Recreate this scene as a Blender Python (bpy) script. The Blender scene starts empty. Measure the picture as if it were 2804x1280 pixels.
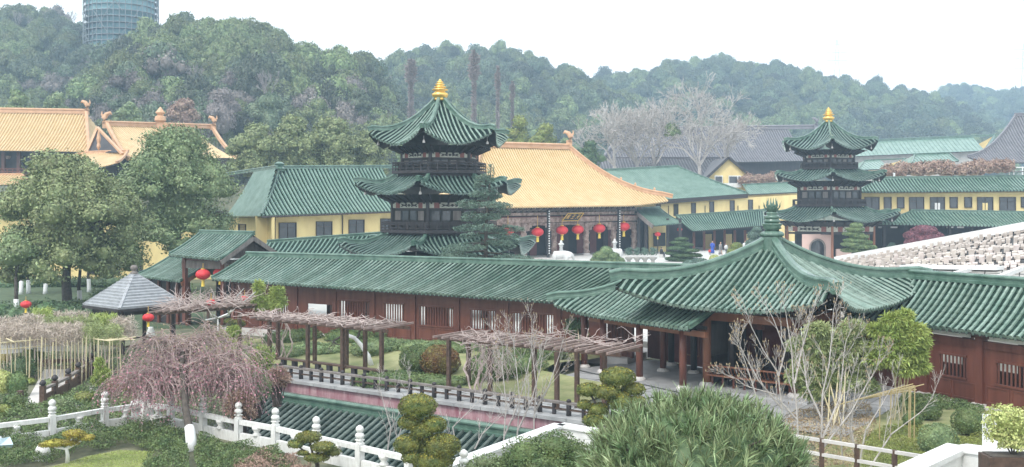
import bpy, math, random
import numpy as np
from mathutils import Vector, Matrix, noise as mnoise
from mathutils.geometry import tessellate_polygon
sc = bpy.context.scene
col = sc.collection
F = 2804.0; CZ = 8.2; HV = 560.0          # lens in photo pixels, eye height, horizon row
# ---------------------------------------------------------------- camera
cd = bpy.data.cameras.new('camera'); cam = bpy.data.objects.new('camera', cd); col.objects.link(cam)
cam.location = (0, 0, CZ); cam.rotation_euler = (math.radians(90), 0, 0)
cd.sensor_width = 36; cd.lens = 36.0; cd.shift_y = -80/2804.0
cd.clip_start = 0.5; cd.clip_end = 6000
sc.camera = cam
# ---------------------------------------------------------------- sky
W = bpy.data.worlds.new("World"); sc.world = W; W.use_nodes = True
nt = W.node_tree; nt.nodes.clear()
sky = nt.nodes.new('ShaderNodeTexSky'); sky.sky_type = 'NISHITA'; sky.sun_disc = False
sky.sun_elevation = math.radians(52); sky.sun_rotation = math.radians(215)
sky.air_density = 1.0; sky.dust_density = 6.0; sky.ozone_density = 1.0
hs = nt.nodes.new('ShaderNodeHueSaturation'); hs.inputs['Saturation'].default_value = 0.3
mxs = nt.nodes.new('ShaderNodeMix'); mxs.data_type = 'RGBA'; mxs.inputs[0].default_value = 0.72
mxs.inputs[7].default_value = (10.2, 10.9, 11.3, 1)           # the even cloud sheet
bg = nt.nodes.new('ShaderNodeBackground'); bg.inputs['Strength'].default_value = 0.135
wo = nt.nodes.new('ShaderNodeOutputWorld')
nt.links.new(sky.outputs[0], hs.inputs['Color']); nt.links.new(hs.outputs[0], mxs.inputs[6])
nt.links.new(mxs.outputs[2], bg.inputs['Color']); nt.links.new(bg.outputs[0], wo.inputs['Surface'])
# ---------------------------------------------------------------- sun behind thin cloud
ld = bpy.data.lights.new('sun', 'SUN'); ld.energy = 1.5; ld.angle = math.radians(14); ld.color = (1, .96, .9)
sun = bpy.data.objects.new('sun', ld); col.objects.link(sun)
_el, _rot = math.radians(52), math.radians(215)
_sd = Vector((math.sin(_rot)*math.cos(_el), math.cos(_rot)*math.cos(_el), math.sin(_el)))
sun.rotation_euler = _sd.to_track_quat('Z', 'Y').to_euler()
sc.view_settings.view_transform = 'Standard'; sc.view_settings.look = 'None'
sc.view_settings.exposure = 0.48; sc.view_settings.gamma = 1.0; sc.view_settings.use_curve_mapping = False
sc.cycles.max_bounces = 6; sc.cycles.diffuse_bounces = 3; sc.cycles.glossy_bounces = 2
sc.cycles.transparent_max_bounces = 6; sc.cycles.volume_bounces = 2
sc.cycles.use_denoising = True
# ---------------------------------------------------------------- helpers
V = Vector
R = random.Random(7)
def P(u, v, Y): return V(((u-1402)/F*Y, Y, CZ-(v-HV)/F*Y))
def G(u, v, z=0.0): return P(u, v, F*(CZ-z)/(v-HV))
def CY(Y): return 0.9 + (Y-70)*0.02                            # the courtyard climbs gently
def GC(u, v):
    Y = (CZ-.9+1.4)/((v-HV)/F+.02); return P(u, v, Y)
def wloc(o):
    p = V((0, 0, 0))
    while o: p = p + o.location; o = o.parent
    return p
class MB:
    def __init__(s): s.v = []; s.f = []
    def add(s, vs, fs):
        n = len(s.v); s.v.extend(vs); s.f.extend([tuple(i+n for i in f) for f in fs]); return s
    def box(s, c, size, rz=0.0):
        x, y, z = size[0]/2, size[1]/2, size[2]/2; ca, sa = math.cos(rz), math.sin(rz)
        vs = []
        for dz in (-z, z):
            for dx, dy in ((-x, -y), (x, -y), (x, y), (-x, y)):
                vs.append((c[0]+dx*ca-dy*sa, c[1]+dx*sa+dy*ca, c[2]+dz))
        return s.add(vs, [(3, 2, 1, 0), (4, 5, 6, 7), (0, 1, 5, 4), (1, 2, 6, 5), (2, 3, 7, 6), (3, 0, 4, 7)])
    def beam(s, a, b, w, h, up=V((0, 0, 1))):
        a = V(a); b = V(b); d = (b-a).normalized()
        l = d.cross(up)
        if l.length < 1e-4: l = V((1, 0, 0))
        l.normalize(); n = l.cross(d).normalized()
        l = l*(w/2); n = n*(h/2)
        vs = [a-l-n, a+l-n, a+l+n, a-l+n, b-l-n, b+l-n, b+l+n, b-l+n]
        return s.add([tuple(q) for q in vs], [(0, 1, 2, 3), (7, 6, 5, 4), (4, 5, 1, 0), (5, 6, 2, 1), (6, 7, 3, 2), (7, 4, 0, 3)])
    def tube(s, pts, r, k=6, cap=True):
        n = len(pts)
        if not hasattr(r, '__len__'): r = [r]*n
        base = len(s.v); ref = V((0, 0, 1)) if abs((V(pts[-1])-V(pts[0])).normalized().z) < .8 else V((1, 0, 0))
        cs = [(math.cos(2*math.pi*j/k), math.sin(2*math.pi*j/k)) for j in range(k)]
        for i in range(n):
            p = V(pts[i]); t = (V(pts[min(i+1, n-1)])-V(pts[max(i-1, 0)]))
            if t.length < 1e-6: t = V((0, 0, 1))
            t.normalize(); l = t.cross(ref)
            if l.length < 1e-4: l = t.cross(V((0, 1, 0)))
            l.normalize(); m = t.cross(l)
            for c, d in cs:
                q = p+(l*c+m*d)*r[i]; s.v.append((q.x, q.y, q.z))
        for i in range(n-1):
            a = base+i*k
            for j in range(k):
                j2 = (j+1) % k
                s.f.append((a+j, a+j2, a+k+j2, a+k+j))
        if cap:
            s.f.append(tuple(base+j for j in range(k))[::-1]); s.f.append(tuple(base+(n-1)*k+j for j in range(k)))
        return s
    def lathe(s, prof, c=(0, 0, 0), k=12, lobes=0, amp=0, a0=0):
        base = len(s.v)
        for r, z in prof:
            for j in range(k):
                a = a0+2*math.pi*j/k; rr = r*(1+amp*math.cos(lobes*(a-a0)))
                s.v.append((c[0]+rr*math.cos(a), c[1]+rr*math.sin(a), c[2]+z))
        for i in range(len(prof)-1):
            for j in range(k):
                j2 = (j+1) % k; a = base+i*k
                s.f.append((a+j, a+j2, a+k+j2, a+k+j))
        s.f.append(tuple(base+j for j in range(k))[::-1]); s.f.append(tuple(base+(len(prof)-1)*k+j for j in range(k)))
        return s
    def sweep(s, path, prof, cap=True):
        n = len(path); k = len(prof); base = len(s.v)
        for i in range(n):
            p = V(path[i]); t = V(path[min(i+1, n-1)])-V(path[max(i-1, 0)]); t.normalize()
            l = t.cross(V((0, 0, 1)))
            if l.length < 1e-4: l = V((1, 0, 0))
            l.normalize(); m = l.cross(t)
            for x, y in prof:
                q = p+l*x+m*y; s.v.append((q.x, q.y, q.z))
        for i in range(n-1):
            a = base+i*k
            for j in range(k):
                j2 = (j+1) % k; s.f.append((a+j, a+j2, a+k+j2, a+k+j))
        if cap:
            s.f.append(tuple(base+j for j in range(k))[::-1]); s.f.append(tuple(base+(n-1)*k+j for j in range(k)))
        return s
    def prism(s, poly, z0, z1):
        k = len(poly)
        vs = [(p[0], p[1], z0) for p in poly]+[(p[0], p[1], z1) for p in poly]
        fs = [tuple(range(k))[::-1], tuple(range(k, 2*k))]+[(j, (j+1) % k, k+(j+1) % k, k+j) for j in range(k)]
        return s.add(vs, fs)
    def quad(s, a, b, c, d): return s.add([tuple(a), tuple(b), tuple(c), tuple(d)], [(0, 1, 2, 3)])
def mesh_np(name, v, f, smooth=False):
    """v (N,3) array, f (M,k) int array"""
    me = bpy.data.meshes.new(name); k = f.shape[1]
    me.vertices.add(len(v)); me.vertices.foreach_set('co', v.astype(np.float32).ravel())
    me.loops.add(f.size); me.loops.foreach_set('vertex_index', f.astype(np.int32).ravel())
    me.polygons.add(len(f)); me.polygons.foreach_set('loop_start', np.arange(0, f.size, k, dtype=np.int32))
    me.polygons.foreach_set('loop_total', np.full(len(f), k, dtype=np.int32))
    if smooth: me.polygons.foreach_set('use_smooth', np.ones(len(f), dtype=bool))
    me.update(calc_edges=True); return me
def obj(name, mb, mat, parent=None, smooth=False, kind=None, local=False, label=None, cat=None, group=None):
    if isinstance(mb, MB):
        me = bpy.data.meshes.new(name); me.from_pydata(mb.v, [], mb.f)
        if smooth: me.polygons.foreach_set('use_smooth', [True]*len(me.polygons))
        me.update()
    else: me = mb
    if mat is not None and not me.materials:
        for m_ in (mat if isinstance(mat, (list, tuple)) else [mat]): me.materials.append(m_)
    o = bpy.data.objects.new(name, me); col.objects.link(o)
    if parent:
        o.parent = parent
        if not local: o.location = -wloc(parent)
    if kind: o['kind'] = kind
    if label: o['label'] = label
    if cat: o['category'] = cat
    if group: o['group'] = group
    return o
def thing(name, label, cat, loc=(0, 0, 0), group=None, rz=0.0):
    o = bpy.data.objects.new(name, None); col.objects.link(o); o.location = loc; o.rotation_euler = (0, 0, rz)
    o['label'] = label; o['category'] = cat; o.empty_display_size = .3
    if group: o['group'] = group
    return o
def dup(root, loc, label, rz=None, scale=None, group=None):
    r = root.copy(); col.objects.link(r); r.location = loc; r['label'] = label
    if rz is not None: r.rotation_euler = (0, 0, rz)
    if scale is not None: r.scale = (scale,)*3 if not hasattr(scale, '__len__') else scale
    if group: r['group'] = group
    for ch in list(root.children):
        c = ch.copy(); col.objects.link(c); c.parent = r
        for g in list(ch.children):
            d = g.copy(); col.objects.link(d); d.parent = c
    return r
# ---------------------------------------------------------------- materials
def rgba(c): return (c[0], c[1], c[2], 1)
def mat(name, c, rough=.6, c2=None, scale=2.0, amt=.5, bump=0.0, bscale=20.0, metal=0.0, island=0.0, objr=0.0, spec=.5, stretch=None, detail=5, coat=0.0, trans=0.0):
    m = bpy.data.materials.new(name); m.use_nodes = True; t = m.node_tree; n = t.nodes; L = t.links
    b = n['Principled BSDF']; b.inputs['Roughness'].default_value = rough; b.inputs['Metallic'].default_value = metal
    b.inputs['Specular IOR Level'].default_value = spec
    if coat: b.inputs['Coat Weight'].default_value = coat; b.inputs['Coat Roughness'].default_value = .25
    if c2 is None: c2 = tuple(min(1, x*1.5) for x in c); 
    tc = n.new('ShaderNodeTexCoord'); mp = n.new('ShaderNodeMapping'); L.new(tc.outputs['Object'], mp.inputs[0])
    if stretch: mp.inputs['Scale'].default_value = stretch
    ns = n.new('ShaderNodeTexNoise'); ns.inputs['Scale'].default_value = scale; ns.inputs['Detail'].default_value = detail; ns.inputs['Roughness'].default_value = .62
    L.new(mp.outputs[0], ns.inputs['Vector'])
    cr = n.new('ShaderNodeMapRange'); cr.inputs[1].default_value = .5-.5*(1-amt)-.02; cr.inputs[2].default_value = .5+.5*(1-amt)+.02
    cr.inputs[1].default_value = .32; cr.inputs[2].default_value = .68
    L.new(ns.outputs[0], cr.inputs[0])
    mx = n.new('ShaderNodeMix'); mx.data_type = 'RGBA'; mx.inputs[6].default_value = rgba(c); mx.inputs[7].default_value = rgba(c2)
    mu = n.new('ShaderNodeMath'); mu.operation = 'MULTIPLY'; mu.inputs[1].default_value = amt
    L.new(cr.outputs[0], mu.inputs[0]); L.new(mu.outputs[0], mx.inputs[0])
    out = mx.outputs[2]
    for kind, val in (('i', island), ('o', objr)):
        if val <= 0: continue
        if kind == 'i': g = n.new('ShaderNodeNewGeometry'); src = g.outputs['Random Per Island']
        else: g = n.new('ShaderNodeObjectInfo'); src = g.outputs['Random']
        mr = n.new('ShaderNodeMapRange'); mr.inputs[3].default_value = 1-val; mr.inputs[4].default_value = 1+val
        L.new(src, mr.inputs[0]); hv = n.new('ShaderNodeHueSaturation')
        L.new(mr.outputs[0], hv.inputs['Value']); L.new(out, hv.inputs['Color'])
        m2 = n.new('ShaderNodeMapRange'); m2.inputs[3].default_value = .5-.05*val; m2.inputs[4].default_value = .5+.05*val
        L.new(src, m2.inputs[0]); L.new(m2.outputs[0], hv.inputs['Hue'])
        out = hv.outputs[0]
    L.new(out, b.inputs['Base Color'])
    if bump:
        n2 = n.new('ShaderNodeTexNoise'); n2.inputs['Scale'].default_value = bscale; n2.inputs['Detail'].default_value = 4
        L.new(mp.outputs[0], n2.inputs['Vector'])
        bp = n.new('ShaderNodeBump'); bp.inputs['Strength'].default_value = bump; bp.inputs['Distance'].default_value = .03
        L.new(n2.outputs[0], bp.inputs['Height']); L.new(bp.outputs[0], b.inputs['Normal'])
    return m
MT = {}
MT['tile'] = mat('green glazed tile', (.115, .19, .148), .22, (.33, .415, .36), 1.2, .6, .1, 30, objr=.22, spec=.7)  # paler tone puts rib highlights into the colour
MT['bed'] = mat('green pan tile', (.010, .026, .019), .8, (.03, .065, .05), 2.2, .7, .3, 25, spec=.12)  # near black so the shade between ribs sits in the colour
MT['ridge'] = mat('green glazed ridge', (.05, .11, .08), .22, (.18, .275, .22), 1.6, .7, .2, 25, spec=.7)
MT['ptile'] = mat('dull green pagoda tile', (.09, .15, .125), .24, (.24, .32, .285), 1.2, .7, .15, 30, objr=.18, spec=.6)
MT['pbed'] = mat('dark pagoda pan tile', (.004, .012, .01), .8, (.012, .03, .024), 2.2, .7, .2, spec=.12)  # pans blackened to carry the gap shade between cover rows
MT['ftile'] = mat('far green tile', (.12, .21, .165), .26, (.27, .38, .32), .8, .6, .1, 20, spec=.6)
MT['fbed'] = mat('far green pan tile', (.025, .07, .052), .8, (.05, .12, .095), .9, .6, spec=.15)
MT['ytile'] = mat('golden glazed tile', (.62, .44, .22), .32, (.80, .64, .40), .8, .7, .1, 20, spec=.5)
MT['ybed'] = mat('golden pan tile', (.40, .25, .10), .7, (.55, .37, .17), .9, .6)
MT['yridge'] = mat('orange glazed ridge', (.52, .29, .15), .4, (.72, .46, .30), 1.2, .6, .2, 20)
MT['gtile'] = mat('grey clay tile', (.16, .155, .17), .6, (.28, .27, .29), 1.0, .6, .1)
MT['gbed'] = mat('grey clay pan tile', (.08, .08, .09), .7, (.14, .14, .155), 1.0, .6)
MT['wood'] = mat('red brown timber', (.10, .03, .02), .42, (.2, .07, .045), 3, .7, .15, 30, stretch=(1, 1, .12))
MT['woodl'] = mat('orange brown timber', (.22, .085, .045), .4, (.32, .14, .08), 3, .7, .15, 30, stretch=(1, 1, .12))
MT['dwood'] = mat('blackened timber', (.022, .018, .02), .55, (.06, .05, .052), 4, .6, .2, 30, stretch=(1, 1, .15))
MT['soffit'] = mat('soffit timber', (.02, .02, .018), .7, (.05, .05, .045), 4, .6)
MT['grey_wood'] = mat('weathered timber', (.14, .12, .11), .8, (.3, .27, .25), 4, .7, .4, 30, stretch=(1, 1, .2))
MT['perg'] = mat('dark stained pergola timber', (.05, .028, .018), .6, (.15, .09, .065), 5, .7, .3, 40)
MT['rafter'] = mat('bleached rafter timber', (.2, .13, .11), .75, (.42, .33, .3), 5, .7, .3, 40)
MT['yellow'] = mat('yellow rendered wall', (.84, .68, .32), .85, (.62, .47, .22), .7, .75, .15, 12, stretch=(1, 1, .35))
MT['pink'] = mat('pink rendered wall', (.6, .42, .37), .85, (.72, .52, .46), .5, .6, .1, 30)
MT['white'] = mat('white marble', (.68, .68, .67), .5, (.86, .86, .85), 2.5, .8, .2, 30)
MT['stain'] = mat('weathered white marble', (.82, .82, .8), .6, (.2, .19, .18), 3.2, .5, .3, 30, stretch=(2, 2, .5))
MT['pale'] = mat('pale granite', (.5, .48, .46), .75, (.7, .66, .63), 1.5, .7, .2, 20)
MT['pink_stone'] = mat('pinkish carved stone', (.46, .38, .35), .8, (.76, .69, .65), 3, .8, .2, 20, objr=.12)
MT['paving'] = mat('grey paving', (.30, .30, .31), .55, (.5, .5, .49), 1.4, .7, .1, 20, objr=.12)
MT['court'] = mat('pale courtyard stone', (.5, .5, .48), .7, (.68, .67, .64), .5, .7)
MT['purple'] = mat('flaking maroon plaster', (.27, .10, .13), .85, (.62, .44, .46), 3.0, .8, .3, 15, stretch=(1, 1, .25))
MT['glass'] = mat('dark window glass', (.03, .035, .04), .12, (.1, .1, .11), .6, .6, spec=.8)
MT['frame'] = mat('dark brown window frame', (.03, .022, .02), .5, (.06, .045, .04), 3, .5)
MT['gold'] = mat('gilded metal', (.85, .52, .12), .32, (.95, .68, .25), 2, .5, metal=.75)
MT['red'] = mat('red lantern silk', (.56, .02, .03), .55, (.75, .06, .06), 6, .5)
MT['tassel'] = mat('yellow tassel', (.85, .6, .06), .7, (.9, .7, .2), 8, .5)
MT['frieze'] = mat('painted frieze', (.36, .36, .3), .8, (.6, .6, .52), 6, .8)
MT['frz_red'] = mat('frieze red ground', (.2, .07, .06), .8, (.32, .14, .12), 5, .6)
MT['black'] = mat('black painted motif', (.02, .02, .022), .6, (.05, .05, .05), 3, .4)
MT['carve'] = mat('carved stone gate', (.17, .11, .09), .85, (.60, .46, .40), 2.2, .9, .9, 6, detail=8)
MT['reddoor'] = mat('dull red door', (.13, .035, .035), .6, (.2, .07, .06), 2, .6)
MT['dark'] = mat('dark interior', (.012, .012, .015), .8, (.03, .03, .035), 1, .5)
MT['shingle'] = mat('silver grey shingles', (.26, .27, .29), .5, (.42, .44, .46), 4, .7, .3, 30, objr=.08)
MT['bark'] = mat('pale bark', (.33, .30, .28), .85, (.62, .58, .55), 6, .8, .4, 40)
MT['vine'] = mat('pinkish dry vine bark', (.36, .28, .26), .85, (.66, .56, .53), 6, .8, .4, 40)
MT['dbark'] = mat('dark bark', (.05, .04, .035), .9, (.14, .12, .1), 6, .7, .5, 30)
MT['wash'] = mat('whitewashed trunk', (.75, .76, .76), .8, (.9, .9, .9), 3, .6, .2, 30)
MT['bamboo'] = mat('dry bamboo pole', (.55, .47, .28), .6, (.72, .65, .45), 5, .7)
MT['greybranch'] = mat('grey twigs', (.2, .17, .165), .9, (.38, .34, .33), 6, .8)
MT['grass'] = mat('lawn', (.17, .20, .075), .9, (.40, .38, .20), .8, .85, .6, 30)
MT['soil'] = mat('garden ground', (.08, .095, .055), .95, (.24, .23, .15), 1.2, .8, .6, 20)
MT['concrete'] = mat('worn concrete', (.3, .29, .27), .85, (.5, .48, .45), 1.5, .7, .2, 20)
def leafm(name, c, c2, island=.35, rough=.55, **k):
    return mat(name, c, rough, c2, k.pop('scale', .9), .8, island=island, spec=.35, **k)
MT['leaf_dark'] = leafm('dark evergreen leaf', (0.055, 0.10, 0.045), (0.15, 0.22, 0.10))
MT['leaf_camphor'] = leafm('camphor leaf', (0.11, 0.165, 0.075), (0.33, 0.39, 0.19))
MT['leaf_yel'] = leafm('yellow green leaf', (0.150, 0.188, 0.045), (0.315, 0.330, 0.090))
MT['leaf_gold'] = leafm('golden topiary leaf', (0.18, 0.16, 0.03), (0.50, 0.42, 0.08), scale=4)
MT['leaf_gold_g'] = leafm('green gold topiary leaf', (0.055, 0.09, 0.028), (0.27, 0.26, 0.06), scale=5)
MT['leaf_bamboo'] = leafm('bamboo leaf', (0.210, 0.285, 0.068), (0.450, 0.510, 0.150))
MT['leaf_box'] = leafm('boxwood leaf', (0.06, 0.11, 0.04), (0.22, 0.27, 0.10), scale=2.5)
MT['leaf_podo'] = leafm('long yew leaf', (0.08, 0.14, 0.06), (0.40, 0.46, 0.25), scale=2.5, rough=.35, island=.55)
MT['leaf_cedar'] = leafm('blue green cedar needle', (0.075, 0.128, 0.105), (0.180, 0.255, 0.180))
MT['leaf_pine'] = leafm('pine needle', (0.090, 0.150, 0.075), (0.300, 0.360, 0.150), scale=2)
MT['leaf_bronze'] = leafm('bronze topiary leaf', (0.180, 0.068, 0.030), (0.195, 0.210, 0.060), scale=1.6)
MT['leaf_red'] = leafm('maroon leaf', (0.15, 0.05, 0.07), (0.38, 0.17, 0.2), scale=1.5)
MT['leaf_pinkbrown'] = leafm('dried vine leaf', (.27, .17, .13), (.44, .31, .25))
MT['bud'] = leafm('pink bud', (.36, .14, .18), (.62, .36, .42))
MT['tan'] = leafm('tan twig leaf', (.28, .2, .12), (.46, .37, .24))
MT['leaf_variegated'] = leafm('cream variegated leaf', (0.240, 0.300, 0.075), (0.750, 0.750, 0.330), scale=5)
MT['hillA'] = leafm('hill evergreen canopy', (0.062, 0.088, 0.05), (0.175, 0.195, 0.115), objr=.5, scale=.25)
MT['hillB'] = leafm('hill olive canopy', (0.135, 0.173, 0.068), (0.240, 0.270, 0.120), objr=.3, scale=.25)
MT['hillC'] = leafm('hill bare twig canopy', (0.14, 0.12, 0.11), (0.26, 0.22, 0.20), objr=.25, scale=.25)

MT['net'] = mat('green debris netting', (.16, .32, .35), .8, (.3, .48, .5), .12, .9, stretch=(1, 1, 2.5))
MT['leaf_bamboo_d'] = leafm('duller bamboo leaf', (.2, .25, .1), (.4, .44, .2))
MT['twigbark'] = mat('weeping twig bark', (.24, .17, .16), .85, (.5, .4, .38), 5, .8)
MT['bamboo_y'] = mat('yellow bamboo pole', (.36, .27, .12), .6, (.5, .42, .24), 5, .7)
MT['statue'] = mat('white statue marble', (.55, .55, .54), .5, (.68, .68, .67), 2, .5)
MT['wmarble'] = mat('rain stained marble', (.82, .82, .80), .5, (.36, .34, .31), 4.0, .42, .3, 30, stretch=(2, 2, .6))
MT['twig_pale'] = leafm('pale winter twig', (.38, .31, .26), (.62, .54, .47))
MT['steel'] = mat('haze grey scaffold pole', (.2, .22, .23), .7, (.3, .32, .33), 1, .6)  # poles lightened so the tower's haze is partly in their colour
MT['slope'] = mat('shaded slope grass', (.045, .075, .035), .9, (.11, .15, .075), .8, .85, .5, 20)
MT['leaf_olive'] = leafm('olive evergreen leaf', (.13, .165, .07), (.36, .40, .19))
MT['otile'] = mat('weathered dark tile', (.045, .07, .06), .35, (.2, .24, .215), 1.0, .7, .15, 30, objr=.2)
MT['stone_warm'] = mat('warm weathered stone', (.40, .34, .30), .85, (.70, .64, .58), 2.0, .8, .2, 20, objr=.2)
# ---------------------------------------------------------------- roofs
RP = [(-.13, -.02), (-.13, .09), (-.09, .11), (-.09, .24), (-.14, .26), (-.14, .31), (-.07, .37), (.07, .37), (.14, .31), (.14, .26), (.09, .24), (.09, .11), (.13, .09), (.13, -.02)]
def rprof(s, h=None): 
    h = h or s; return [(x*s, y*h) for x, y in RP]
def row_geo(mb, pt, a, b0, b1, lat, r, tl, step, disc=True, seg=4, k=5):
    ts = []
    L = b1-b0
    if L <= 1e-3: return
    if step:
        n = max(1, int(math.ceil(L/tl-.2)))
        for i in range(n):
            ta, tb = b0+L*i/n, b0+L*(i+1)/n
            ts += [(ta, r*1.08), (tb, r*.9)]
    else:
        ts = [(b0+L*i/seg, r) for i in range(seg+1)]
    base = len(mb.v); e = min(.02*max(1, L), L*.2)
    angs = [math.pi*j/(k-1) for j in range(k)]
    for b, rr in ts:
        p = pt(a, b); q = pt(a, min(b+e, b1+e)) - pt(a, b-e); q.normalize()
        nrm = lat.cross(q)
        if nrm.z < 0: nrm = -nrm
        nrm.normalize()
        for g in angs:
            w = p+lat*(rr*.86*math.cos(g))+nrm*(rr*math.sin(g)+.015); mb.v.append((w.x, w.y, w.z))
    for i in range(len(ts)-1):
        o = base+i*k
        for j in range(k-1): mb.f.append((o+j, o+j+1, o+k+j+1, o+k+j))
    mb.f.append(tuple(base+j for j in range(k)))
    o = base+(len(ts)-1)*k
    mb.f.append(tuple(o+j for j in range(k))[::-1])
    if disc:                                        # round end tile
        p = pt(a, b0); q = (pt(a, b0+e)-pt(a, b0)).normalized(); nrm = lat.cross(q)
        if nrm.z < 0: nrm = -nrm
        c = p-q*.03+nrm*(r*.15); kk = 8; bb = len(mb.v)
        for dd in (0, .035):
            for j in range(kk):
                g = 2*math.pi*j/kk; w = c+q*dd+lat*(r*1.22*math.cos(g))+nrm*(r*1.22*math.sin(g)); mb.v.append((w.x, w.y, w.z))
        mb.f.append(tuple(bb+j for j in range(kk)))
        for j in range(kk): mb.f.append((bb+j, bb+(j+1) % kk, bb+kk+(j+1) % kk, bb+kk+j))
def roof_face(parent, pt, strips, cols, lat, r=.07, tl=.1, nb=8, tile='tile', bed='bed', rows=True, step=True, thick=.14, drip=True, seg=5, soff='soffit', kk=5):
    """pt(a,b) surface; strips = list of (a,b0,b1) for the sheet; cols the same for each column of cover tiles"""
    mb = MB(); n = len(strips)
    bs = []
    if step:
        m = max(2, int(round((max(s[2] for s in strips)-min(s[1] for s in strips))/tl)))
        lo = min(s[1] for s in strips); hi = max(s[2] for s in strips)
        for j in range(m):
            bs += [(lo+(hi-lo)*j/m, .03), (lo+(hi-lo)*(j+1)/m, -.005)]
    else:
        lo = hi = 0
    rowsn = len(bs) if step else nb+1
    for a, b0, b1 in strips:
        for j in range(rowsn):
            if step: b, dz = bs[j]; b = min(max(b, b0), b1)
            else: b, dz = b0+(b1-b0)*j/nb, 0
            p = pt(a, b); mb.v.append((p.x, p.y, p.z+dz))
    for i in range(n-1):
        for j in range(rowsn-1):
            mb.f.append((i*rowsn+j, (i+1)*rowsn+j, (i+1)*rowsn+j+1, i*rowsn+j+1))
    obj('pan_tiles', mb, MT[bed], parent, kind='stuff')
    sf = MB(); ms = 4
    for a, b0, b1 in strips:
        for j in range(ms+1):
            p = pt(a, b0+(b1-b0)*j/ms); sf.v.append((p.x, p.y, p.z-thick))
        p = pt(a, b0); sf.v.append((p.x, p.y, p.z-.01))
    w = ms+2
    for i in range(n-1):
        for j in range(ms): sf.f.append((i*w+j, i*w+j+1, (i+1)*w+j+1, (i+1)*w+j))
        sf.f.append((i*w, (i+1)*w, (i+1)*w+w-1, i*w+w-1))
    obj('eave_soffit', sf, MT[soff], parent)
    big = MB()
    for a, b0, b1 in cols:
        la = lat(a) if callable(lat) else lat
        if rows:
            m1 = MB(); row_geo(m1, pt, a+(R.uniform(-.04, .04)*r if abs(a) > 1 or b1 > 1.2 else 0), b0+R.uniform(-.012, .012)*min(1, b1), b1, la, r*R.uniform(.95, 1.05), tl, step, seg=seg, k=kk)
            if m1.v: obj('tile_row', m1, MT[tile], parent, smooth=False)
        else: row_geo(big, pt, a, b0, b1, la, r, tl, step, seg=seg, disc=r > .05 and drip, k=kk)
    if not rows and big.v: obj('tile_rows', big, MT[tile], parent, kind='stuff')
    if drip and len(cols) > 1:
        dm = MB()
        for c0, c1 in zip(cols[:-1], cols[1:]):
            am = (c0[0]+c1[0])/2; b0 = (c0[1]+c1[1])/2
            la = lat(am) if callable(lat) else lat
            p = pt(am, b0); hw = r*1.0
            dm.add([tuple(p-la*hw+V((0, 0, .01))), tuple(p+la*hw+V((0, 0, .01))), tuple(p+la*hw*.7-V((0, 0, r*1.1))), tuple(p-V((0, 0, r*1.9))), tuple(p-la*hw*.7-V((0, 0, r*1.1)))], [(0, 1, 2, 3, 4), (4, 3, 2, 1, 0)])
        obj('drip_tiles', dm, MT[tile], parent, kind='stuff')
class Face:
    """one roof slope in its own frame: a along the eave, b up the slope (in plan)"""
    def __init__(s, O, ex, ey, A0, B, z0, rise, kL=0, kR=0, conc=.4, lift=0, Lr=3, flare=0, Bend=None, tilt=0):
        s.O = V((O[0], O[1], 0)); s.ex = V((ex[0], ex[1], 0)).normalized(); s.ey = V((ey[0], ey[1], 0)).normalized()
        s.A0, s.B, s.z0, s.rise, s.kL, s.kR = A0, B, z0, rise, kL, kR
        s.conc, s.lift, s.Lr, s.flare, s.tilt = conc, lift, Lr, flare, tilt
        s.Bend = Bend if Bend is not None else B
    def w(s, a):
        r = 0
        if s.kL > 0: r = max(r, 1-(a+s.A0)/s.Lr)
        if s.kR > 0: r = max(r, 1-(s.A0-a)/s.Lr)
        return min(1, max(0, r))
    def b0(s, a): return -s.flare*s.w(a)**2
    def b1(s, a):
        r = s.Bend
        if s.kL > 0: r = min(r, (a+s.A0)/s.kL)
        if s.kR > 0: r = min(r, (s.A0-a)/s.kR)
        return r
    def pt(s, a, b):
        t = b/s.B; tc = min(max(t, 0), 1)
        z = s.z0+s.rise*((1-s.conc)*t+s.conc*tc*tc)
        # distance to the hips at this height
        w = 0
        if s.kL > 0: w = max(w, 1-(a+s.A0-s.kL*b)/s.Lr)
        if s.kR > 0: w = max(w, 1-(s.A0-s.kR*b-a)/s.Lr)
        w = min(max(w, 0), 1.15)
        z += s.lift*w**2.2*(1-tc)**2 + s.tilt*a
        p = s.O+s.ex*a+s.ey*b; p.z = z; return p
    def build(s, parent, pitch=.27, r=.07, tl=.32, extra=0.0, ns=None, **k):
        A = s.A0+extra
        ns = ns or max(6, int(2*A/.8)); st = []
        for i in range(ns+1):
            a = -A+2*A*i/ns
            st.append((a, s.b0(a), max(s.b1(a), s.b0(a)+.001)))
        n = max(2, int(round(2*s.A0/pitch))); pc = 2*s.A0/n; cl = []
        for i in range(n):
            a = -s.A0+(i+.5)*pc; b1 = s.b1(a); b0 = s.b0(a)-.03
            if b1-b0 > .12: cl.append((a, b0, b1))
        roof_face(parent, s.pt, st, cl, s.ex, r=r, tl=tl, **k)
    def hip(s, side, n=12, ext=0.0, b_end=None, dz=0.0):
        be = b_end if b_end is not None else s.Bend; out = []
        k = s.kR if side > 0 else s.kL
        for i in range(n+1):
            b = -ext+(be+ext)*i/n
            a = side*(s.A0-k*b); p = s.pt(a, b); p.z += dz; out.append(p)
        return out
def ruled(E0, E1, R0, R1, sag=.35, tilt=0):
    """straight gabled slope between an eave line and a ridge line"""
    def pt(a, b):
        e = E0.lerp(E1, a); r = R0.lerp(R1, a); p = e.lerp(r, b)
        tc = min(max(b, 0), 1)
        p.z = e.z+(r.z-e.z)*((1-sag)*b+sag*tc*tc); return p
    return pt
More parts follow.
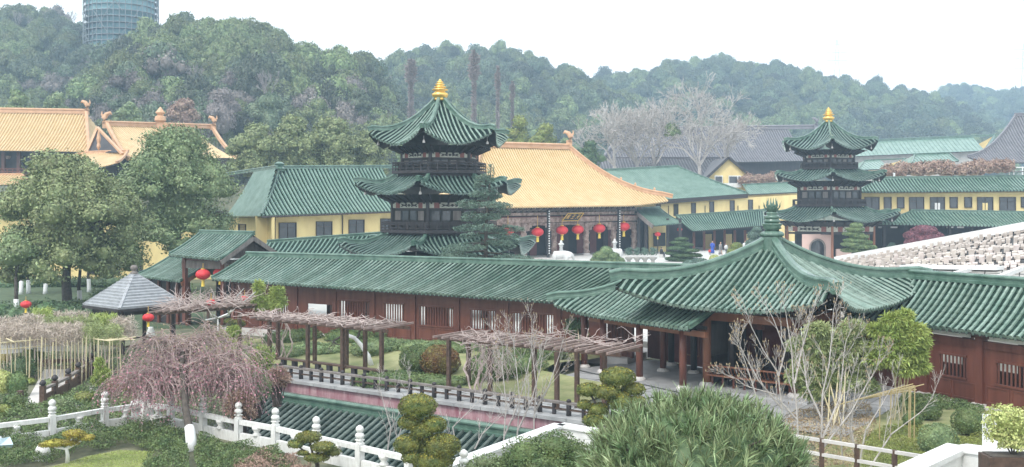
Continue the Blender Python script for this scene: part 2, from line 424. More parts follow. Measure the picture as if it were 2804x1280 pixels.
def gable_roof(parent, E0, E1, R0, R1, pitch=.27, r=.07, tl=.32, back=True, backrows=True, sag=.35, rscale=1.0, ridge='ridge', **k):
    pt = ruled(E0, E1, R0, R1, sag); L = (E1-E0).length; n = max(2, int(round(L/pitch)))
    W_ = (R0-E0).length
    lat = (E1-E0).normalized()
    st = [(i/8, 0, 1) for i in range(9)]; cl = [((i+.5)/n, -.01, 1) for i in range(n)]
    roof_face(parent, pt, st, cl, lat, r=r, tl=tl/W_, **k)
    if back:
        B0 = V((2*R0.x-E0.x, 2*R0.y-E0.y, E0.z)); B1 = V((2*R1.x-E1.x, 2*R1.y-E1.y, E1.z))
        k2 = dict(k); k2['rows'] = False
        pt2 = ruled(B0, B1, R0, R1, sag)
        if backrows: roof_face(parent, pt2, st, cl, lat, r=r, tl=tl/W_, **k2)
        else: roof_face(parent, pt2, st, [], lat, r=r, tl=tl/W_, **k2)
    d = (R1-R0).normalized()
    rb = MB().sweep([R0-d*.1, R0.lerp(R1, .5), R1+d*.1], rprof(rscale)); obj('ridge_beam', rb, MT[ridge], parent)
    for (e, rr, sg) in ((E0, R0, -1), (E1, R1, 1)):       # verge ridges down the gable edges
        pts = [ptx for ptx in [pt(0 if sg < 0 else 1, i/6) for i in range(7)]]
        obj('verge_ridge', MB().sweep([p+V((0, 0, .02)) for p in pts], rprof(rscale*.55)), MT[ridge], parent)
    return pt
def along(C, ex, u):
    k = (u-1402)/F; return (k*C[1]-C[0])/(ex[0]-k*ex[1])
def regpoly_roof(parent, c, th, n, Rt, z0, rise, Bend_r=0.0, lift=.9, flare=.35, conc=.45, Lr=None, pitch=.3, r=.07, faces=None, hipscale=1.0, hipend=.02, rows=True, tile='tile', bed='bed', ridge='ridge', **k):
    """hipped roof over a regular n-gon; Rt corner radius at the eave, Bend_r corner radius where it stops"""
    half = math.pi/n; ap = Rt*math.cos(half); A0 = Rt*math.sin(half); kk = math.tan(half)
    out = []
    for i in range(n):
        mid = th+half+2*half*i
        ex = (-math.sin(mid), math.cos(mid)); ey = (-math.cos(mid), -math.sin(mid))
        O = (c[0]+ap*math.cos(mid), c[1]+ap*math.sin(mid))
        f = Face(O, ex, ey, A0, ap-Bend_r*math.cos(half), z0, rise, kk, kk, conc, lift, Lr or A0*1.0, flare)
        front = math.sin(mid) < .35
        f.build(parent, pitch=pitch, r=r, rows=rows and front, tile=tile, bed=bed, **k)
        out.append(f)
    for i, f in enumerate(out):
        h = f.hip(1, n=14, ext=flare*.9, dz=.0)
        obj('hip_ridge', MB().sweep(h, rprof(hipscale)), MT[ridge], parent)
    return out

def slope(parent, EA, EB, RA, RB, lift=0, Lr=3.5, flare=0, conc=.35, pitch=.35, r=.09, tile='ftile', bed='fbed', ridge='ridge', rows=False, step=False, seg=4, rs=.9, back=True, verge=True, side='', ridge_on=True, tl=.35, kk=4, wallmat=None, **k):
    """one big slope from eave corners and ridge ends; hips where the ridge is shorter than the eave"""
    ex = V((EB.x-EA.x, EB.y-EA.y, 0)); A0 = ex.length/2; ex.normalize(); ey = V((-ex.y, ex.x, 0))
    BL = (RA-EA).dot(ey); BR = (RB-EB).dot(ey); B = (BL+BR)/2
    kL = (RA-EA).dot(ex)/BL; kR = -(RB-EB).dot(ex)/BR
    z0 = (EA.z+EB.z)/2; rise = (RA.z+RB.z)/2-z0
    O = (EA+EB)/2
    f = Face(O, ex, ey, A0, B, z0, rise, kL, kR, conc, lift, Lr, flare, tilt=(EB.z-EA.z)/(2*A0))
    if kL <= 0.02 or kR <= 0.02:                     # straight or leaning gable ends: keep the sheet to the verge lines
        pass
    f.build(parent, pitch=pitch, r=r, tl=tl, tile=tile, bed=bed, rows=rows, step=step, seg=seg, kk=kk, **k)
    rl_ = f.hip(-1, 1)[-1]; rr_ = f.hip(1, 1)[-1]
    if ridge_on:
        d = (rr_-rl_).normalized(); obj('ridge_beam', MB().sweep([rl_-d*.2, rl_.lerp(rr_, .5), rr_+d*.2], rprof(rs)), MT[ridge], parent)
    if verge:
        for sd, kx in ((-1, kL), (1, kR)):
            obj('hip_ridge' if kx > .1 else 'verge_ridge', MB().sweep(f.hip(sd, 10, ext=flare*.9 if kx > 0 else 0), rprof(rs*.8)), MT[ridge], parent)
    if back:
        BA = O+ey*2*B-ex*A0; BBp = O+ey*2*B+ex*A0; BA.z = EA.z; BBp.z = EB.z
        fb = Face(O+ey*2*B, -ex, -ey, A0, B, z0, rise, kR, kL, conc, lift, Lr, flare, tilt=-(EB.z-EA.z)/(2*A0))
        fb.build(parent, pitch=pitch, r=r, tile=tile, bed=bed, rows=False, step=False, seg=3, kk=3, drip=False)
        for sd, kx, Pe, Be in ((-1, kL, EA, BA), (1, kR, EB, BBp)):
            m = MB(); rp = rl_ if sd < 0 else rr_
            if kx > .1:
                # hip end: a slope of its own
                Oc = (O-ex*A0 if sd < 0 else O+ex*A0)+ey*B
                fe = Face(Oc, -ey if sd < 0 else ey, ex if sd < 0 else -ex, B, B*kx, Pe.z, (rp.z-Pe.z), 1/kx, 1/kx, conc, lift, Lr, flare)
                fe.build(parent, pitch=pitch, r=r, tile=tile, bed=bed, rows=False, step=False, seg=3, kk=3)
            else:
                i_ = ex*(.5*(1 if sd < 0 else -1))
                m.add([tuple(Pe+i_-V((0, 0, .1))), tuple(Be+i_-V((0, 0, .1))), tuple(rp+i_-V((0, 0, .15)))], [(0, 1, 2), (2, 1, 0)]); obj('gable_wall', m, MT[wallmat or 'yellow'], parent)
    return f
# ================================================================ THE SETTING
# ---- ground
BAL_A = G(399, 1162); BAL_B = G(985, 1290)
PW_A = G(700, 1028); PW_B = G(1640, 1160)
dW = (PW_B-PW_A).normalized()
V_poly = [(-10.9, 36.4), (-4.7, 31.5), (-1.9, 29.4), (1.7, 35.2), (2.7, 34.3), (5.2, 36.9), (PW_B.x+.0, PW_B.y), (PW_A.x, PW_A.y)]
outer = [(-140, 4), (60, 4), (60, 62), (30, 56), (17, 52), (5, 57.6), (-19, 70.5), (-30, 128), (-140, 128)]
g = MB()
tri = tessellate_polygon([[V((x, y, 0)) for x, y in outer], [V((x, y, 0)) for x, y in V_poly]])
al = outer+V_poly
g.add([(x, y, 0) for x, y in al], [t for t in tri])
me = bpy.data.meshes.new('garden_ground'); me.from_pydata(g.v, [], g.f)
me.update()
if me.polygons[0].normal.z < 0: me.flip_normals()
obj('garden_ground', me, MT['soil'], kind='structure')
pit = MB()
for i in range(len(V_poly)):
    a = V_poly[i]; b = V_poly[(i+1) % len(V_poly)]
    if i != len(V_poly)-2: pit.quad((a[0], a[1], -5), (b[0], b[1], -5), (b[0], b[1], -.004), (a[0], a[1], -.004))
obj('lower_court_walls', pit, MT['concrete'], kind='structure')
obj('lower_ground', MB().quad((-15, 25, -5), (9, 25, -5), (9, 52, -5), (-15, 52, -5)), MT['concrete'], kind='structure')
ct = MB()
cp = [(-19, 70.5), (5, 57.6), (17, 52), (30, 56), (60, 62), (130, 62), (130, 215), (-30, 215)]
ct.add([(x, y, CY(y)) for x, y in cp], [tuple(range(len(cp)))])
cw = [(x, y) for x, y in cp[:5]]
for a, b in zip(cw[:-1], cw[1:]): ct.quad((a[0], a[1], -.1), (b[0], b[1], -.1), (b[0], b[1], CY(b[1])), (a[0], a[1], CY(a[1])))
obj('courtyard', ct, MT['court'], kind='structure')
obj('far_ground', MB().quad((-2500, -50, -6), (2500, -50, -6), (2500, 4000, -6), (-2500, 4000, -6)), MT['soil'], kind='structure')
obj('back_slope', MB().quad((-140, 127.5, -.02), (-30, 127.5, -.02), (-30, 260, 6), (-140, 260, 6)), MT['soil'], kind='structure')
obj('side_terrace', MB().quad((-30.5, 120, -.5), (-29.9, 120, 1.85), (-29.9, 215, 3.8), (-30.5, 215, -.5)), MT['concrete'], kind='structure')

# ---- hills: crest rows from the skyline of the photo, foot rows behind the roofs
def hill(name, sky_pts, base_v, Yc, Yb, nx=40, nz=10, back=True, drop=7.0):
    us = np.array([p[0] for p in sky_pts], float); vs = np.array([p[1] for p in sky_pts], float)
    def surf(u, t):
        v = np.interp(u, us, vs); Yt = Yb+(Yc-Yb)*t
        top = P(u, v, Yc).z-drop; bot = P(u, base_v, Yb).z-drop*.3
        s = .5*t+.5*math.sin(t*math.pi/2)
        z = bot+(top-bot)*s + 2.6*mnoise.noise(V((u*.008, t*5, Yc*.1)))*math.sin(t*math.pi)
        # bow along X so gullies show
        Yt += 14*mnoise.noise(V((u*.004+5, t*2.2, 3)))*math.sin(t*math.pi)
        return V(((u-1402)/F*Yt, Yt, z))
    mb = MB(); u0, u1 = us[0], us[-1]
    for i in range(nx+1):
        u = u0+(u1-u0)*i/nx
        for j in range(nz+1):
            p = surf(u, j/nz); mb.v.append((p.x, p.y, p.z))
        p = surf(u, 1); mb.v.append((p.x*1.04, p.y*1.05, p.z-30))
        p = surf(u, 0); mb.v.append((p.x*.97, p.y*.97, -7))
    w = nz+3
    for i in range(nx):
        for j in range(nz+1): mb.f.append((i*w+j, (i+1)*w+j, (i+1)*w+j+1, i*w+j+1))
        mb.f.append((i*w+nz+2, (i+1)*w+nz+2, (i+1)*w, i*w))
    obj(name, mb, MT['soil'], kind='structure', smooth=True)
    return surf, u0, u1
HILLS = []
HILLS.append(('hill', hill('hill', [(-500, -60), (-150, -10), (0, 22), (60, 15), (140, 30), (230, 52), (330, 60), (420, 80), (520, 90)], 430, 400, 260), 5.6, 1500, .95, 'AAAABC'))
HILLS.append(('hill', hill('hill', [(180, 250), (260, 170), (340, 110), (430, 66), (480, 34), (520, 60), (560, 74), (620, 50), (700, 72), (740, 76), (800, 114), (900, 130), (960, 148), (1010, 158), (1030, 185), (1080, 250), (1130, 330)], 480, 300, 195), 6.0, 900, 1.0, 'AAAABBC'))
HILLS.append(('hill', hill('hill', [(880, 260), (960, 200), (1030, 176), (1100, 150), (1150, 140), (1250, 135), (1350, 130), (1450, 148), (1500, 170), (1560, 182), (1640, 220), (1760, 300)], 480, 470, 300), 6.4, 1100, 1.0, 'AAAAB'))
HILLS.append(('hill', hill('hill', [(1460, 300), (1560, 230), (1680, 202), (1740, 200), (1850, 178), (1900, 180), (1980, 158), (2050, 184), (2100, 178), (2140, 168), (2200, 195), (2300, 220), (2350, 240), (2420, 236), (2500, 262), (2620, 300), (2760, 350)], 480, 600, 380), 7.2, 1700, 1.0, 'AAAAB'))
HILLS.append(('hill', hill('hill', [(2250, 330), (2400, 270), (2500, 262), (2560, 260), (2590, 242), (2680, 235), (2740, 243), (2804, 240), (2950, 225), (3200, 240), (3500, 230)], 480, 860, 560), 8.5, 900, 1.0, 'AAAAB'))
# ================================================================ VEGETATION TOOLS
def leaf_quads(p, n, size, rs, asp=.55, align=.6, jit=.35, updroop=0.0):
    N = len(p)
    m = n*align + rs.normal(size=(N, 3))*(1-align)*.8
    m /= np.linalg.norm(m, axis=1, keepdims=True)+1e-9
    t = rs.normal(size=(N, 3)); t[:, 2] += updroop; t -= m*(t*m).sum(1, keepdims=True); t /= np.linalg.norm(t, axis=1, keepdims=True)+1e-9
    b = np.cross(m, t)
    s = size*(1+jit*rs.uniform(-1, 1, size=(N, 1)))
    l = t*s*.5; w = b*s*asp*.5
    v = np.stack([p-l, p+w, p+l, p-w], 1).reshape(-1, 3)
    return v, np.arange(N*4).reshape(-1, 4)
def ball_quads(c, r, nu=8, nv=5, sq=(1, 1, 1)):
    v = []; f = []
    for i in range(nv+1):
        th = math.pi*i/nv
        for j in range(nu):
            a = 2*math.pi*j/nu; v.append((c[0]+r*sq[0]*math.sin(th)*math.cos(a), c[1]+r*sq[1]*math.sin(th)*math.sin(a), c[2]+r*sq[2]*math.cos(th)))
    for i in range(nv):
        for j in range(nu): f.append((i*nu+j, (i+1)*nu+j, (i+1)*nu+(j+1) % nu, i*nu+(j+1) % nu))
    return np.array(v, float), np.array(f)
def join_np(parts):
    vs = []; fs = []; n = 0
    for v, f in parts: vs.append(v); fs.append(f+n); n += len(v)
    return np.vstack(vs), np.vstack(fs)
def crown_mesh(name, blobs, dens, size, seed, core=.78, asp=.55, zmin=-.5, align=.6, shell=.18, droop=0.0, twigs=0.0, rough=.12):
    """blobs: (x,y,z,rx,ry,rz); leaves spread over and through the outer shell of each"""
    rs = np.random.RandomState(seed); parts = []
    B = np.array([b if len(b) == 6 else (b[0], b[1], b[2], b[3], b[3], b[3]*.85) for b in blobs], float)
    for i, b in enumerate(B):
        area = 4*math.pi*((b[3]*b[4]+b[4]*b[5]+b[3]*b[5])/3)
        N = int(area*dens)+6
        d = rs.normal(size=(N*2, 3)); d /= np.linalg.norm(d, axis=1, keepdims=True); d = d[d[:, 2] > zmin][:N]
        k = 1+rs.uniform(-shell, shell*.6, size=(len(d), 1))
        bump = np.array([mnoise.noise(V((x[0]*2.3+i*7, x[1]*2.3, x[2]*2.3+seed))) for x in d]).reshape(-1, 1) if rough else 0
        p = b[:3]+d*b[3:6]*(k+rough*2*bump)
        keep = np.ones(len(p), bool)
        for j, o in enumerate(B):
            if j != i:
                q = (p-o[:3])/o[3:6]; keep &= (q*q).sum(1) > .62
        p = p[keep]; d2 = d[keep]
        nn = d2/(b[3:6]); nn /= np.linalg.norm(nn, axis=1, keepdims=True)
        if len(p): parts.append(leaf_quads(p, nn, size, rs, asp, align, updroop=droop))
        if core: parts.append(ball_quads(b[:3], 1, 8, 5, b[3:6]*core))
    v, f = join_np(parts); return mesh_np(name, v, f)
def lumpy(seed, R0, H, n=9, base=0.0, small=.42, flat=.8, low=0):
    """blob set for a broad rounded crown radius R0, height H above base"""
    r_ = random.Random(seed); out = [(0, 0, base+H*.5, R0*.62, R0*.62, H*.38)]
    for i in range(n):
        a = 2*math.pi*(i*.618+r_.random()*.15); e = r_.uniform(.35, .72) if i % 3 else r_.uniform(0, .3)
        rr = R0*small*r_.uniform(.75, 1.15); z = base+H*(.32+.55*(1-e*e)*r_.uniform(.75, 1.1)) - (0 if i % 3 else -H*.08)
        out.append((R0*e*math.cos(a), R0*e*math.sin(a), z, rr, rr, rr*flat))
    for i in range(low):
        a = 2*math.pi*(i*.618+.3); e = r_.uniform(.45, .8); rr = R0*small*r_.uniform(.7, 1.1)
        out.append((R0*e*math.cos(a), R0*e*math.sin(a), base+H*r_.uniform(.08, .38), rr, rr, rr*flat))
    return out
def branch(mb, p, d, L, r, depth, rg, k=4, nseg=4, wob=.18, up=.0, split=(2, 3), ang=.55, shrink=.68, rs=.62, droop=0.0, tips=None, side=0.0, minr=.004):
    pts = [p]; rr = [r]; q = V(p); dd = V(d).normalized()
    for i in range(nseg):
        dd = (dd+V((rg.uniform(-1, 1), rg.uniform(-1, 1), rg.uniform(-1, 1)))*wob+V((0, 0, up-droop))).normalized()
        q = q+dd*(L/nseg); pts.append(V(q)); rr.append(max(minr, r*(1-(1-rs)*(i+1)/nseg)))
    mb.tube(pts, rr, k if depth > 1 else 3, cap=False)
    if depth <= 0:
        if tips is not None: tips.append((V(q), V(dd)))
        return
    n = rg.randint(*split)
    for j in range(n):
        ax = dd.cross(V((rg.uniform(-1, 1), rg.uniform(-1, 1), rg.uniform(-1, 1))))
        if ax.length < 1e-3: continue
        ax.normalize(); a = ang*rg.uniform(.5, 1.25)
        nd = Matrix.Rotation(a, 3, ax) @ dd
        branch(mb, V(q), nd, L*shrink*rg.uniform(.75, 1.15), max(minr, r*rs), depth-1, rg, k, nseg, wob, up, split, ang, shrink, rs, droop, tips, side, minr)
    if side:
        for i in range(1, nseg):
            if rg.random() < side:
                ax = dd.cross(V((rg.uniform(-1, 1), rg.uniform(-1, 1), rg.uniform(-1, 1)))).normalized()
                nd = Matrix.Rotation(rg.uniform(.5, 1.1), 3, ax) @ (pts[i+1]-pts[i]).normalized()
                branch(mb, pts[i], nd, L*shrink*rg.uniform(.5, .9), max(minr, rr[i]*.5), max(0, depth-2), rg, 3, 3, wob, up, split, ang, shrink, rs, droop, tips, 0, minr)
def blade_tufts(name, tips, rg, n, L, w, droop=.3, spread=1.0, m=None, updir=.4, curve=True):
    """long narrow leaves fanning from each shoot tip; two quads each"""
    rs = np.random.RandomState(rg.randint(0, 99999))
    T = np.array([list(t[0]) for t in tips]); D = np.array([list(t[1]) for t in tips])
    N = len(T)*n
    p = np.repeat(T, n, 0); d = np.repeat(D, n, 0)
    p = p - d*rs.uniform(0, L*.9, size=(N, 1))
    q = d*rs.uniform(.2, 1.1, size=(N, 1))+rs.normal(size=(N, 3))*spread*.55; q[:, 2] += updir*.4
    q /= np.linalg.norm(q, axis=1, keepdims=True)
    s = L*rs.uniform(.65, 1.15, size=(N, 1))
    side = np.cross(q, rs.normal(size=(N, 3))); side /= np.linalg.norm(side, axis=1, keepdims=True)
    mid = p+q*s*.55; q2 = q.copy(); q2[:, 2] -= droop; q2 /= np.linalg.norm(q2, axis=1, keepdims=True); end = mid+q2*s*.45
    hw = w*.5
    v = np.stack([p-side*hw*.5, p+side*hw*.5, mid+side*hw, mid-side*hw, end+side*hw*.12, end-side*hw*.12], 1).reshape(-1, 3)
    i = np.arange(N)[:, None]*6
    f = np.stack([i+np.array([[0, 1, 2, 3]]), i+np.array([[3, 2, 4, 5]])], 1).reshape(-1, 4)
    return mesh_np(name, v, f)
def tree_thing(name, label, cat, base, blobs, dens, size, leaf, seed, trunk_r=.25, trunk_h=None, group=None, bark='dbark', wash=False, core=.78, nbr=5, sway=.05, **k):
    """blobs are relative to the tree's foot"""
    t = thing(name, label, cat, base, group)
    rg = random.Random(seed); tm = MB()
    top = max(b[2] for b in blobs)
    hs_ = trunk_h if trunk_h is not None else top*.45
    p0 = V((0, 0, -.15)); p1 = V((rg.uniform(-1, 1)*sway*hs_, 0, hs_*.5)); p2 = V((rg.uniform(-1, 1)*sway*hs_, rg.uniform(-1, 1)*sway*hs_, hs_))
    tm.tube([p0, V((0, 0, .3)), p1, p2], [trunk_r*1.35, trunk_r, trunk_r*.85, trunk_r*.7], 8)
    bl = sorted(blobs, key=lambda b: -b[3])[:nbr+2]
    for b in bl:
        c = V(b[:3]); tm.tube([p2, p2.lerp(c, .5)+V((0, 0, .08*hs_)), c], [trunk_r*.5, trunk_r*.33, trunk_r*.15], 5)
    obj('trunk', tm, MT[bark], t, local=True, smooth=True)
    if wash:
        obj('whitewash_band', MB().tube([V((0, 0, 0)), V((0, 0, .3)), p0.lerp(p1, .0)+V((p1.x*.5, 0, 1.4))], [trunk_r*1.4, trunk_r*1.15, trunk_r*1.12], 8), MT['wash'], t, local=True, smooth=True)
    obj('crown', crown_mesh('crown', blobs, dens, size, seed, core=core, **k), MT[leaf], t, local=True)
    return t
def shrub(name, label, cat, c, r, leaf, dens=900, size=.07, seed=1, blobs=None, group=None, core=.9, stem=True, **k):
    """clipped or loose bush: c is the point on the ground; blobs relative to it"""
    t = thing(name, label, cat, c, group)
    if blobs is None:
        rx, ry, rz = r if hasattr(r, '__len__') else (r, r, r*.85)
        blobs = [(0, 0, rz*.75, rx, ry, rz)]
    kk = dict(shell=.06, rough=.05, align=.45, zmin=-.75); kk.update(k)
    obj('foliage', crown_mesh('foliage', blobs, dens, size, seed, core=core, **kk), MT[leaf], t, local=True)
    if stem:
        obj('stem', MB().tube([V((0, 0, -.1)), V((blobs[0][0]*.5, 0, blobs[0][2]*.5)), V((blobs[0][0], blobs[0][1], blobs[0][2]))], [.07, .05, .04], 5), MT['dbark'], t, local=True)
    return t
# ---- hillside woods: prototypes (kept out of the scene) spread over the slopes by geometry nodes
def proto_tree(seed, leafmat, R0, H, n, dens, size):
    m = crown_mesh('canopy', lumpy(seed, R0, H, n=n, small=.40), dens, size, seed, core=.74, shell=.22, rough=.2, align=.55)
    m.materials.append(MT[leafmat]); o = bpy.data.objects.new('canopy_prototype', m); return o
def proto_bare(seed):
    rg = random.Random(seed); mb = MB(); tips = []
    for i in range(3):
        branch(mb, V((0, 0, 0)), V((rg.uniform(-.3, .3), rg.uniform(-.3, .3), 1)), 3.2, .14, 4, rg, k=3, nseg=3, wob=.12, up=.05, split=(2, 3), ang=.5, shrink=.72, rs=.55, minr=.03)
    me = bpy.data.meshes.new('bare'); me.from_pydata(mb.v, [], mb.f); me.materials.append(MT['greybranch']); return bpy.data.objects.new('bare_prototype', me)
PRO = {}
def protocol(code):
    if code in PRO: return PRO[code]
    c = bpy.data.collections.new('canopy_'+code)
    if code == 'A':
        for s in range(5): c.objects.link(proto_tree(10+s, 'hillA', 1, 1.15, 13, 170, .125))
    elif code == 'B':
        for s in range(3): c.objects.link(proto_tree(30+s, 'hillB', 1, 1.2, 13, 170, .11))
    else:
        for s in range(2):
            o = proto_tree(50+s, 'hillC', 1, 1.3, 12, 110, .1); c.objects.link(o)
        for s in range(2):
            b = proto_bare(70+s); b.data.transform(Matrix.Scale(.17, 4)); c.objects.link(b)
    PRO[code] = c; return c
def scatter(name, label, cat, pts, scales, code, rs, kind='stuff'):
    pts = np.array(pts, float)
    me = bpy.data.meshes.new(name); me.vertices.add(len(pts)); me.vertices.foreach_set('co', pts.astype(np.float32).ravel())
    at = me.attributes.new('sz', 'FLOAT_VECTOR', 'POINT'); at.data.foreach_set('vector', np.array(scales, np.float32).ravel())
    rt = me.attributes.new('rot', 'FLOAT_VECTOR', 'POINT'); q = np.zeros((len(pts), 3), np.float32); q[:, 2] = rs.uniform(0, 6.28, len(pts)); rt.data.foreach_set('vector', q.ravel())
    o = bpy.data.objects.new(name, me); col.objects.link(o); o['kind'] = kind; o['label'] = label; o['category'] = cat
    ng = bpy.data.node_groups.new('scatter', 'GeometryNodeTree')
    ng.interface.new_socket('Geometry', in_out='INPUT', socket_type='NodeSocketGeometry'); ng.interface.new_socket('Geometry', in_out='OUTPUT', socket_type='NodeSocketGeometry')
    n = ng.nodes; gi = n.new('NodeGroupInput'); go = n.new('NodeGroupOutput')
    ip = n.new('GeometryNodeInstanceOnPoints'); ci = n.new('GeometryNodeCollectionInfo'); ci.inputs['Collection'].default_value = protocol(code)
    ci.inputs['Separate Children'].default_value = True; ci.inputs['Reset Children'].default_value = True
    a1 = n.new('GeometryNodeInputNamedAttribute'); a1.data_type = 'FLOAT_VECTOR'; a1.inputs[0].default_value = 'sz'
    a2 = n.new('GeometryNodeInputNamedAttribute'); a2.data_type = 'FLOAT_VECTOR'; a2.inputs[0].default_value = 'rot'
    ip.inputs['Pick Instance'].default_value = True
    L = ng.links
    L.new(gi.outputs[0], ip.inputs['Points']); L.new(ci.outputs[0], ip.inputs['Instance'])
    L.new(a1.outputs[0], ip.inputs['Scale']); L.new(a2.outputs[0], ip.inputs['Rotation']); L.new(ip.outputs[0], go.inputs[0])
    md = o.modifiers.new('scatter', 'NODES'); md.node_group = ng
    return o
rsH = np.random.RandomState(5)
names = ['far left ridge', 'near left hill', 'middle hill behind the tall pagoda', 'right hill behind the grey hall', 'farthest blue hill']
for hi_, (nm, (surf, u0, u1), rad, cnt, asp_, codes) in enumerate(HILLS):
    sets = {}
    for i in range(cnt):
        u = rsH.uniform(u0, u1); t = rsH.uniform(0, 1.0)**.85
        p = surf(u, t)
        c = codes[rsH.randint(len(codes))]
        q = mnoise.noise(V((p.x*.02, p.y*.02, hi_*3)))
        if q > .2 and hi_ != 4: c = 'B'
        if hi_ == 1 and t < .35 and 420 < u < 1000 and rsH.rand() < .2: c = 'C'
        if hi_ == 0 and q < -.15: c = 'B' if rsH.rand() < .8 else 'C'
        s = rad*(.5+.75*rsH.rand()**1.8)
        sets.setdefault(c, []).append(((p.x, p.y, p.z-1.0), (s*.72, s*.72, s*.72*asp_*rsH.uniform(.8, 1.6))))
    for c, lst in sets.items():
        scatter('hillside_wood', {'A': 'dense evergreen wood', 'B': 'paler olive wood', 'C': 'bare winter wood'}[c]+' covering the '+names[hi_], 'wood', [x[0] for x in lst], [x[1] for x in lst], c, rsH)
# ================================================================ LONG GALLERY (left of the pavilion)
def frame_of(A, B):
    ex = V((B[0]-A[0], B[1]-A[1], 0)).normalized(); ey = V((-ex.y, ex.x, 0))
    return ex, ey
gA = thing('covered_gallery', 'long green tiled covered gallery with red brown slatted wall behind the garden', 'gallery', tuple(G(1054, 923, .4)))
E0 = P(580, 764, 65); R0 = P(678, 702, 67.2)
E1 = P(1700, 838, 51.6); R1 = P(1905, 741, 51.0)
_rt = P(1700, 734, 54.6)
gable_roof(gA, E0, E1, R0, R1, pitch=.285, r=.073, tl=.33, sag=.3, rscale=.9)
exA, eyA = frame_of(E0, E1)
# timber front: a along the eave line, wall 0.85 m behind it
WA0 = E0+eyA*.95; LA = (E1-E0).length
def ptA(a, b, z): q = V((WA0.x, WA0.y, 0))+exA*a+eyA*b; return (q.x, q.y, z)
def zb(a): return .42-.42*a/LA*.2
def ztop(a): return (E0.z+(E1.z-E0.z)*a/LA)-.08
rzA = math.atan2(exA.y, exA.x)
pu = [640, 716, 812, 918, 1024, 1135, 1255, 1389, 1532, 1640, 1728]
pa = [along(WA0, exA, u) for u in pu]
def boxA(mb, a0, a1, b, z0, z1, th): 
    c = ptA((a0+a1)/2, b, (z0+z1)/2); mb.box(c, (a1-a0, th, z1-z0), rzA)
for a in pa:
    for b in (0, 3.2):
        m = MB(); boxA(m, a-.13, a+.13, b, zb(a), ztop(a)+.1, .26); obj('post', m, MT['wood'], gA)
m = MB(); a_, b_ = pa[0]-.2, pa[-1]
m.add([], []); mb = MB(); mb.beam(ptA(a_, .0, ztop(a_)-.12), ptA(b_, .0, ztop(b_)-.12), .2, .26); obj('lintel', mb, MT['wood'], gA)
mb = MB(); mb.beam(ptA(a_, 3.2, ztop(a_)-.12), ptA(b_, 3.2, ztop(b_)-.12), .2, .26); obj('lintel', mb, MT['wood'], gA)
mb = MB(); mb.add([ptA(a_-.3, -.5, .38), ptA(b_, -.5, .38), ptA(b_, 3.6, .38), ptA(a_-.3, 3.6, .38)]+[ptA(a_-.3, -.5, -.1), ptA(b_, -.5, -.1), ptA(b_, 3.6, -.1), ptA(a_-.3, 3.6, -.1)], [(0, 1, 2, 3), (4, 5, 1, 0), (5, 6, 2, 1), (6, 7, 3, 2), (7, 4, 0, 3)])
obj('stone_base', mb, MT['pale'], gA)
def bay(a0, a1, kind, par, bx, z0, z1, sill=None, slatw=.07, matn='wood'):
    """one wall bay between posts: lower panels, an opening with slats, a head panel"""
    w = a1-a0; sill = sill if sill is not None else z0+(z1-z0)*.36; head = z0+(z1-z0)*.8
    m = MB(); bx(m, a0, a1, 0, z0, sill, .07); obj('lower_panel', m, MT[matn], par)
    m = MB(); bx(m, a0, a1, 0, head, z1, .07); obj('head_panel', m, MT[matn], par)
    for f0, f1 in ((.04, .48), (.52, .96)):
        m = MB()
        A0_, A1_ = a0+w*f0, a0+w*f1; zz0, zz1 = z0+.14, sill-.12
        bx(m, A0_, A1_, -.045, zz0, zz0+.05, .05); bx(m, A0_, A1_, -.045, zz1-.05, zz1, .05)
        bx(m, A0_, A0_+.05, -.045, zz0+.05, zz1-.05, .05); bx(m, A1_-.05, A1_, -.045, zz0+.05, zz1-.05, .05)
        obj('panel_moulding', m, MT[matn], par)
    if kind == 'W': o0, o1 = .24, .78
    elif kind == 'P': o0, o1 = .08, .92
    else: o0, o1 = .06, .94
    for s0, s1 in ((0, o0), (o1, 1)):
        m = MB(); bx(m, a0+w*s0, a0+w*s1, 0, sill, head, .07); obj('side_panel', m, MT[matn], par)
    if kind == 'P':
        m = MB(); bx(m, a0+w*.24, a0+w*.78, .06, sill, head, .05); obj('shutter_panel', m, MT[matn], par)
    n = max(3, int(w*(o1-o0)/.17))
    for i in range(n):
        a = a0+w*(o0+(o1-o0)*(i+.5)/n)
        m = MB(); bx(m, a-slatw/2, a+slatw/2, -.02, sill, head, .05); obj('slat', m, MT[matn], par)
    m = MB(); bx(m, a0+w*o0-.05, a0+w*o1+.05, -.05, sill-.04, sill+.04, .08); obj('sill', m, MT[matn], par)
    m = MB(); bx(m, a0+w*o0-.05, a0+w*o1+.05, -.05, head-.04, head+.04, .08); obj('window_head', m, MT[matn], par)
kinds = ['P', 'W', 'O', 'P', 'W', 'P', 'W', 'P', 'W', 'P']
for i in range(len(pa)-1):
    z0 = zb(pa[i]); z1 = min(ztop(pa[i]), ztop(pa[i+1]))-.22
    if kinds[i] == 'O':
        m = MB(); boxA(m, pa[i]+.13, pa[i+1]-.13, 0, z0, z0+.9, .07); obj('lower_panel', m, MT['wood'], gA)
        m = MB(); boxA(m, pa[i]+.13, pa[i]+.9, .0, z0+.9, z1, .07); obj('side_panel', m, MT['wood'], gA)
        m = MB(); boxA(m, pa[i]+.9, pa[i+1]-.13, .0, z0+1.75, z1, .07); obj('head_panel', m, MT['wood'], gA)
        continue
    bay(pa[i]+.13, pa[i+1]-.13, kinds[i], gA, boxA, z0, z1)
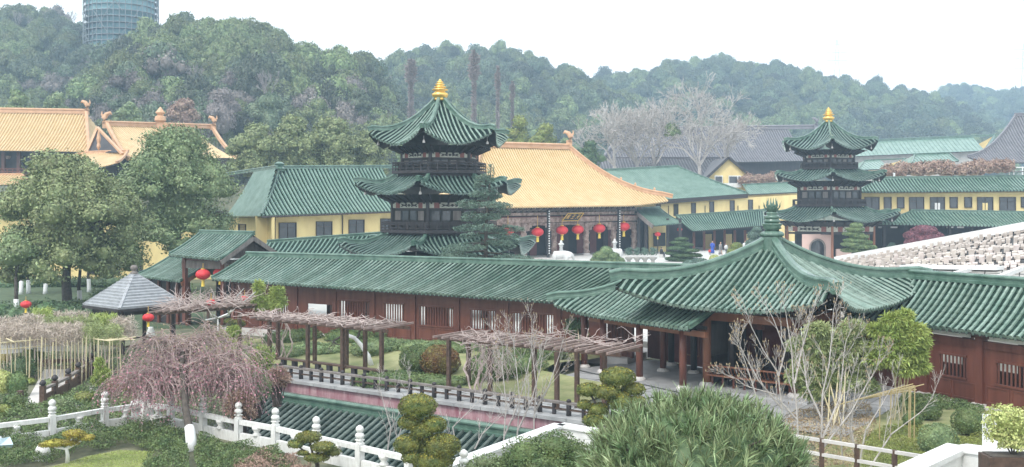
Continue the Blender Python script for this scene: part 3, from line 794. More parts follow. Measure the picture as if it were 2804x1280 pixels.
# ================================================================ GATEHOUSE at the far left end of the gallery
gt = thing('gatehouse', 'small gatehouse with raised gabled green roof at the left end of the long gallery', 'gatehouse', tuple(P(570, 800, 69)))
e0 = P(464, 698, 68); e1 = P(604, 711, 66); r0 = P(550, 640, 70.5); r1 = P(693, 644, 68.5)
gable_roof(gt, e0, e1, r0, r1, pitch=.26, r=.07, tl=.3, sag=.25, rscale=.75)
ex_, ey_ = frame_of(e0, e1)
bk = (2*r1-e1); bk.z = e1.z
m = MB(); m.beam(e1-V((0, 0, .22))+ex_*.05, r1-V((0, 0, .22))+ex_*.05, .07, .3); m.beam(r1-V((0, 0, .22))+ex_*.05, bk-V((0, 0, .22))+ex_*.05, .07, .3); obj('barge_board', m, MT['grey_wood'], gt)
m = MB(); gz = r1-ex_*.6
m.add([tuple(e1-ex_*.6-V((0, 0, .1))), tuple(gz-V((0, 0, .15))), tuple(bk-ex_*.6-V((0, 0, .1)))], [(0, 1, 2), (2, 1, 0)]); obj('gable_wall', m, MT['grey_wood'], gt)
rzg = math.atan2(ex_.y, ex_.x)
def gpt(a, b, z): q = V((e0.x, e0.y, 0))+ex_*a+ey_*b; return (q.x, q.y, z)
Lg = (e1-e0).length; zt = min(e0.z, e1.z)
for a in (.5, Lg-.6):
    for b in (.9, 4.1):
        obj('post', MB().box(gpt(a, b, (zt+.3)/2), (.26, .26, zt-.3), rzg), MT['wood'], gt)
for b in (.9, 4.1):
    obj('lintel', MB().box(gpt(Lg/2, b, zt-.45), (Lg-.5, .16, .5), rzg), MT['grey_wood'], gt)
    obj('upper_panel', MB().box(gpt(Lg/2, b, zt-.05), (Lg-1.2, .08, .28), rzg), MT['wood'], gt)
obj('door_leaf', MB().box(gpt(Lg/2, 4.0, 1.9), (Lg-.9, .1, 3.8), rzg), MT['dwood'], gt)
for i in range(9):
    obj('roof_batten', MB().box(gpt(Lg*.78+i*.16, 1.1, zt-.02), (.06, .7, .06), rzg), MT['white'], gt)
# left wing roof of the gatehouse
wg = thing('gallery_wing', 'low green tiled wing running left from the gatehouse toward the trees', 'gallery', tuple(P(440, 830, 70)))
w0 = P(374, 755, 71); w1 = P(495, 771, 68.4); q0 = P(466, 706, 73); q1 = P(575, 722, 70.5)
gable_roof(wg, w0, w1, q0, q1, pitch=.26, r=.07, tl=.3, sag=.3, rscale=.75)
exw, eyw = frame_of(w0, w1); rzw = math.atan2(exw.y, exw.x)
def wpt(a, b, z): q = V((w0.x, w0.y, 0))+exw*a+eyw*b; return (q.x, q.y, z)
Lw = (w1-w0).length
obj('barge_board', MB().beam(w1+exw*.06-V((0, 0, .2)), q1+exw*.06-V((0, 0, .2)), .07, .26), MT['woodl'], wg)
obj('wall_panel', MB().box(wpt(Lw*.5, .95, 1.55), (Lw-.6, .12, 3.1), rzw), MT['dwood'], wg)
for i in range(5): obj('post', MB().box(wpt(.35+(Lw-.7)*i/4, .85, 1.6), (.22, .22, 3.2), rzw), MT['wood'], wg)
# ================================================================ THE BIG PAVILION
PC = V((11.68, 46.0, 0)); PHI = math.atan2(-.08, -.9965)      # direction of the left corner
pv = thing('pavilion', 'large green pyramid roofed pavilion with leaf crowned finial on red brown columns', 'pavilion', (PC.x, PC.y, .1))
faces = regpoly_roof(pv, PC, PHI, 4, 6.7, 3.85, 2.6, Bend_r=.0, lift=1.1, flare=.5, conc=.46, Lr=4.0, pitch=.29, r=.078, tl=.34, hipscale=1.25)
# finial: ribbed drum, lotus cap, bell, drum, ball with leaves
zt = 6.15
fin = MB().lathe([(.44, -.3), (.44, .6)], (PC.x, PC.y, zt), 24, lobes=24, amp=.05); obj('finial_drum', fin, MT['ridge'], pv)
fin = MB().lathe([(.42, 0), (.5, .03), (.52, .12), (.46, .2), (.3, .27)], (PC.x, PC.y, zt+.6), 32, lobes=10, amp=.07); obj('finial_lotus', fin, MT['ridge'], pv, smooth=True)
fin = MB().lathe([(.3, 0), (.32, .06), (.42, .1), (.38, .18), (.45, .28), (.46, .32), (.34, .34)], (PC.x, PC.y, zt+.86), 20); obj('finial_bell', fin, MT['ridge'], pv, smooth=True)
fin = MB().lathe([(.28, 0), (.35, .04), (.36, .13), (.31, .17), (.31, .2), (.35, .23), (.35, .31), (.29, .36), (.22, .38), (.26, .42), (.26, .48), (.18, .52)], (PC.x, PC.y, zt+1.2), 20); obj('finial_drum', fin, MT['ridge'], pv, smooth=True)
fin = MB().lathe([(.12, 0), (.22, .06), (.26, .17), (.2, .3), (.06, .36)], (PC.x, PC.y, zt+1.7), 16); obj('finial_ball', fin, MT['ridge'], pv, smooth=True)
for ring, (rr, hh, n_) in enumerate(((.22, .58, 12), (.27, .44, 12))):
    for i in range(n_):
        a = 2*math.pi*(i+.5*ring)/n_; d = V((math.cos(a), math.sin(a), 0)); c = PC+d*rr*.75; c.z = zt+1.7
        l = V((-d.y, d.x, 0))*.055
        m = MB(); p1 = c+d*(.1+.06*ring)+V((0, 0, hh*.5)); p2 = c+d*(.04+.17*ring)+V((0, 0, hh+.1*(i % 2)))
        m.add([tuple(c-l*.5), tuple(c+l*.5), tuple(p1+l), tuple(p1-l), tuple(p2), tuple(p1-d*.03)], [(0, 1, 2, 3), (3, 2, 4), (0, 3, 5), (1, 5, 2), (3, 4, 5), (2, 5, 4)]); obj('finial_leaf', m, MT['ridge'], pv)
# structure below
Rc = 2.98; zf = .12
cor = [PC+V((math.cos(PHI+math.pi/2*i), math.sin(PHI+math.pi/2*i), 0))*Rc for i in range(4)]
inn = [PC+V((math.cos(PHI+math.pi/2*i), math.sin(PHI+math.pi/2*i), 0))*Rc*.62 for i in range(4)]
m = MB()
pr = [PC+V((math.cos(PHI+math.pi/2*i), math.sin(PHI+math.pi/2*i), 0))*4.3 for i in range(4)]
m.prism([(p.x, p.y) for p in pr], -.1, zf); obj('stone_floor', m, MT['paving'], pv)
for i in range(4):
    c = cor[i]
    obj('column', MB().tube([V((c.x, c.y, zf+.14)), V((c.x, c.y, 3.75))], .19, 12), MT['wood' if i else 'woodl'], pv, smooth=True)
    obj('column_base', MB().lathe([(.34, 0), (.34, .06), (.26, .16)], (c.x, c.y, zf), 12), MT['pale'], pv)
    # bracket cluster on the column head
    m = MB(); d = (c-PC).normalized(); l = V((-d.y, d.x, 0))
    for k_, (o_, z_) in enumerate(((.35, 3.45), (.6, 3.62), (.95, 3.8), (1.3, 3.98))):
        m.beam(V((c.x, c.y, z_)), V((c.x, c.y, z_))+d*o_, .14, .12)
        m.beam(V((c.x, c.y, z_))+d*o_*.8-l*.3*(1-.1*k_), V((c.x, c.y, z_))+d*o_*.8+l*.3*(1-.1*k_), .12, .1)
    obj('bracket', m, MT['grey_wood'], pv)
for i in range(4):
    a, b = cor[i], cor[(i+1) % 4]; d = (b-a).normalized(); n_ = V((d.y, -d.x, 0))
    if (a+b).dot(n_) < (PC*2).dot(n_): n_ = -n_
    obj('lintel', MB().beam(V((a.x, a.y, 3.22)), V((b.x, b.y, 3.22)), .2, .36), MT['woodl'], pv)
    obj('upper_beam', MB().beam(V((a.x, a.y, 3.62)), V((b.x, b.y, 3.62)), .16, .16), MT['dwood'], pv)
    for j in range(1, 8):                                    # rows of brackets under the eave
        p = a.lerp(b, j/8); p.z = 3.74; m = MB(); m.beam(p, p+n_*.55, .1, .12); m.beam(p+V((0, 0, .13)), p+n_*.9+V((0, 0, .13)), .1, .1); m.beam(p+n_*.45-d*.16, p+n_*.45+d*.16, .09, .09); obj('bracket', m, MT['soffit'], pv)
    # seat rail with curved back
    if i in (0, 1):
        seat = MB(); seat.beam(V((a.x, a.y, .62)), V((b.x, b.y, .62)), .34, .07); obj('seat', seat, MT['woodl'], pv)
        rl = MB(); rl.beam(V((a.x, a.y, 1.08))+n_*.28, V((b.x, b.y, 1.08))+n_*.28, .06, .07); obj('hand_rail', rl, MT['woodl'], pv)
        for j in range(24):
            p = a.lerp(b, (j+.5)/24); obj('baluster', MB().tube([V((p.x, p.y, .64)), V((p.x, p.y, .85))+n_*.2, V((p.x, p.y, 1.06))+n_*.28], .016, 4), MT['woodl'], pv)
        for j in range(8):
            p = a.lerp(b, (j+.5)/8); obj('seat_leg', MB().beam(V((p.x, p.y, zf)), V((p.x, p.y, .6)), .08, .08, up=V((1, 0, 0))), MT['wood'], pv)
for i in range(4):
    c = inn[i]; obj('inner_column', MB().tube([V((c.x, c.y, zf)), V((c.x, c.y, 4.2))], .17, 10), MT['dwood'], pv, smooth=True)
for i in (2, 3):                                                # dark slatted screens on the far sides
    a, b = cor[i], cor[(i+1) % 4]
    obj('screen_panel', MB().beam(V((a.x, a.y, .75)), V((b.x, b.y, .75)), .08, 1.25), MT['dwood'], pv)
    obj('screen_head', MB().beam(V((a.x, a.y, 2.95)), V((b.x, b.y, 2.95)), .08, .3), MT['dwood'], pv)
    for j in range(30):
        p = a.lerp(b, (j+.5)/30); obj('slat', MB().beam(V((p.x, p.y, 1.37)), V((p.x, p.y, 2.8)), .05, .09, up=V((1, 0, 0))), MT['dwood'], pv)
# table and chairs inside
tb = thing('round_table', 'dark round wooden table standing inside the open pavilion', 'table', (PC.x+.2, PC.y-.6, zf))
obj('tabletop', MB().lathe([(.75, 0), (.78, .03), (.75, .06)], (0, 0, .7), 20), MT['dwood'], tb, local=True)
obj('pedestal', MB().lathe([(.35, 0), (.3, .06), (.09, .15), (.09, .6), (.25, .7)], (0, 0, 0), 12), MT['dwood'], tb, local=True)
def chair(loc, rz, label):
    t = thing('armchair', label, 'chair', loc, 'dark chairs around the pavilion table', rz)
    obj('seat', MB().box((0, 0, .45), (.52, .48, .06)), MT['dwood'], t, local=True)
    obj('backrest', MB().box((0, .22, .78), (.52, .05, .55)), MT['dwood'], t, local=True)
    for sx in (-.22, .22):
        for sy in (-.2, .2): obj('leg', MB().box((sx, sy, .22), (.05, .05, .44)), MT['dwood'], t, local=True)
        obj('armrest', MB().box((sx*1.1, -.02, .66), (.05, .42, .04)), MT['dwood'], t, local=True)
chair((PC.x-1.0, PC.y-1.0, zf), 1.9, 'dark armchair left of the round pavilion table')
chair((PC.x+1.3, PC.y-1.2, zf), -2.2, 'dark armchair right of the round pavilion table')
chair((PC.x+.1, PC.y+.7, zf), 0, 'dark armchair behind the round pavilion table')
obj('incense_lantern', MB().lathe([(.3, 0), (.3, .12), (.12, .2), (.12, .7), (.34, .8), (.3, 1.2), (.42, 1.28), (.2, 1.5), (.05, 1.6)], (0, 0, 0), 6), MT['dwood'], None, label='dark grey stone lantern beside the front column of the big pavilion', cat='stone lantern').location = (12.6, 41.2, 0)
# ================================================================ LOW PORCH ROOF joining gallery and pavilion
pr_ = thing('porch', 'low green tiled porch on red brown posts joining gallery and big pavilion', 'porch', tuple(P(1751, 1050, 47.5)))
tip = P(1531, 848, 50.6); er = P(1888, 893, 43.2)
exP = V((er.x-tip.x, er.y-tip.y, 0)).normalized(); eyP = V((-exP.y, exP.x, 0))
Lp = (V((er.x, er.y, 0))-V((tip.x, tip.y, 0))).length
Cm = tip.lerp(er, .5)
f = Face(Cm, exP, eyP, Lp/2, 3.0, 2.95, 1.75, kL=1.0, kR=0, conc=.35, lift=.62, Lr=3.0, flare=.35)
f.build(pr_, pitch=.3, r=.08, tl=.34)
obj('hip_ridge', MB().sweep(f.hip(-1, 10, ext=.4), rprof(1.0)), MT['ridge'], pr_)
tl_ = f.pt(-Lp/2+3.0, 3.0); tr_ = f.pt(Lp/2, 3.0)
obj('ridge_beam', MB().sweep([tl_, tl_.lerp(tr_, .5), tr_], rprof(1.0)), MT['ridge'], pr_)
f2 = Face(V((tip.x, tip.y, 0))+eyP*3.0, -eyP, exP, 3.0, 3.0, 2.95, 1.75, kL=1.0, kR=1.0, conc=.35, lift=.62, Lr=3.0, flare=.35)
f2.build(pr_, pitch=.3, r=.08, tl=.34)
f3 = Face(Cm+eyP*6.0, -exP, -eyP, Lp/2, 3.0, 2.95, 1.75, kL=0, kR=1.0, conc=.35, lift=.62, Lr=3.0, flare=.35)
f3.build(pr_, pitch=.3, r=.08, tl=.34, rows=False)
obj('verge_ridge', MB().sweep([f.pt(Lp/2, 3*i/6) for i in range(7)], rprof(.6)), MT['ridge'], pr_)
C0 = V((tip.x, tip.y, 0))
def ppt(a, b, z): q = C0+exP*a+eyP*b; return V((q.x, q.y, z))
for (u, b) in ((1652, 1.0), (1751, 1.0), (1870, 1.0), (1600, 1.2)):
    q0 = C0+eyP*b; a = along(q0, exP, u)
    obj('post', MB().tube([ppt(a, b, .2), ppt(a, b, 2.95)], .165, 12), MT['wood'], pr_, smooth=True)
    obj('post_base', MB().lathe([(.3, 0), (.3, .08), (.2, .18)], tuple(ppt(a, b, .08)), 12), MT['pale'], pr_)
    mm = MB()
    for k_, (o_, z_) in enumerate(((.3, 2.75), (.55, 2.86), (.8, 2.97))):
        mm.beam(ppt(a, b, z_), ppt(a, b-o_, z_), .12, .1); mm.beam(ppt(a-.28, b-o_*.7, z_), ppt(a+.28, b-o_*.7, z_), .1, .09)
    obj('bracket', mm, MT['grey_wood'], pr_)
for (u, b) in ((1718, 4.4), (1816, 3.6), (1838, 5.2), (1900, 4.4)):
    q0 = C0+eyP*b; a = along(q0, exP, u)
    obj('post', MB().tube([ppt(a, b, .2), ppt(a, b, 3.2)], .16, 10), MT['dwood' if u > 1830 else 'wood'], pr_, smooth=True)
    obj('post_base', MB().lathe([(.3, 0), (.3, .08), (.2, .18)], tuple(ppt(a, b, .08)), 12), MT['pale'], pr_)
obj('lintel', MB().beam(ppt(1.2, 1.0, 2.62), ppt(Lp, 1.0, 2.62), .18, .26), MT['woodl'], pr_)
obj('upper_beam', MB().beam(ppt(.8, 1.0, 2.9), ppt(Lp, 1.0, 2.9), .14, .14), MT['dwood'], pr_)
obj('lintel', MB().beam(ppt(1.2, 4.6, 2.7), ppt(Lp, 4.6, 2.7), .18, .26), MT['wood'], pr_)
m = MB(); m.add([tuple(ppt(.6, .5, .1)), tuple(ppt(Lp+.5, .3, .1)), tuple(ppt(Lp+.5, 5.8, .1)), tuple(ppt(.6, 5.8, .1))], [(0, 1, 2, 3)]); obj('stone_floor', m, MT['paving'], pr_)
m = MB(); m.beam(ppt(-.2, 6.1, 1.5), ppt(Lp-.3, 6.1, 1.5), .1, 2.8); obj('back_screen', m, MT['reddoor'], pr_)
for j in range(4):
    m = MB(); a0 = 2.4+j*1.5
    m.beam(ppt(a0, 6.02, .6), ppt(a0+1.2, 6.02, .6), .05, .06); m.beam(ppt(a0, 6.02, 1.7), ppt(a0+1.2, 6.02, 1.7), .05, .06)
    m.beam(ppt(a0, 6.02, .6), ppt(a0, 6.02, 1.7), .06, .05, up=V((1, 0, 0))); m.beam(ppt(a0+1.2, 6.02, .6), ppt(a0+1.2, 6.02, 1.7), .06, .05, up=V((1, 0, 0))); obj('screen_moulding', m, MT['woodl'], pr_)
# ================================================================ RIGHT GALLERY
gB = thing('covered_gallery', 'green tiled gallery with slatted maroon wall running off at the right edge', 'gallery', tuple(G(2698, 1108, 0)))
# extend both lines past the frame
def ext(p, q, t): return p+(q-p)*t
E0b = P(2312, 863, 47.4); E1b = P(2804, 926, 39.1); R0b = P(2512, 765, 45.8); R1b = P(2804, 786, 41.3)
E1x = ext(E0b, E1b, 1.75)
exB, eyB = frame_of(E0b, E1b)
dB = (R0b-E0b).dot(eyB); R0x = V((E0b.x, E0b.y, 0))+eyB*1.95+exB*.0; R0x.z = R0b.z; R1x = V((E1x.x, E1x.y, 0))+eyB*1.95; R1x.z = R0b.z+(R1b.z-R0b.z)*1.75
gable_roof(gB, E0b, E1x, R0x, R1x, pitch=.32, r=.084, tl=.33, sag=.3, rscale=1.1)
rzB = math.atan2(exB.y, exB.x); LB = (E1x-E0b).length; WB0 = E0b+eyB*.55
def ptB(a, b, z): q = V((WB0.x, WB0.y, 0))+exB*a+eyB*b; return (q.x, q.y, z)
def boxB(mb, a0, a1, b, z0, z1, th): mb.box(ptB((a0+a1)/2, b, (z0+z1)/2), (a1-a0, th, z1-z0), rzB)
a87 = along(WB0, exB, 2687); sp = 2.75
pb = [a87+sp*i for i in range(-3, 3)]
zh = min(E0b.z, E1x.z)-.12
for a in pb:
    for b in (0, 2.6):
        m = MB(); boxB(m, a-.17, a+.17, b, .02, zh, .34); obj('post', m, MT['wood'], gB)
    obj('post_base', MB().box(ptB(a, 0, .06), (.55, .5, .2), rzB), MT['pale'], gB)
for b in (0, 2.6): obj('lintel', MB().beam(ptB(pb[0], b, zh-.42), ptB(pb[-1], b, zh-.42), .18, .3), MT['wood'], gB)
for a0, a1 in zip(pb[:-1], pb[1:]):
    bay(a0+.17, a1-.17, 'W', gB, boxB, .08, zh-.55, sill=1.02, slatw=.06)
    n_ = 3
    m = MB(); boxB(m, a0+.4, a1-.5, -.02, zh-.22, zh-.08, .05); obj('bright_gap_strip', m, MT['white'], gB)  # added white strip; its colour stands for brightness seen through the eave gap
m = MB(); c = ptB((pb[0]+pb[-1])/2, 1.3, .0); m.box(c, (pb[-1]-pb[0]+.6, 3.6, .16), rzB); obj('stone_base', m, MT['pale'], gB)
m = MB(); boxB(m, pb[0], pb[-1], 2.6, .08, 1.1, .1); obj('back_panel', m, MT['wood'], gB)
# ================================================================ GARDEN TERRACE
eT = V((dW.x, dW.y, 0)); nT = V((-dW.y, dW.x, 0)); rzT = math.atan2(dW.y, dW.x)
T0 = V((PW_A.x, PW_A.y, 0)); LT = (PW_B-PW_A).length
def tpt(a, b, z=0): q = T0+eT*a+nT*b; return V((q.x, q.y, z))
tw = thing('retaining_wall', 'flaking maroon plaster retaining wall with grey coping under the garden terrace', 'wall', tuple(tpt(LT/2, 0, -5)))
m = MB(); m.beam(tpt(0, .15, -2.55), tpt(LT, .15, -2.55), .3-.004, 4.9); obj('wall_face', m, MT['purple'], tw)
for i in range(14):
    a0 = LT*i/14; obj('coping_slab', MB().beam(tpt(a0+.015, .1, -.03), tpt(a0+LT/14-.015, .1, -.03), .5, .14), MT['paving'], tw)
# terrace walk: slabs
wk = MB()
for i in range(int(LT/1.1)):
    for j in range(3):
        a0 = i*1.1+(.3 if j % 2 else 0); b0 = .38+j*.75
        wk.add([tuple(tpt(a0+.02, b0+.02, .02+.006*((i*7+j*3) % 3))), tuple(tpt(a0+1.08, b0+.02, .02+.006*((i*5+j) % 3))), tuple(tpt(a0+1.08, b0+.73, .02)), tuple(tpt(a0+.02, b0+.73, .02))], [(0, 1, 2, 3)])
obj('terrace_paving', wk, MT['paving'], kind='structure')
# low railing on the terrace edge
rl = thing('low_railing', 'low dark railing with turned posts along the terrace edge above the maroon wall', 'railing', tuple(tpt(LT/2, .35)))
rb0 = .35
us = []
a0 = along(tpt(0, rb0), eT, 770); a1 = along(tpt(0, rb0), eT, 1640)
n_ = int(round((a1-a0)/1.32)); 
obj('top_rail', MB().beam(tpt(a0, rb0, .52), tpt(a1, rb0, .52), .2, .09), MT['grey_wood'], rl)
obj('lower_rail', MB().beam(tpt(a0, rb0, .27), tpt(a1, rb0, .27), .1, .06), MT['perg'], rl)
for i in range(n_+1):
    p = tpt(a0+(a1-a0)*i/n_, rb0, 0)
    obj('turned_post', MB().lathe([(.1, 0), (.1, .5), (.05, .53), (.085, .56), (.1, .61), (.08, .66), (.03, .69)], tuple(p), 8), MT['dwood'], rl, smooth=True)
    if i < n_:
        q = tpt(a0+(a1-a0)*(i+.5)/n_, rb0, 0)
        obj('short_post', MB().box((q.x, q.y, .25), (.12, .12, .5), rzT), MT['dwood'], rl)
# ---- pergolas
def pergola(name, label, posts_u, bf, bb, z, raf_a0, raf_a1, nraf, mats='rafter', rl_=.65, zsink=0):
    t = thing('pergola', label, 'pergola', tuple(tpt(raf_a0, bf, 0)))
    A = []
    for u, b in posts_u:
        a = along(tpt(0, b), eT, u); A.append(a)
        obj('post', MB().box(tuple(tpt(a, b, z/2)), (.16, .16, z), rzT), MT['perg'], t)
    for b in (bf, bb):
        obj('long_beam', MB().beam(tpt(raf_a0, b, z), tpt(raf_a1, b, z), .1, .16), MT['perg'], t)
    for i in range(nraf):
        a = raf_a0+(raf_a1-raf_a0)*(i+.5)/nraf
        obj('rafter', MB().beam(tpt(a, bf-rl_, z+.12), tpt(a+.12*(i % 2), bb+rl_, z+.12+.02*(i % 3)), .09, .09), MT[mats], t)
    return t, A
pbf, pbb = 2.2, 3.7
ta, A_ = pergola('pergola', 'timber pergola roofed with tangled bare wisteria above a bench', [(738, pbf), (843, pbf), (938, pbf), (1045, pbf), (656, pbb), (761, pbb), (862, pbb), (949, pbb), (1000, pbb)], pbf, pbb, 2.35,
    along(tpt(0, pbf), eT, 700), along(tpt(0, pbf), eT, 1062), 15)
aA0 = along(tpt(0, pbf), eT, 690); aA1 = along(tpt(0, pbf), eT, 1050)
rg = random.Random(3)
def vine_mat(name, label, a0, a1, b0, b1, z, n, seed, matn='vine', r=.022, thick=.35, L=1.6):
    rg = random.Random(seed); mb = MB()
    for i in range(n):
        a = rg.uniform(a0, a1); b = rg.uniform(b0, b1); zz = z+rg.uniform(0, thick*.6)
        d = V((rg.uniform(-1, 1), rg.uniform(-.8, .8), rg.uniform(-.1, .25))); q = tpt(a, b, zz); dd = (eT*d.x+nT*d.y*.9+V((0, 0, d.z))).normalized()
        pts = [q]; L_ = rg.uniform(.5, 1.0)*L
        for k in range(5):
            dd = (dd+V((rg.uniform(-1, 1), rg.uniform(-1, 1), rg.uniform(-.45, .42)))*.45).normalized(); q = q+dd*L_/5
            q.z = min(max(q.z, z-.1), z+thick+.25*rg.random()); pts.append(V(q))
        rr = r*rg.uniform(.5, 1.5); mb.tube(pts, [rr, rr*.95, rr*.85, rr*.75, rr*.6, rr*.4], 4, cap=False)
    return obj(name, mb, MT[matn], label=label, cat='climbing vine')
o = vine_mat('wisteria_vine', 'pale leafless wisteria tangle heaped over the left pergola', along(tpt(0, pbf), eT, 680), aA1-.6, pbf-.5, pbb+.3, 2.5, 260, 5, r=.019, L=.9, thick=.22)
# vine stems climbing the posts
for (u, b, lb) in ((761, pbb, 'twisted white vine stem climbing the second rear pergola post'), (1283+20, pbf+.3, 'thin vine stem climbing the right pergola post')):
    mb = MB(); a = along(tpt(0, b), eT, u); rg = random.Random(int(u))
    for s in range(4):
        q = tpt(a+rg.uniform(-.2, .5), b+rg.uniform(-.2, .3), 0); pts = [q]
        for k in range(8):
            q = q+V((rg.uniform(-.22, .22), rg.uniform(-.15, .15), .33)); pts.append(V(q))
        mb.tube(pts, [.045]*4+[.035]*3+[.02]*2, 5, cap=False)
    obj('climber', mb, MT['vine'], label=lb, cat='climbing vine')
# bench under the pergola
bn = thing('long_bench', 'long dark plank bench on block legs beneath the left pergola', 'bench', tuple(tpt(aA0+2, pbf+.1)))
b0_, b1_ = along(tpt(0, pbf+.05), eT, 757), along(tpt(0, pbf+.05), eT, 1052)
for s in range(3):
    aa, ab = b0_+(b1_-b0_)*s/3+.03, b0_+(b1_-b0_)*(s+1)/3-.03
    obj('seat_plank', MB().beam(tpt(aa, pbf+.15, .46), tpt(ab, pbf+.15, .46), .34, .07), MT['perg'], bn)
    for k in range(3):
        q = tpt(aa+(ab-aa)*(k+.5)/3, pbf+.15, .21); obj('leg', MB().box(tuple(q), (.24, .2, .42), rzT), MT['dwood'], bn)
aB0 = along(tpt(0, 2.0), eT, 1200); aB1 = along(tpt(0, 2.0), eT, 1700)
tb2, _ = pergola('pergola', 'open timber pergola with pale curved rafters reaching the porch', [(1229, 2.0), (1283, 3.4), (1342, 2.0), (1463, 2.0), (1525, 1.3), (1580, 2.0), (1655, 2.6)], 2.0, 3.6, 2.3, aB0, aB1, 19)
vine_mat('vine_tangle', 'pinkish bare twiggy vine massed on the middle of the right pergola', along(tpt(0, 2.8), eT, 1300), along(tpt(0, 2.8), eT, 1400), 1.3, 4.0, 2.15, 150, 9, r=.014, thick=.55, L=1.0)
vine_mat('vine_tangle', 'sparse bare vine trailing over the porch end of the right pergola', along(tpt(0, 2.8), eT, 1450), aB1, 2.4, 4.2, 2.4, 60, 19, r=.013, thick=.55, L=1.3)
mb = MB(); rg = random.Random(77)
for i in range(110):                                       # hanging twigs
    a = along(tpt(0, 2.3), eT, rg.uniform(1315, 1400)); q = tpt(a, rg.uniform(1.2, 3.2), rg.uniform(1.3, 2.5)); pts = [q]
    for k in range(5): q = q+V((rg.uniform(-.14, .14), rg.uniform(-.1, .1), -rg.uniform(.05, .26))); pts.append(V(q))
    mb.tube(pts, .011, 3, cap=False)
obj('hanging_vine', mb, MT['vine'], label='curtain of thin pink twigs hanging below the right pergola', cat='climbing vine')
# ---- lawn mounds and clipped shrubs
lw = MB(); NX, NY = 60, 34
def lawn_z(a, b):
    z = .05+.38*max(0, min(1, (b-2.6)/11))**1.3
    for (ca, cb, r_, h) in ((6, 7, 3, .35), (11.5, 8, 3.2, .4), (15, 10, 3, .3), (2, 8, 3, .3)):
        d2 = ((a-ca)/r_)**2+((b-cb)/(r_*.8))**2
        z += h*math.exp(-d2*1.5)
    return z+.03*mnoise.noise(V((a*1.2, b*1.2, 0)))
for i in range(NX+1):
    for j in range(NY+1):
        a = -9+30*i/NX; b = 2.75+12.4*j/NY+0; p = tpt(a, b, lawn_z(a, b)); lw.v.append(tuple(p))
for i in range(NX):
    for j in range(NY):
        a = -9+30*(i+.5)/NX; b = 2.75+12.4*(j+.5)/NY
        if (a > 12.2 and b > 6.6) or a > 16.5: continue
        n1 = i*(NY+1)+j; lw.f.append((n1, n1+NY+1, n1+NY+2, n1+1))
obj('lawn', lw, MT['grass'], kind='structure', smooth=True)
pvg = MB(); rg = random.Random(2)
for i in range(15):
    for j in range(9):
        a = 12.25+i*1.0; b = 2.8+j*1.3
        if a < 16.5 and b < 6.5: continue
        z = .035+.004*((i*3+j*5) % 4); pvg.add([tuple(tpt(a+.02, b+.02, z)), tuple(tpt(a+.98, b+.02, z)), tuple(tpt(a+.98, b+1.28, z)), tuple(tpt(a+.02, b+1.28, z))], [(0, 1, 2, 3)])
obj('pavilion_paving', pvg, MT['paving'], kind='structure')
def on_lawn(u, v, seed=0):
    z = .2
    for _ in range(6):
        p = G(u, v, z); q = V((p.x, p.y, 0))-T0; z = lawn_z(q.dot(eT), q.dot(nT))
    return G(u, v, z)
def ground_cover(name, label, uv, r, leaf, size, seed, dens=260):
    pass
# low spreading juniper mats on the lawn
mats = [(1080, 958, 2.3, .38, 'leaf_pine', 'long low juniper mat on the lawn between the two pergolas'), (885, 962, 1.6, .42, 'leaf_pine', 'rounded juniper mound seen through the left pergola'),
        (800, 930, 1.5, .5, 'leaf_box', 'dark low bush near the gallery wall behind the left pergola'), (730, 975, 1.7, .4, 'leaf_pine', 'juniper mat at the left foot of the pergola'), (960, 932, 1.5, .55, 'leaf_box', 'deep green bush behind the white painted trunk'),
        (1190, 955, 1.9, .3, 'leaf_pine', 'flat green mat beneath the gallery wall right of the lawn'), (1040, 925, 1.1, .5, 'leaf_box', 'small dark mound against the gallery wall'), (1130, 1040, 2.6, .3, 'leaf_box', 'dense green cover in front of the twin round shrubs'), (1400, 1010, 2.6, .55, 'leaf_box', 'tall grassy bank behind the right pergola'), (1500, 985, 2.0, .8, 'leaf_box', 'dark bushes between the right pergola posts and the gallery'), (1340, 960, 1.8, .5, 'leaf_pine', 'green mound behind the hanging vine')]
for k, (u, v, r, h, lf, lb) in enumerate(mats):
    p = on_lawn(u, v); rg = random.Random(k)
    bl = [(rg.uniform(-.65, .65)*r, rg.uniform(-.45, .45)*r, h*.25, r*rg.uniform(.35, .6), r*rg.uniform(.3, .5), h*rg.uniform(.7, 1.1)) for _ in range(7)]
    shrub('juniper_mat' if lf == 'leaf_pine' else 'low_bush', lb, 'ground shrub', tuple(p), r, lf, dens=190, size=.13, seed=k+3, blobs=bl, core=.85, stem=False, shell=.14, rough=.1, asp=.35, align=.4)
shrub('round_shrub', 'clipped round green shrub, left of the touching pair on the lawn', 'shrub', tuple(on_lawn(1140, 1017)), (.82, .8, .72), 'leaf_box', 420, .085, 11)
shrub('round_shrub', 'clipped round shrub with bronze red tips, right of the touching pair', 'shrub', tuple(on_lawn(1205, 1022)), (.95, .9, .76), 'leaf_bronze', 420, .085, 12)
# white trunked leaning tree
wt = thing('leaning_tree', 'bare twisted tree with white painted leaning trunk in the pergola lawn', 'tree', tuple(on_lawn(1018, 1000)))
mb = MB().tube([V((0, 0, -.1)), V((-.18, 0, .45)), V((-.5, 0, .95)), V((-.85, 0, 1.35)), V((-1.25, 0, 1.5))], [.14, .12, .11, .1, .09], 8); obj('trunk', mb, MT['wash'], wt, local=True, smooth=True)
mb = MB(); rg = random.Random(8); branch(mb, V((-1.2, 0, 1.48)), V((-1, 0, .35)), .8, .07, 4, rg, wob=.5, split=(2, 3), ang=.8); branch(mb, V((-.8, 0, 1.3)), V((.9, 0, .9)), .9, .06, 4, rg, wob=.5, split=(2, 3), ang=.8)
obj('branches', mb, MT['dbark'], wt, local=True)
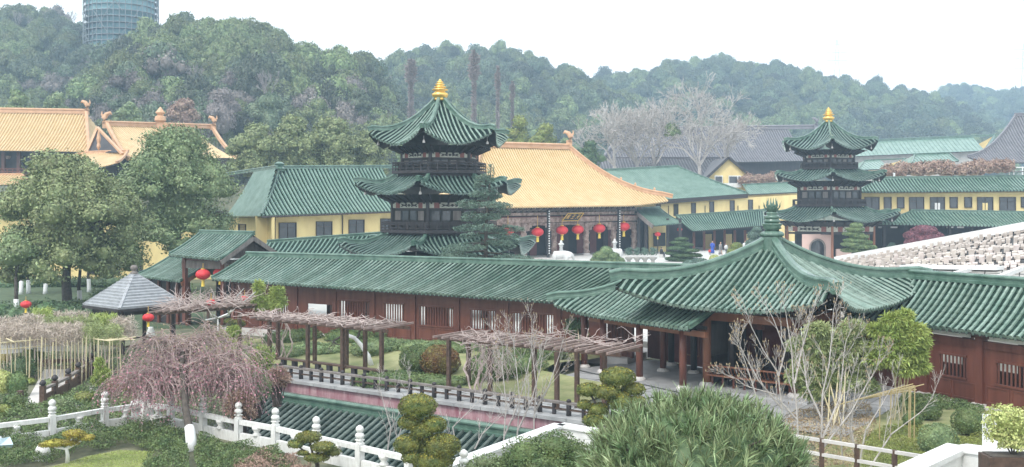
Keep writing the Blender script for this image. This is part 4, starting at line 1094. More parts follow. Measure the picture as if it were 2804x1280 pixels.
# ================================================================ LOWER ROOF between balustrade and maroon wall
lr = thing('lower_building', 'green tiled roof of the sunken building between white balustrade and maroon wall', 'building', (-4, 38, -5))
va = tpt(0, -.35, -1.25); vb = tpt(LT, -.35, -1.25)
eL = eT; nL = -nT
ev0 = tpt(-.5, -6.6, -3.3); ev1 = tpt(LT+.2, -6.6, -3.3)
rr0 = tpt(-.5, -.45, -.98); rr1 = tpt(LT+.2, -.45, -.98)
ptl = ruled(ev0, ev1, rr0, rr1, .15)
nn = int(LT/.36)
roof_face(lr, ptl, [(i/8, 0, 1) for i in range(9)], [((i+.5)/nn, 0, 1) for i in range(nn)], (ev1-ev0).normalized(), r=.095, tl=.36/6.4, tile='otile', bed='pbed')
rm = MB().sweep([tpt(-.5, -.3, -1.0), tpt(LT/2, -.3, -1.0), tpt(LT, -.3, -1.0)], rprof(1.3)); obj('wall_ridge', rm, MT['ridge'], lr)
obj('wall', MB().add([tuple(tpt(-.4, -5.9, -5)), tuple(tpt(LT, -5.9, -5)), tuple(tpt(LT, -5.9, -3.1)), tuple(tpt(-.4, -5.9, -3.1))], [(0, 1, 2, 3)]), MT['yellow'], lr)
# ================================================================ WHITE BALUSTRADE
def balustrade(name, label, pts, heads, mat_='wmarble', first=True):
    """pts: post feet; a rail and a pierced panel between each two"""
    t = thing(name, label, 'balustrade', tuple(pts[0]))
    for i, p in enumerate(pts):
        if i in heads:
            mm = mat_
            obj('post', MB().lathe([(.15, 0), (.15, .84), (.11, .86), (.11, .9), (.15, .92), (.15, .95), (.08, .98)], tuple(p), 4, a0=math.pi/4+math.atan2(*(reversed([(pts[min(i+1, len(pts)-1)]-pts[max(i-1, 0)]).x, (pts[min(i+1, len(pts)-1)]-pts[max(i-1, 0)]).y])))), MT[mm], t)
            obj('post_head', MB().lathe([(.07, 0), (.12, .03), (.15, .1), (.12, .16), (.07, .19), (.1, .22), (.13, .29), (.11, .36), (.03, .42)], (p.x, p.y, p.z+.97), 12), MT[mm], t, smooth=True)
    for p, q in zip(pts[:-1], pts[1:]):
        d = (q-p).normalized()
        obj('hand_rail', MB().beam(p+d*.13+V((0, 0, .70)), q-d*.13+V((0, 0, .70)), .17, .15), MT[mat_], t)
        obj('base_panel', MB().beam(p+d*.13+V((0, 0, .16)), q-d*.13+V((0, 0, .16)), .14, .34), MT[mat_], t)
        L = (q-p).length
        for k in (1,) if L < 2.6 else (1, 2):
            c = p.lerp(q, k/(2 if L < 2.6 else 3))
            obj('vase_block', MB().lathe([(.14, 0), (.16, .04), (.08, .12), (.15, .22), (.17, .3)], (c.x, c.y, c.z+.33), 8), MT[mat_], t, smooth=True)
    return t
Lp_ = [P(-160, 1250, 33.6), G(143, 1203), G(287, 1176), G(399, 1160)]
Lp_[0].z = 0
Rp_ = [G(399, 1160), G(467, 1168), G(556, 1190), G(653, 1211), G(754, 1231), G(866, 1259), G(985, 1288), G(1120, 1322), G(1270, 1368)]
Rp_ = [V((p.x, p.y, 0)) for p in Rp_]
balustrade('balustrade', 'white marble balustrade along the pond garden at the left, ending in carved corner', [V((p.x, p.y, 0)) for p in Lp_], [0, 1, 2])
balustrade('balustrade', 'weathered white balustrade descending to the right above the lower roof', Rp_, range(1, 9))
# carved corner post, stained
cp_ = Rp_[0]; cc = thing('corner_post', 'tall stained white carved corner post where both balustrades meet', 'post', tuple(cp_))
obj('shaft', MB().lathe([(.3, 0), (.28, .5), (.22, .7), (.2, 1.0), (.24, 1.05)], (0, 0, 0), 8, lobes=4, amp=.08), MT['stain'], cc, local=True)
obj('cap', MB().lathe([(.16, 0), (.2, .08), (.13, .18), (.2, .3), (.16, .42), (.05, .5)], (0, 0, 1.04), 10), MT['stain'], cc, local=True, smooth=True)
obj('scroll', MB().lathe([(.2, 0), (.26, .12), (.2, .26), (.1, .34)], (-.36, 0, .55), 8), MT['stain'], cc, local=True, smooth=True)
obj('scroll_foot', MB().box((-.34, 0, .28), (.34, .2, .56)), MT['stain'], cc, local=True)
# white parapet walls
def wallrun(name, label, pts, h, th, mt='white', cap=True):
    t = thing(name, label, 'wall', tuple(pts[0]))
    for p, q in zip(pts[:-1], pts[1:]):
        obj('wall_panel', MB().beam(p+V((0, 0, h/2-.3)), q+V((0, 0, h/2-.3)), th, h+.6), MT[mt], t)
        if cap: obj('coping', MB().beam(p+V((0, 0, h+.04)), q+V((0, 0, h+.04)), th+.14, .09), MT[mt], t)
    return t
wallrun('parapet', 'plain white parapet rising behind the topiary toward the cloud pruned shrub', [V((-2.0, 29.4, 0)), V((1.65, 35.1, 0)), V((2.75, 34.2, 0))], .6, .35)
# right-hand terrace balustrade (dark posts, pale rails) and white corner parapet
wr = P(2540, 1250, 25); 
# ================================================================ PAGODAS
def hexpts(c, th, R_, z, n=6): return [V((c[0]+R_*math.cos(th+2*math.pi*i/n), c[1]+R_*math.sin(th+2*math.pi*i/n), z)) for i in range(n)]
def motif(parent, a, b, z0, z1, n_):
    """painted band between two wall corners: pale ground, red spots, dark knot pattern"""
    d = (b-a).normalized(); L = (b-a).length; h = z1-z0
    A = a+n_*.03; zm = (z0+z1)/2
    def at(s, z, o=0): q = A+d*(L*s)+n_*o; return V((q.x, q.y, z))
    obj('frieze', MB().beam(at(0, zm), at(1, zm), .06, h), MT['frieze'], parent)
    for s in (.18, .82): obj('frieze_medallion', MB().beam(at(s-.055, zm, .04), at(s+.055, zm, .04), .03, h*.96), MT['frz_red'], parent)
    m = MB()
    for s0 in (.36, .64):
        m.beam(at(s0-.08, zm-h*.22, .045), at(s0+.08, zm+h*.22, .045), .03, h*.16); m.beam(at(s0-.08, zm+h*.22, .047), at(s0+.08, zm-h*.22, .047), .03, h*.16)
    m.beam(at(.3, zm, .046), at(.7, zm, .046), .03, h*.1)
    obj('painted_knot', m, MT['black'], parent, kind='stuff')
    c = at(.5, zm, .05); obj('painted_ring', MB().tube([c-n_*.01, c+n_*.02], h*.26, 8), MT['black'], parent)
def pagoda(name, label, c, th, zg, tiers, zap, ztop, rows=True, pitch=.33, r=.085, arch=False):
    t = thing(name, label, 'pagoda', (c[0], c[1], zg))
    for k, T in enumerate(tiers):
        # wall
        w = hexpts(c, th, T['Rw'], 0); z0, z1 = T['z0'], T['z1']
        if not (arch and k == 0):
            obj('timber_wall', MB().prism([(p.x, p.y) for p in w], z0, z1), MT['dwood'], t)
        for i in range(6):
            a, b = w[i], w[(i+1) % 6]; mid = (a+b)/2-V((c[0], c[1], 0)); n_ = mid.normalized(); d = (b-a).normalized()
            vis = n_.y < .35
            obj('corner_post', MB().tube([V((a.x, a.y, z0)), V((a.x, a.y, z1+.2))], .14, 8), MT['woodl' if (arch and k == 0) else 'dwood'], t)
            if not vis: continue
            motif(t, a, b, T['f0'], T['f1'], n_)
            if arch and k == 0:
                obj('lintel', MB().beam(V((a.x, a.y, T['f0']-.18)), V((b.x, b.y, T['f0']-.18)), .1, .22), MT['dwood'], t)
                continue
            npan = 4
            for j in range(npan):
                s0 = .06+.88*j/npan; s1 = .06+.88*(j+1)/npan-.02; zz0, zz1 = z0+.08, T['f0']-.12
                q0, q1 = a+(b-a)*s0+n_*.03, a+(b-a)*s1+n_*.03; zm = (zz0+zz1)/2
                m = MB()
                m.beam(V((q0.x, q0.y, zz0+.04)), V((q1.x, q1.y, zz0+.04)), .05, .08); m.beam(V((q0.x, q0.y, zz1-.04)), V((q1.x, q1.y, zz1-.04)), .05, .08)
                m.beam(V((q0.x, q0.y, zz0)), V((q0.x, q0.y, zz1)), .06, .05, up=n_); m.beam(V((q1.x, q1.y, zz0)), V((q1.x, q1.y, zz1)), .06, .05, up=n_)
                q = q0.lerp(q1, .5); zq = zz0+(zz1-zz0)*.4
                m.beam(V((q0.x, q0.y, zq)), V((q1.x, q1.y, zq)), .04, .05)
                fr = obj('door_frame', m, MT['soffit'], t)
                obj('lattice_pane', MB().beam(V((q0.x, q0.y, (zq+zz1)/2))+d*.07-n_*.012, V((q1.x, q1.y, (zq+zz1)/2))-d*.07-n_*.012, .02, (zz1-zq)*.8), MT['grey_wood' if (i+j) % 3 == 0 else 'glass'], fr)
        # bracket zone
        h0 = hexpts(c, th, T['Rw']*1.02, T['f1']+.02); h1 = hexpts(c, th, T['Rt']*.80, T['ze']-.02)
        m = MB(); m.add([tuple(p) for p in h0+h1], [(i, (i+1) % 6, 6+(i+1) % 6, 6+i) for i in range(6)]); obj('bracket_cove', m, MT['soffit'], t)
        for i in range(6):
            a, b = h0[i], h0[(i+1) % 6]; a2, b2 = h1[i], h1[(i+1) % 6]
            if ((a+b)/2-V((c[0], c[1], 0))).normalized().y > .35: continue
            for j in range(6):
                s = (j+.5)/6; obj('bracket_arm', MB().beam(a.lerp(b, s)-V((0, 0, .05)), a2.lerp(b2, s)-V((0, 0, .08)), .12, .16), MT['dwood'], t)
        for j, p in enumerate(hexpts(c, th, T['Rt']*.93, T['ze']+T['lift']*.55-.25)):
            obj('wind_bell', MB().lathe([(.1, 0), (.09, .12), (.05, .2), (.015, .24), (.015, .5)], (p.x, p.y, p.z-.35), 8), MT['pale'], t)
        regpoly_roof(t, c, th, 6, T['Rt'], T['ze'], T['zr']-T['ze'], Bend_r=T['Rr'], lift=T['lift'], flare=.35, conc=T.get('conc', .35), Lr=T['Rt']*.62, pitch=pitch, r=r, rows=rows, hipscale=.95 if rows else .8, step=False, seg=6, tile='ptile' if k < 2 or not rows else 'tile', bed='pbed', drip=True, kk=5 if rows else 4)
        if 'zb' in T:                                  # balcony above this roof
            Rb = T['Rb']; hp = hexpts(c, th, Rb, 0)
            obj('balcony_slab', MB().prism([(p.x, p.y) for p in hp], T['zb'], T['zb']+.22), MT['dwood'], t)
            obj('balcony_skirt', MB().prism([(p.x, p.y) for p in hexpts(c, th, Rb*.87, 0)], T['zr']-.25, T['zb']-.003), MT['dwood'], t)
            hq = hexpts(c, th, Rb-.08, 0); zr_ = T['zrail']
            for i in range(6):
                a, b = hq[i], hq[(i+1) % 6]
                for zz, ww in ((zr_, .12), ((zr_+T['zb']+.22)/2+.12, .07), ((zr_+T['zb']+.22)/2-.12, .07)):
                    obj('rail', MB().beam(V((a.x, a.y, zz)), V((b.x, b.y, zz)), ww*.8, ww), MT['dwood'], t)
                for j in range(5):
                    q = a.lerp(b, j/5); obj('baluster', MB().box((q.x, q.y, (T['zb']+.22+zr_)/2), (.09, .09, zr_-T['zb']-.2)), MT['dwood'], t)
    # gilded finial
    s = (ztop-zap)
    prof = [(.9, 0), (.95, .06), (.85, .1), (.95, .14), (1.15, .22), (1.2, .3), (.8, .38), (.7, .44), (1.1, .47), (1.15, .52), (.5, .55), (.85, .6), (.88, .64), (.4, .67), (.68, .72), (.68, .76), (.28, .79), (.5, .83), (.46, .87), (.15, .9), (.28, .93), (.02, 1.0)]
    obj('gilded_finial', MB().lathe([(a*s*.32, b*s) for a, b in prof], (c[0], c[1], zap-.1), 20), MT['gold'], t, smooth=True)
    return t
c1 = (-5.48, 78.0); th1 = math.radians(20)
pagoda('pagoda', 'tall three roofed dark timber pagoda with gold finial rising behind the long gallery', c1, th1, .9, [
    dict(Rw=4.6, z0=.9, z1=4.2, f0=3.2, f1=3.7, Rt=7.4, ze=4.42, zr=5.9, Rr=4.1, lift=1.05, zb=6.1, Rb=4.6, zrail=6.85),
    dict(Rw=3.7, z0=6.3, z1=8.6, f0=7.92, f1=8.33, Rt=6.2, ze=8.95, zr=10.25, Rr=3.3, lift=1.0, zb=10.5, Rb=3.75, zrail=11.3),
    dict(Rw=2.95, z0=10.7, z1=12.3, f0=11.66, f1=12.02, Rt=5.15, ze=12.55, zr=16.2, Rr=.15, lift=1.2, conc=.55)], 16.2, 17.85)
c2 = ((2269-1402)/F*114, 114.0); th2 = math.radians(17)
pagoda('pagoda', 'smaller farther pagoda with gold finial and pink arched ground floor, right of centre', c2, th2, CY(114), [
    dict(Rw=5.2, z0=CY(114), z1=6.1, f0=5.25, f1=5.8, Rt=7.7, ze=6.35, zr=7.85, Rr=4.0, lift=1.15, zb=8.0, Rb=4.4, zrail=8.7),
    dict(Rw=3.66, z0=8.2, z1=10.4, f0=9.75, f1=10.13, Rt=6.2, ze=10.75, zr=12.0, Rr=3.1, lift=.95, zb=12.06, Rb=3.45, zrail=12.75),
    dict(Rw=2.95, z0=12.28, z1=13.9, f0=13.3, f1=13.62, Rt=5.25, ze=14.15, zr=17.45, Rr=.15, lift=1.15, conc=.55)], 17.45, 19.1, rows=False, pitch=.34, r=.09, arch=True)
pg2 = [o for o in col.objects if o.get('category') == 'pagoda'][-1]
# inner pink room with arched door on the left front side
w = hexpts(c2, th2, 4.3, 0)
obj('stone_plinth', MB().prism([(p.x, p.y) for p in hexpts(c2, th2, 6.0, 0)], CY(114)-.6, CY(114)+.25), MT['pale'], pg2)
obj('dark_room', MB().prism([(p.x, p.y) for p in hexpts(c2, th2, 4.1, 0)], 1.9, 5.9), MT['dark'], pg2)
_z0, _z1 = CY(114)+.25, 5.0
for ua, ub, kind in ((2196, 2276, 'arch'), (2290, 2330, 'plain')):
    Yf = 109.4
    a = P(ua, 560, Yf); b = P(ub, 560, Yf+.6)
    if kind == 'arch':
        L = (b-a).length; d = (b-a).normalized(); n = 10; cx = L*.52; rad = L*.255; zc = _z0+1.55
        m = MB(); 
        def q(s, z): p = a+d*s; return (p.x, p.y, z)
        m.add([q(0, _z0), q(cx-rad, _z0), q(cx-rad, zc), q(cx-rad, _z1), q(0, _z1)], [(0, 1, 2, 3, 4)])
        m.add([q(cx+rad, _z0), q(L, _z0), q(L, _z1), q(cx+rad, _z1), q(cx+rad, zc)], [(0, 1, 2, 3, 4)])
        for i in range(n):
            g0, g1 = math.pi*i/n, math.pi*(i+1)/n
            m.add([q(cx-rad*math.cos(g0), zc+rad*math.sin(g0)), q(cx-rad*math.cos(g1), zc+rad*math.sin(g1)), q(cx-rad*math.cos(g1), _z1), q(cx-rad*math.cos(g0), _z1)], [(0, 1, 2, 3)])
        obj('pink_wall', m, MT['pink'], pg2)
        pts = [V(q(cx-rad, _z0))]+[V(q(cx-rad*math.cos(math.pi*i/n), zc+rad*math.sin(math.pi*i/n))) for i in range(n+1)]+[V(q(cx+rad, _z0))]
        obj('arch_moulding', MB().tube([p-V((0, .08, 0)) for p in pts], .1, 5), MT['grey_wood'], pg2)
        obj('arched_door', MB().add([tuple(p+V((0, .25, 0))) for p in pts], [tuple(range(len(pts)))]), MT['glass'], pg2)
    else:
        obj('low_pink_wall', MB().beam(V((a.x, a.y, _z0+.7)), V((b.x, b.y, _z0+.7)), .2, 1.4), MT['pink'], pg2)
# ================================================================ GOLDEN HALL behind the tall pagoda
al_ = math.radians(35); exH = V((math.cos(al_), math.sin(al_), 0)); eyH = V((-math.sin(al_), math.cos(al_), 0))
CH = V((6.82, 121.0, 0)); LH = 15.2; BH = 8.5; zeH = 7.95
hl = thing('temple_hall', 'main temple hall with golden tiled hip roof and carved pillared front', 'temple', (CH.x, CH.y, 1.9))
EA = CH-exH*LH+V((0, 0, zeH-.15)); EB = CH+exH*LH+V((0, 0, zeH+.15)); RA = CH-exH*6.8+eyH*BH+V((0, 0, 15.1)); RB = CH+exH*6.6+eyH*BH+V((0, 0, 15.35))
fH = slope(hl, EA, EB, RA, RB, lift=1.15, Lr=6.5, flare=.8, conc=.52, pitch=.36, r=.095, tile='ytile', bed='ybed', ridge='yridge', seg=8, rs=1.9, tl=.5)
def owl(parent, p, s, flip=1, m_='yridge'):
    """upswept ridge-end dragon ornament"""
    m = MB(); m.box((p.x, p.y, p.z+.45*s), (.75*s, .45*s, .9*s)); obj('ornament_base', m, MT[m_], parent)
    pts = [p+V((flip*.1*s, 0, .7*s)), p+V((flip*.25*s, 0, 1.3*s)), p+V((-flip*.1*s, 0, 1.8*s)), p+V((-flip*.55*s, 0, 2.0*s)), p+V((-flip*.75*s, 0, 1.75*s))]
    obj('ornament_tail', MB().tube(pts, [.42*s, .36*s, .3*s, .2*s, .08*s], 7), MT[m_], parent, smooth=True)
    obj('ornament_fin', MB().tube([p+V((0, 0, 1.2*s)), p+V((flip*.55*s, 0, 1.75*s)), p+V((flip*.5*s, 0, 2.2*s))], [.2*s, .14*s, .04*s], 5), MT[m_], parent)
owl(hl, fH.hip(1, 1)[-1]+V((0, 0, .25)), 1.0, 1); owl(hl, fH.hip(-1, 1)[-1]+V((0, 0, .25)), 1.0, -1)
hp = fH.hip(1, 20)
for i in (2, 6, 9):
    q = hp[i]+V((0, 0, .25)); obj('ridge_beast', MB().lathe([(.16, 0), (.2, .2), (.12, .35), (.16, .5), (.05, .7)], tuple(q), 7), MT['yridge'], hl)
# facade
def hpt(a, b, z): q = CH+exH*a+eyH*b; return V((q.x, q.y, z))
rzH = al_
zgH = 1.95
def au(u, b): q0 = CH+eyH*b; return along(q0, exH, u)
pil_u = [1345, 1433, 1517, 1605, 1680, 1736]
bF = 2.2
pil = [au(u, bF) for u in pil_u]; zbm = 6.05
a0, a1 = pil[0]-.4, pil[-1]+.4
obj('carved_beam', MB().beam(hpt(a0, bF, 6.3), hpt(a1, bF, 6.45), .5, .62), MT['carve'], hl)
obj('beam_moulding', MB().beam(hpt(a0, bF-.3, 6.66), hpt(a1, bF-.3, 6.81), .14, .1), MT['reddoor'], hl)
obj('upper_beam', MB().beam(hpt(a0, bF, 7.0), hpt(a1, bF, 7.15), .4, .34), MT['carve'], hl)
for i in range(26):
    a = a0+(a1-a0)*(i+.5)/26; z = 7.3
    m = MB(); m.beam(hpt(a, bF, z), hpt(a, bF-1.5, z+.45), .16, .2); m.beam(hpt(a-.35, bF-.7, z+.2), hpt(a+.35, bF-.7, z+.2), .12, .14); obj('bracket_set', m, MT['grey_wood'], hl)
obj('eave_wall', MB().beam(hpt(a0, bF+.3, 7.5), hpt(a1, bF+.3, 7.6), .1, .9), MT['dwood'], hl)
for i, a in enumerate(pil):
    m = MB(); n = 26; pts = []
    obj('pillar', MB().tube([hpt(a, bF, zgH), hpt(a, bF, 6.0)], .33, 12), MT['carve'], hl, smooth=True)
    pts = [hpt(a, bF, zgH+.3+3.6*j/n)+exH*(.36*math.cos(j*.75))-eyH*(.36*math.sin(j*.75)) for j in range(n+1)]
    obj('carved_dragon', MB().tube(pts, [.1+.03*math.sin(j) for j in range(n+1)], 6), MT['carve'], hl, smooth=True)
    obj('pillar_base', MB().lathe([(.55, 0), (.55, .15), (.42, .3)], tuple(hpt(a, bF, zgH)), 12), MT['pale'], hl)
for i, (p, q) in enumerate(zip(pil[:-1], pil[1:])):
    # cusped arch panel above each opening
    w_ = q-p; m = MB(); n = 14; top = 6.0
    for j in range(n):
        s0, s1 = j/n, (j+1)/n
        def hgt(s):
            x = abs(s-.5)*2; return (5.75 if x < .45 else 5.55 if x < .7 else 5.2 if x < .86 else 4.7)-.2*x
        zb_ = min(hgt(s0+.001), hgt(s1-.001)) 
        m.add([tuple(hpt(p+w_*s0, bF+.02, zb_)), tuple(hpt(p+w_*s1, bF+.02, zb_)), tuple(hpt(p+w_*s1, bF+.02, top)), tuple(hpt(p+w_*s0, bF+.02, top))], [(0, 1, 2, 3)])
    obj('arch_panel', m, MT['carve'], hl)
    n2 = 3
    for j in range(n2):
        c0 = p+w_*(.14+.72*j/n2); c1_ = p+w_*(.14+.72*(j+1)/n2)-.04
        obj('door_leaf', MB().beam(hpt(c0, bF+2.6, 3.6), hpt(c1_, bF+2.6, 3.6), .1, 3.2), MT['reddoor' if (i+j) % 2 else 'dwood'], hl)
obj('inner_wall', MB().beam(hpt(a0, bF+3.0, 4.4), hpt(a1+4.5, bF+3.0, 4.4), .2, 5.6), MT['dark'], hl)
obj('step', MB().box(tuple(hpt((a0+a1)/2, bF+1.5, zgH-.3)), (a1-a0+1.6, 8, .55), rzH), MT['pale'], hl)
for i_, u in enumerate((1501, 1694)):                     # striped hanging columns
    a = au(u, bF-1.2)
    t = thing('plaque_pole', ['black pole with a string of white tablets, left of the golden hall doors', 'black pole with a string of white tablets, right of the golden hall doors'][i_], 'pole', tuple(hpt(a, bF-1.2, zgH)), 'tablet poles before the golden hall')
    obj('pole', MB().tube([hpt(a, bF-1.2, zgH-.2), hpt(a, bF-1.2, 7.6)], .16, 8), MT['black'], t)
    for j in range(18): obj('white_tablet', MB().box(tuple(hpt(a, bF-1.42, zgH+.5+j*.29)), (.17, .05, .14), rzH), MT['white'], t)
# plaque
sg = thing('name_plaque', 'slanting dark name board with gold frame above the golden hall entrance', 'plaque', tuple(hpt(au(1560, .9), .9, 6.1)))
a = au(1560, 1.2); 
c00 = P(1539, 605, 121.3); c10 = P(1583, 604, 122.9); c11 = P(1598, 583.5, 122.6); c01 = P(1555, 585, 121.0)
m = MB().add([tuple(c00), tuple(c10), tuple(c11), tuple(c01)]+[tuple(c+eyH*.12) for c in (c00, c10, c11, c01)], [(0, 1, 2, 3), (7, 6, 5, 4), (0, 4, 5, 1), (1, 5, 6, 2), (2, 6, 7, 3), (3, 7, 4, 0)]); obj('board', m, MT['black'], sg)
n_ = (c10-c00).cross(c01-c00).normalized(); n_ = n_ if n_.y < 0 else -n_
for p, q in ((c00, c10), (c10, c11), (c11, c01), (c01, c00)): obj('board_frame', MB().beam(p+n_*.04, q+n_*.04, .07, .08), MT['gold'], sg)
try:
    for k_, ch in enumerate('殿王天'):
        cu = bpy.data.curves.new('character', 'FONT'); cu.body = ch; cu.size = .92; cu.align_x = 'CENTER'; cu.align_y = 'CENTER'
        tmp = bpy.data.objects.new('character', cu); col.objects.link(tmp)
        dg = bpy.context.evaluated_depsgraph_get(); me = bpy.data.meshes.new_from_object(tmp.evaluated_get(dg))
        bpy.data.objects.remove(tmp)
        ux = (c10-c00)/(c10-c00).length; uy = (c01-c00); uy = uy/uy.length
        cc_ = c00+(c10-c00)*(.2+.3*k_)+(c01-c00)*.5+n_*.03
        for v_ in me.vertices: q = cc_+ux*v_.co.x*.55+uy*v_.co.y*.85; v_.co = q
        me.materials.clear(); obj('character', me, MT['gold'], sg)
except Exception as e: print('text', e)
# ================================================================ YELLOW WALLED BUILDINGS
def facade(parent, A, B, zb, pushb=.0, wall='yellow', th=.3):
    """wall from A to B (their z = top) down to zb; returns window maker"""
    ex = V((B.x-A.x, B.y-A.y, 0)).normalized(); ey = V((-ex.y, ex.x, 0)); A2 = V((A.x, A.y, 0))+ey*pushb; L = (V((B.x, B.y, 0))-V((A.x, A.y, 0))).length
    def wp(a, b, z): q = A2+ex*a+ey*b; return V((q.x, q.y, z))
    zt = lambda a: A.z+(B.z-A.z)*a/L
    obj('wall', MB().add([tuple(wp(0, 0, zb)), tuple(wp(L, 0, zb)), tuple(wp(L, 0, zt(L))), tuple(wp(0, 0, zt(0)))]+[tuple(wp(0, th, zb)), tuple(wp(L, th, zb)), tuple(wp(L, th, zt(L))), tuple(wp(0, th, zt(0)))], [(0, 1, 2, 3), (7, 6, 5, 4), (0, 4, 5, 1), (1, 5, 6, 2), (2, 6, 7, 3), (3, 7, 4, 0)]), MT[wall], parent)
    def win(u0, u1, v0, v1, mull=True, proud=.06):
        a0, a1 = along(A2, ex, u0), along(A2, ex, u1); q = wp((a0+a1)/2, 0, 0); z1 = CZ-(v0-HV)/F*q.y; z0 = CZ-(v1-HV)/F*q.y
        m = MB(); s = .09
        for (p0, p1) in (((a0, z0), (a1, z0)), ((a0, z1), (a1, z1))): m.beam(wp(p0[0]-s/2, -proud, p0[1]), wp(p1[0]+s/2, -proud, p1[1]), .12, s)
        for a_ in (a0, a1): m.beam(wp(a_, -proud, z0+s/2), wp(a_, -proud, z1-s/2), .12, s, up=ex)
        w = obj('window', m, MT['frame'], parent)
        if mull:
            obj('mullion', MB().beam(wp((a0+a1)/2, -proud, z0+s), wp((a0+a1)/2, -proud, z1-s), .08, .07, up=ex), MT['frame'], w)
            obj('transom', MB().beam(wp(a0+s, -proud, z1-(z1-z0)*.3), wp(a1-s, -proud, z1-(z1-z0)*.3), .08, .06), MT['frame'], w)
        obj('pane', MB().add([tuple(wp(a0, -.025, z0)), tuple(wp(a1, -.025, z0)), tuple(wp(a1, -.025, z1)), tuple(wp(a0, -.025, z1))], [(0, 1, 2, 3)]), MT['glass'], w)
        return w
    return wp, win, L, ex, ey, A2
def drainpipe(parent, wp, A2, ex, u, z0, z1):
    a = along(A2, ex, u); obj('drainpipe', MB().tube([wp(a, -.08, z0), wp(a, -.08, z1)], .06, 5), MT['frame'], parent)
# --- long building left of the tall pagoda
b1 = thing('long_building', 'two storey yellow walled building with green roof left of the tall pagoda', 'building', tuple(P(870, 700, 101)))
EA = P(716, 592, 98); EB = P(1120, 577, 108); RA = P(765, 468, 105); RB = P(1130, 462, 115)
f1 = slope(b1, EA, EB, RA, RB, conc=.22, pitch=.42, r=.12, rows=True, step=False, seg=3, tile='ftile', bed='bed', rs=1.0, back=False, drip=False, soff='soffit', kk=4)
obj('ridge_ornament', MB().lathe([(.5, 0), (.62, .3), (.35, .5), (.55, .8), (.2, 1.0)], tuple(P(765, 470, 105)), 8), MT['ridge'], b1)
EA2 = P(620, 594, 108); RA2 = P(620, 470, 116)
f1b = slope(b1, EA2, EA+V((0, .02, 0)), RA2, RA, conc=.22, pitch=.42, r=.12, rows=True, step=False, seg=3, tile='ftile', bed='bed', rs=1.0, back=False, drip=False, verge=False)
wp, win, L, ex, ey, A2 = facade(b1, EA+V((0, 0, -.05)), EB+V((0, 0, -.05)), .5, 1.2)
for u0, u1, v0, v1 in ((764, 810, 611, 656), (866, 908, 608, 650), (955, 996, 603, 648), (1042, 1085, 600, 642)): win(u0, u1, v0, v1)
for u in (700+52, 937): drainpipe(b1, wp, A2, ex, u, 3, EA.z)
wp, win, L, ex, ey, A2 = facade(b1, EA2, EA, .5, 1.0); win(655, 674, 615, 637, False)
obj('eave_gutter', MB().tube([EA+V((0, -.1, -.1)), EB+V((0, -.1, -.1))], .09, 5), MT['frame'], b1)
# --- connecting roof between gatehouse and pagoda
b2 = thing('rear_corridor', 'green corridor roof running from the gatehouse to the foot of the tall pagoda', 'gallery', tuple(P(850, 700, 88)))
gable_roof(b2, P(700, 712, 84), P(1010, 706, 86), P(735, 666, 87), P(1063, 642, 89), pitch=.36, r=.095, tl=.5, rscale=.8, step=False, seg=3, tile='ftile', bed='bed')
obj('wall', MB().beam(P(700, 735, 86), P(1010, 735, 88), .2, 2.5), MT['dwood'], b2)
# --- yellow building behind the left trees
b3 = thing('rear_building', 'plain yellow building showing beneath the big camphor trees', 'building', tuple(P(300, 760, 112)))
wp, win, L, ex, ey, A2 = facade(b3, P(-260, 560, 112), P(716, 590, 112), -.5)
for k_ in range(3): win(246+k_*62, 266+k_*62, 722, 750, False)
win(60, 84, 722, 750, False)
obj('roof_edge', MB().beam(P(-260, 556, 111.5), P(716, 586, 111.5), 1.4, .3), MT['soffit'], b3)
# --- right building behind the golden hall
b4 = thing('long_building', 'yellow building with smooth green roof directly right of the golden hall', 'building', tuple(P(1900, 640, 148)))
EA = P(1690, 556, 143); EB = P(2047, 531, 152); RA = P(1600, 465, 152); RB = P(1841, 459, 160)
f4 = slope(b4, EA, EB, RA, RB, conc=.1, pitch=.4, r=.07, tile='ftile', bed='ftile', rs=.9, back=False, drip=False, seg=2)
obj('eave_board', MB().beam(EA+V((0, -.1, -.35)), EB+V((0, -.1, -.35)), .2, .5), MT['frame'], b4)
wp, win, L, ex, ey, A2 = facade(b4, EA+V((0, 0, -.4)), P(2200, 528, 155)+V((0, 0, -.3)), .5, .8)
for u, v0, v1 in ((1802, 561, 572), (1850, 560, 591), (1898, 557, 587), (1948, 553, 584), (2004, 550, 580), (2054, 548, 577)): win(u-5, u+6, v0, v1, False)
for u in (1830, 1930, 2020, 2078): drainpipe(b4, wp, A2, ex, u, 5, EA.z-.4)
# small roofs further right
b5 = thing('low_building', 'low green roofed block continuing right behind the pavilion finial', 'building', tuple(P(2120, 560, 158)))
slope(b5, P(2049, 533, 156), P(2210, 525, 158), P(2035, 507, 160), P(2210, 503, 162), conc=.1, pitch=.4, r=.07, tile='ftile', bed='ftile', rs=.6, back=False, drip=False, seg=2)
wp, win, L, ex, ey, A2 = facade(b5, P(2049, 536, 156), P(2215, 528, 158), 2, .5)
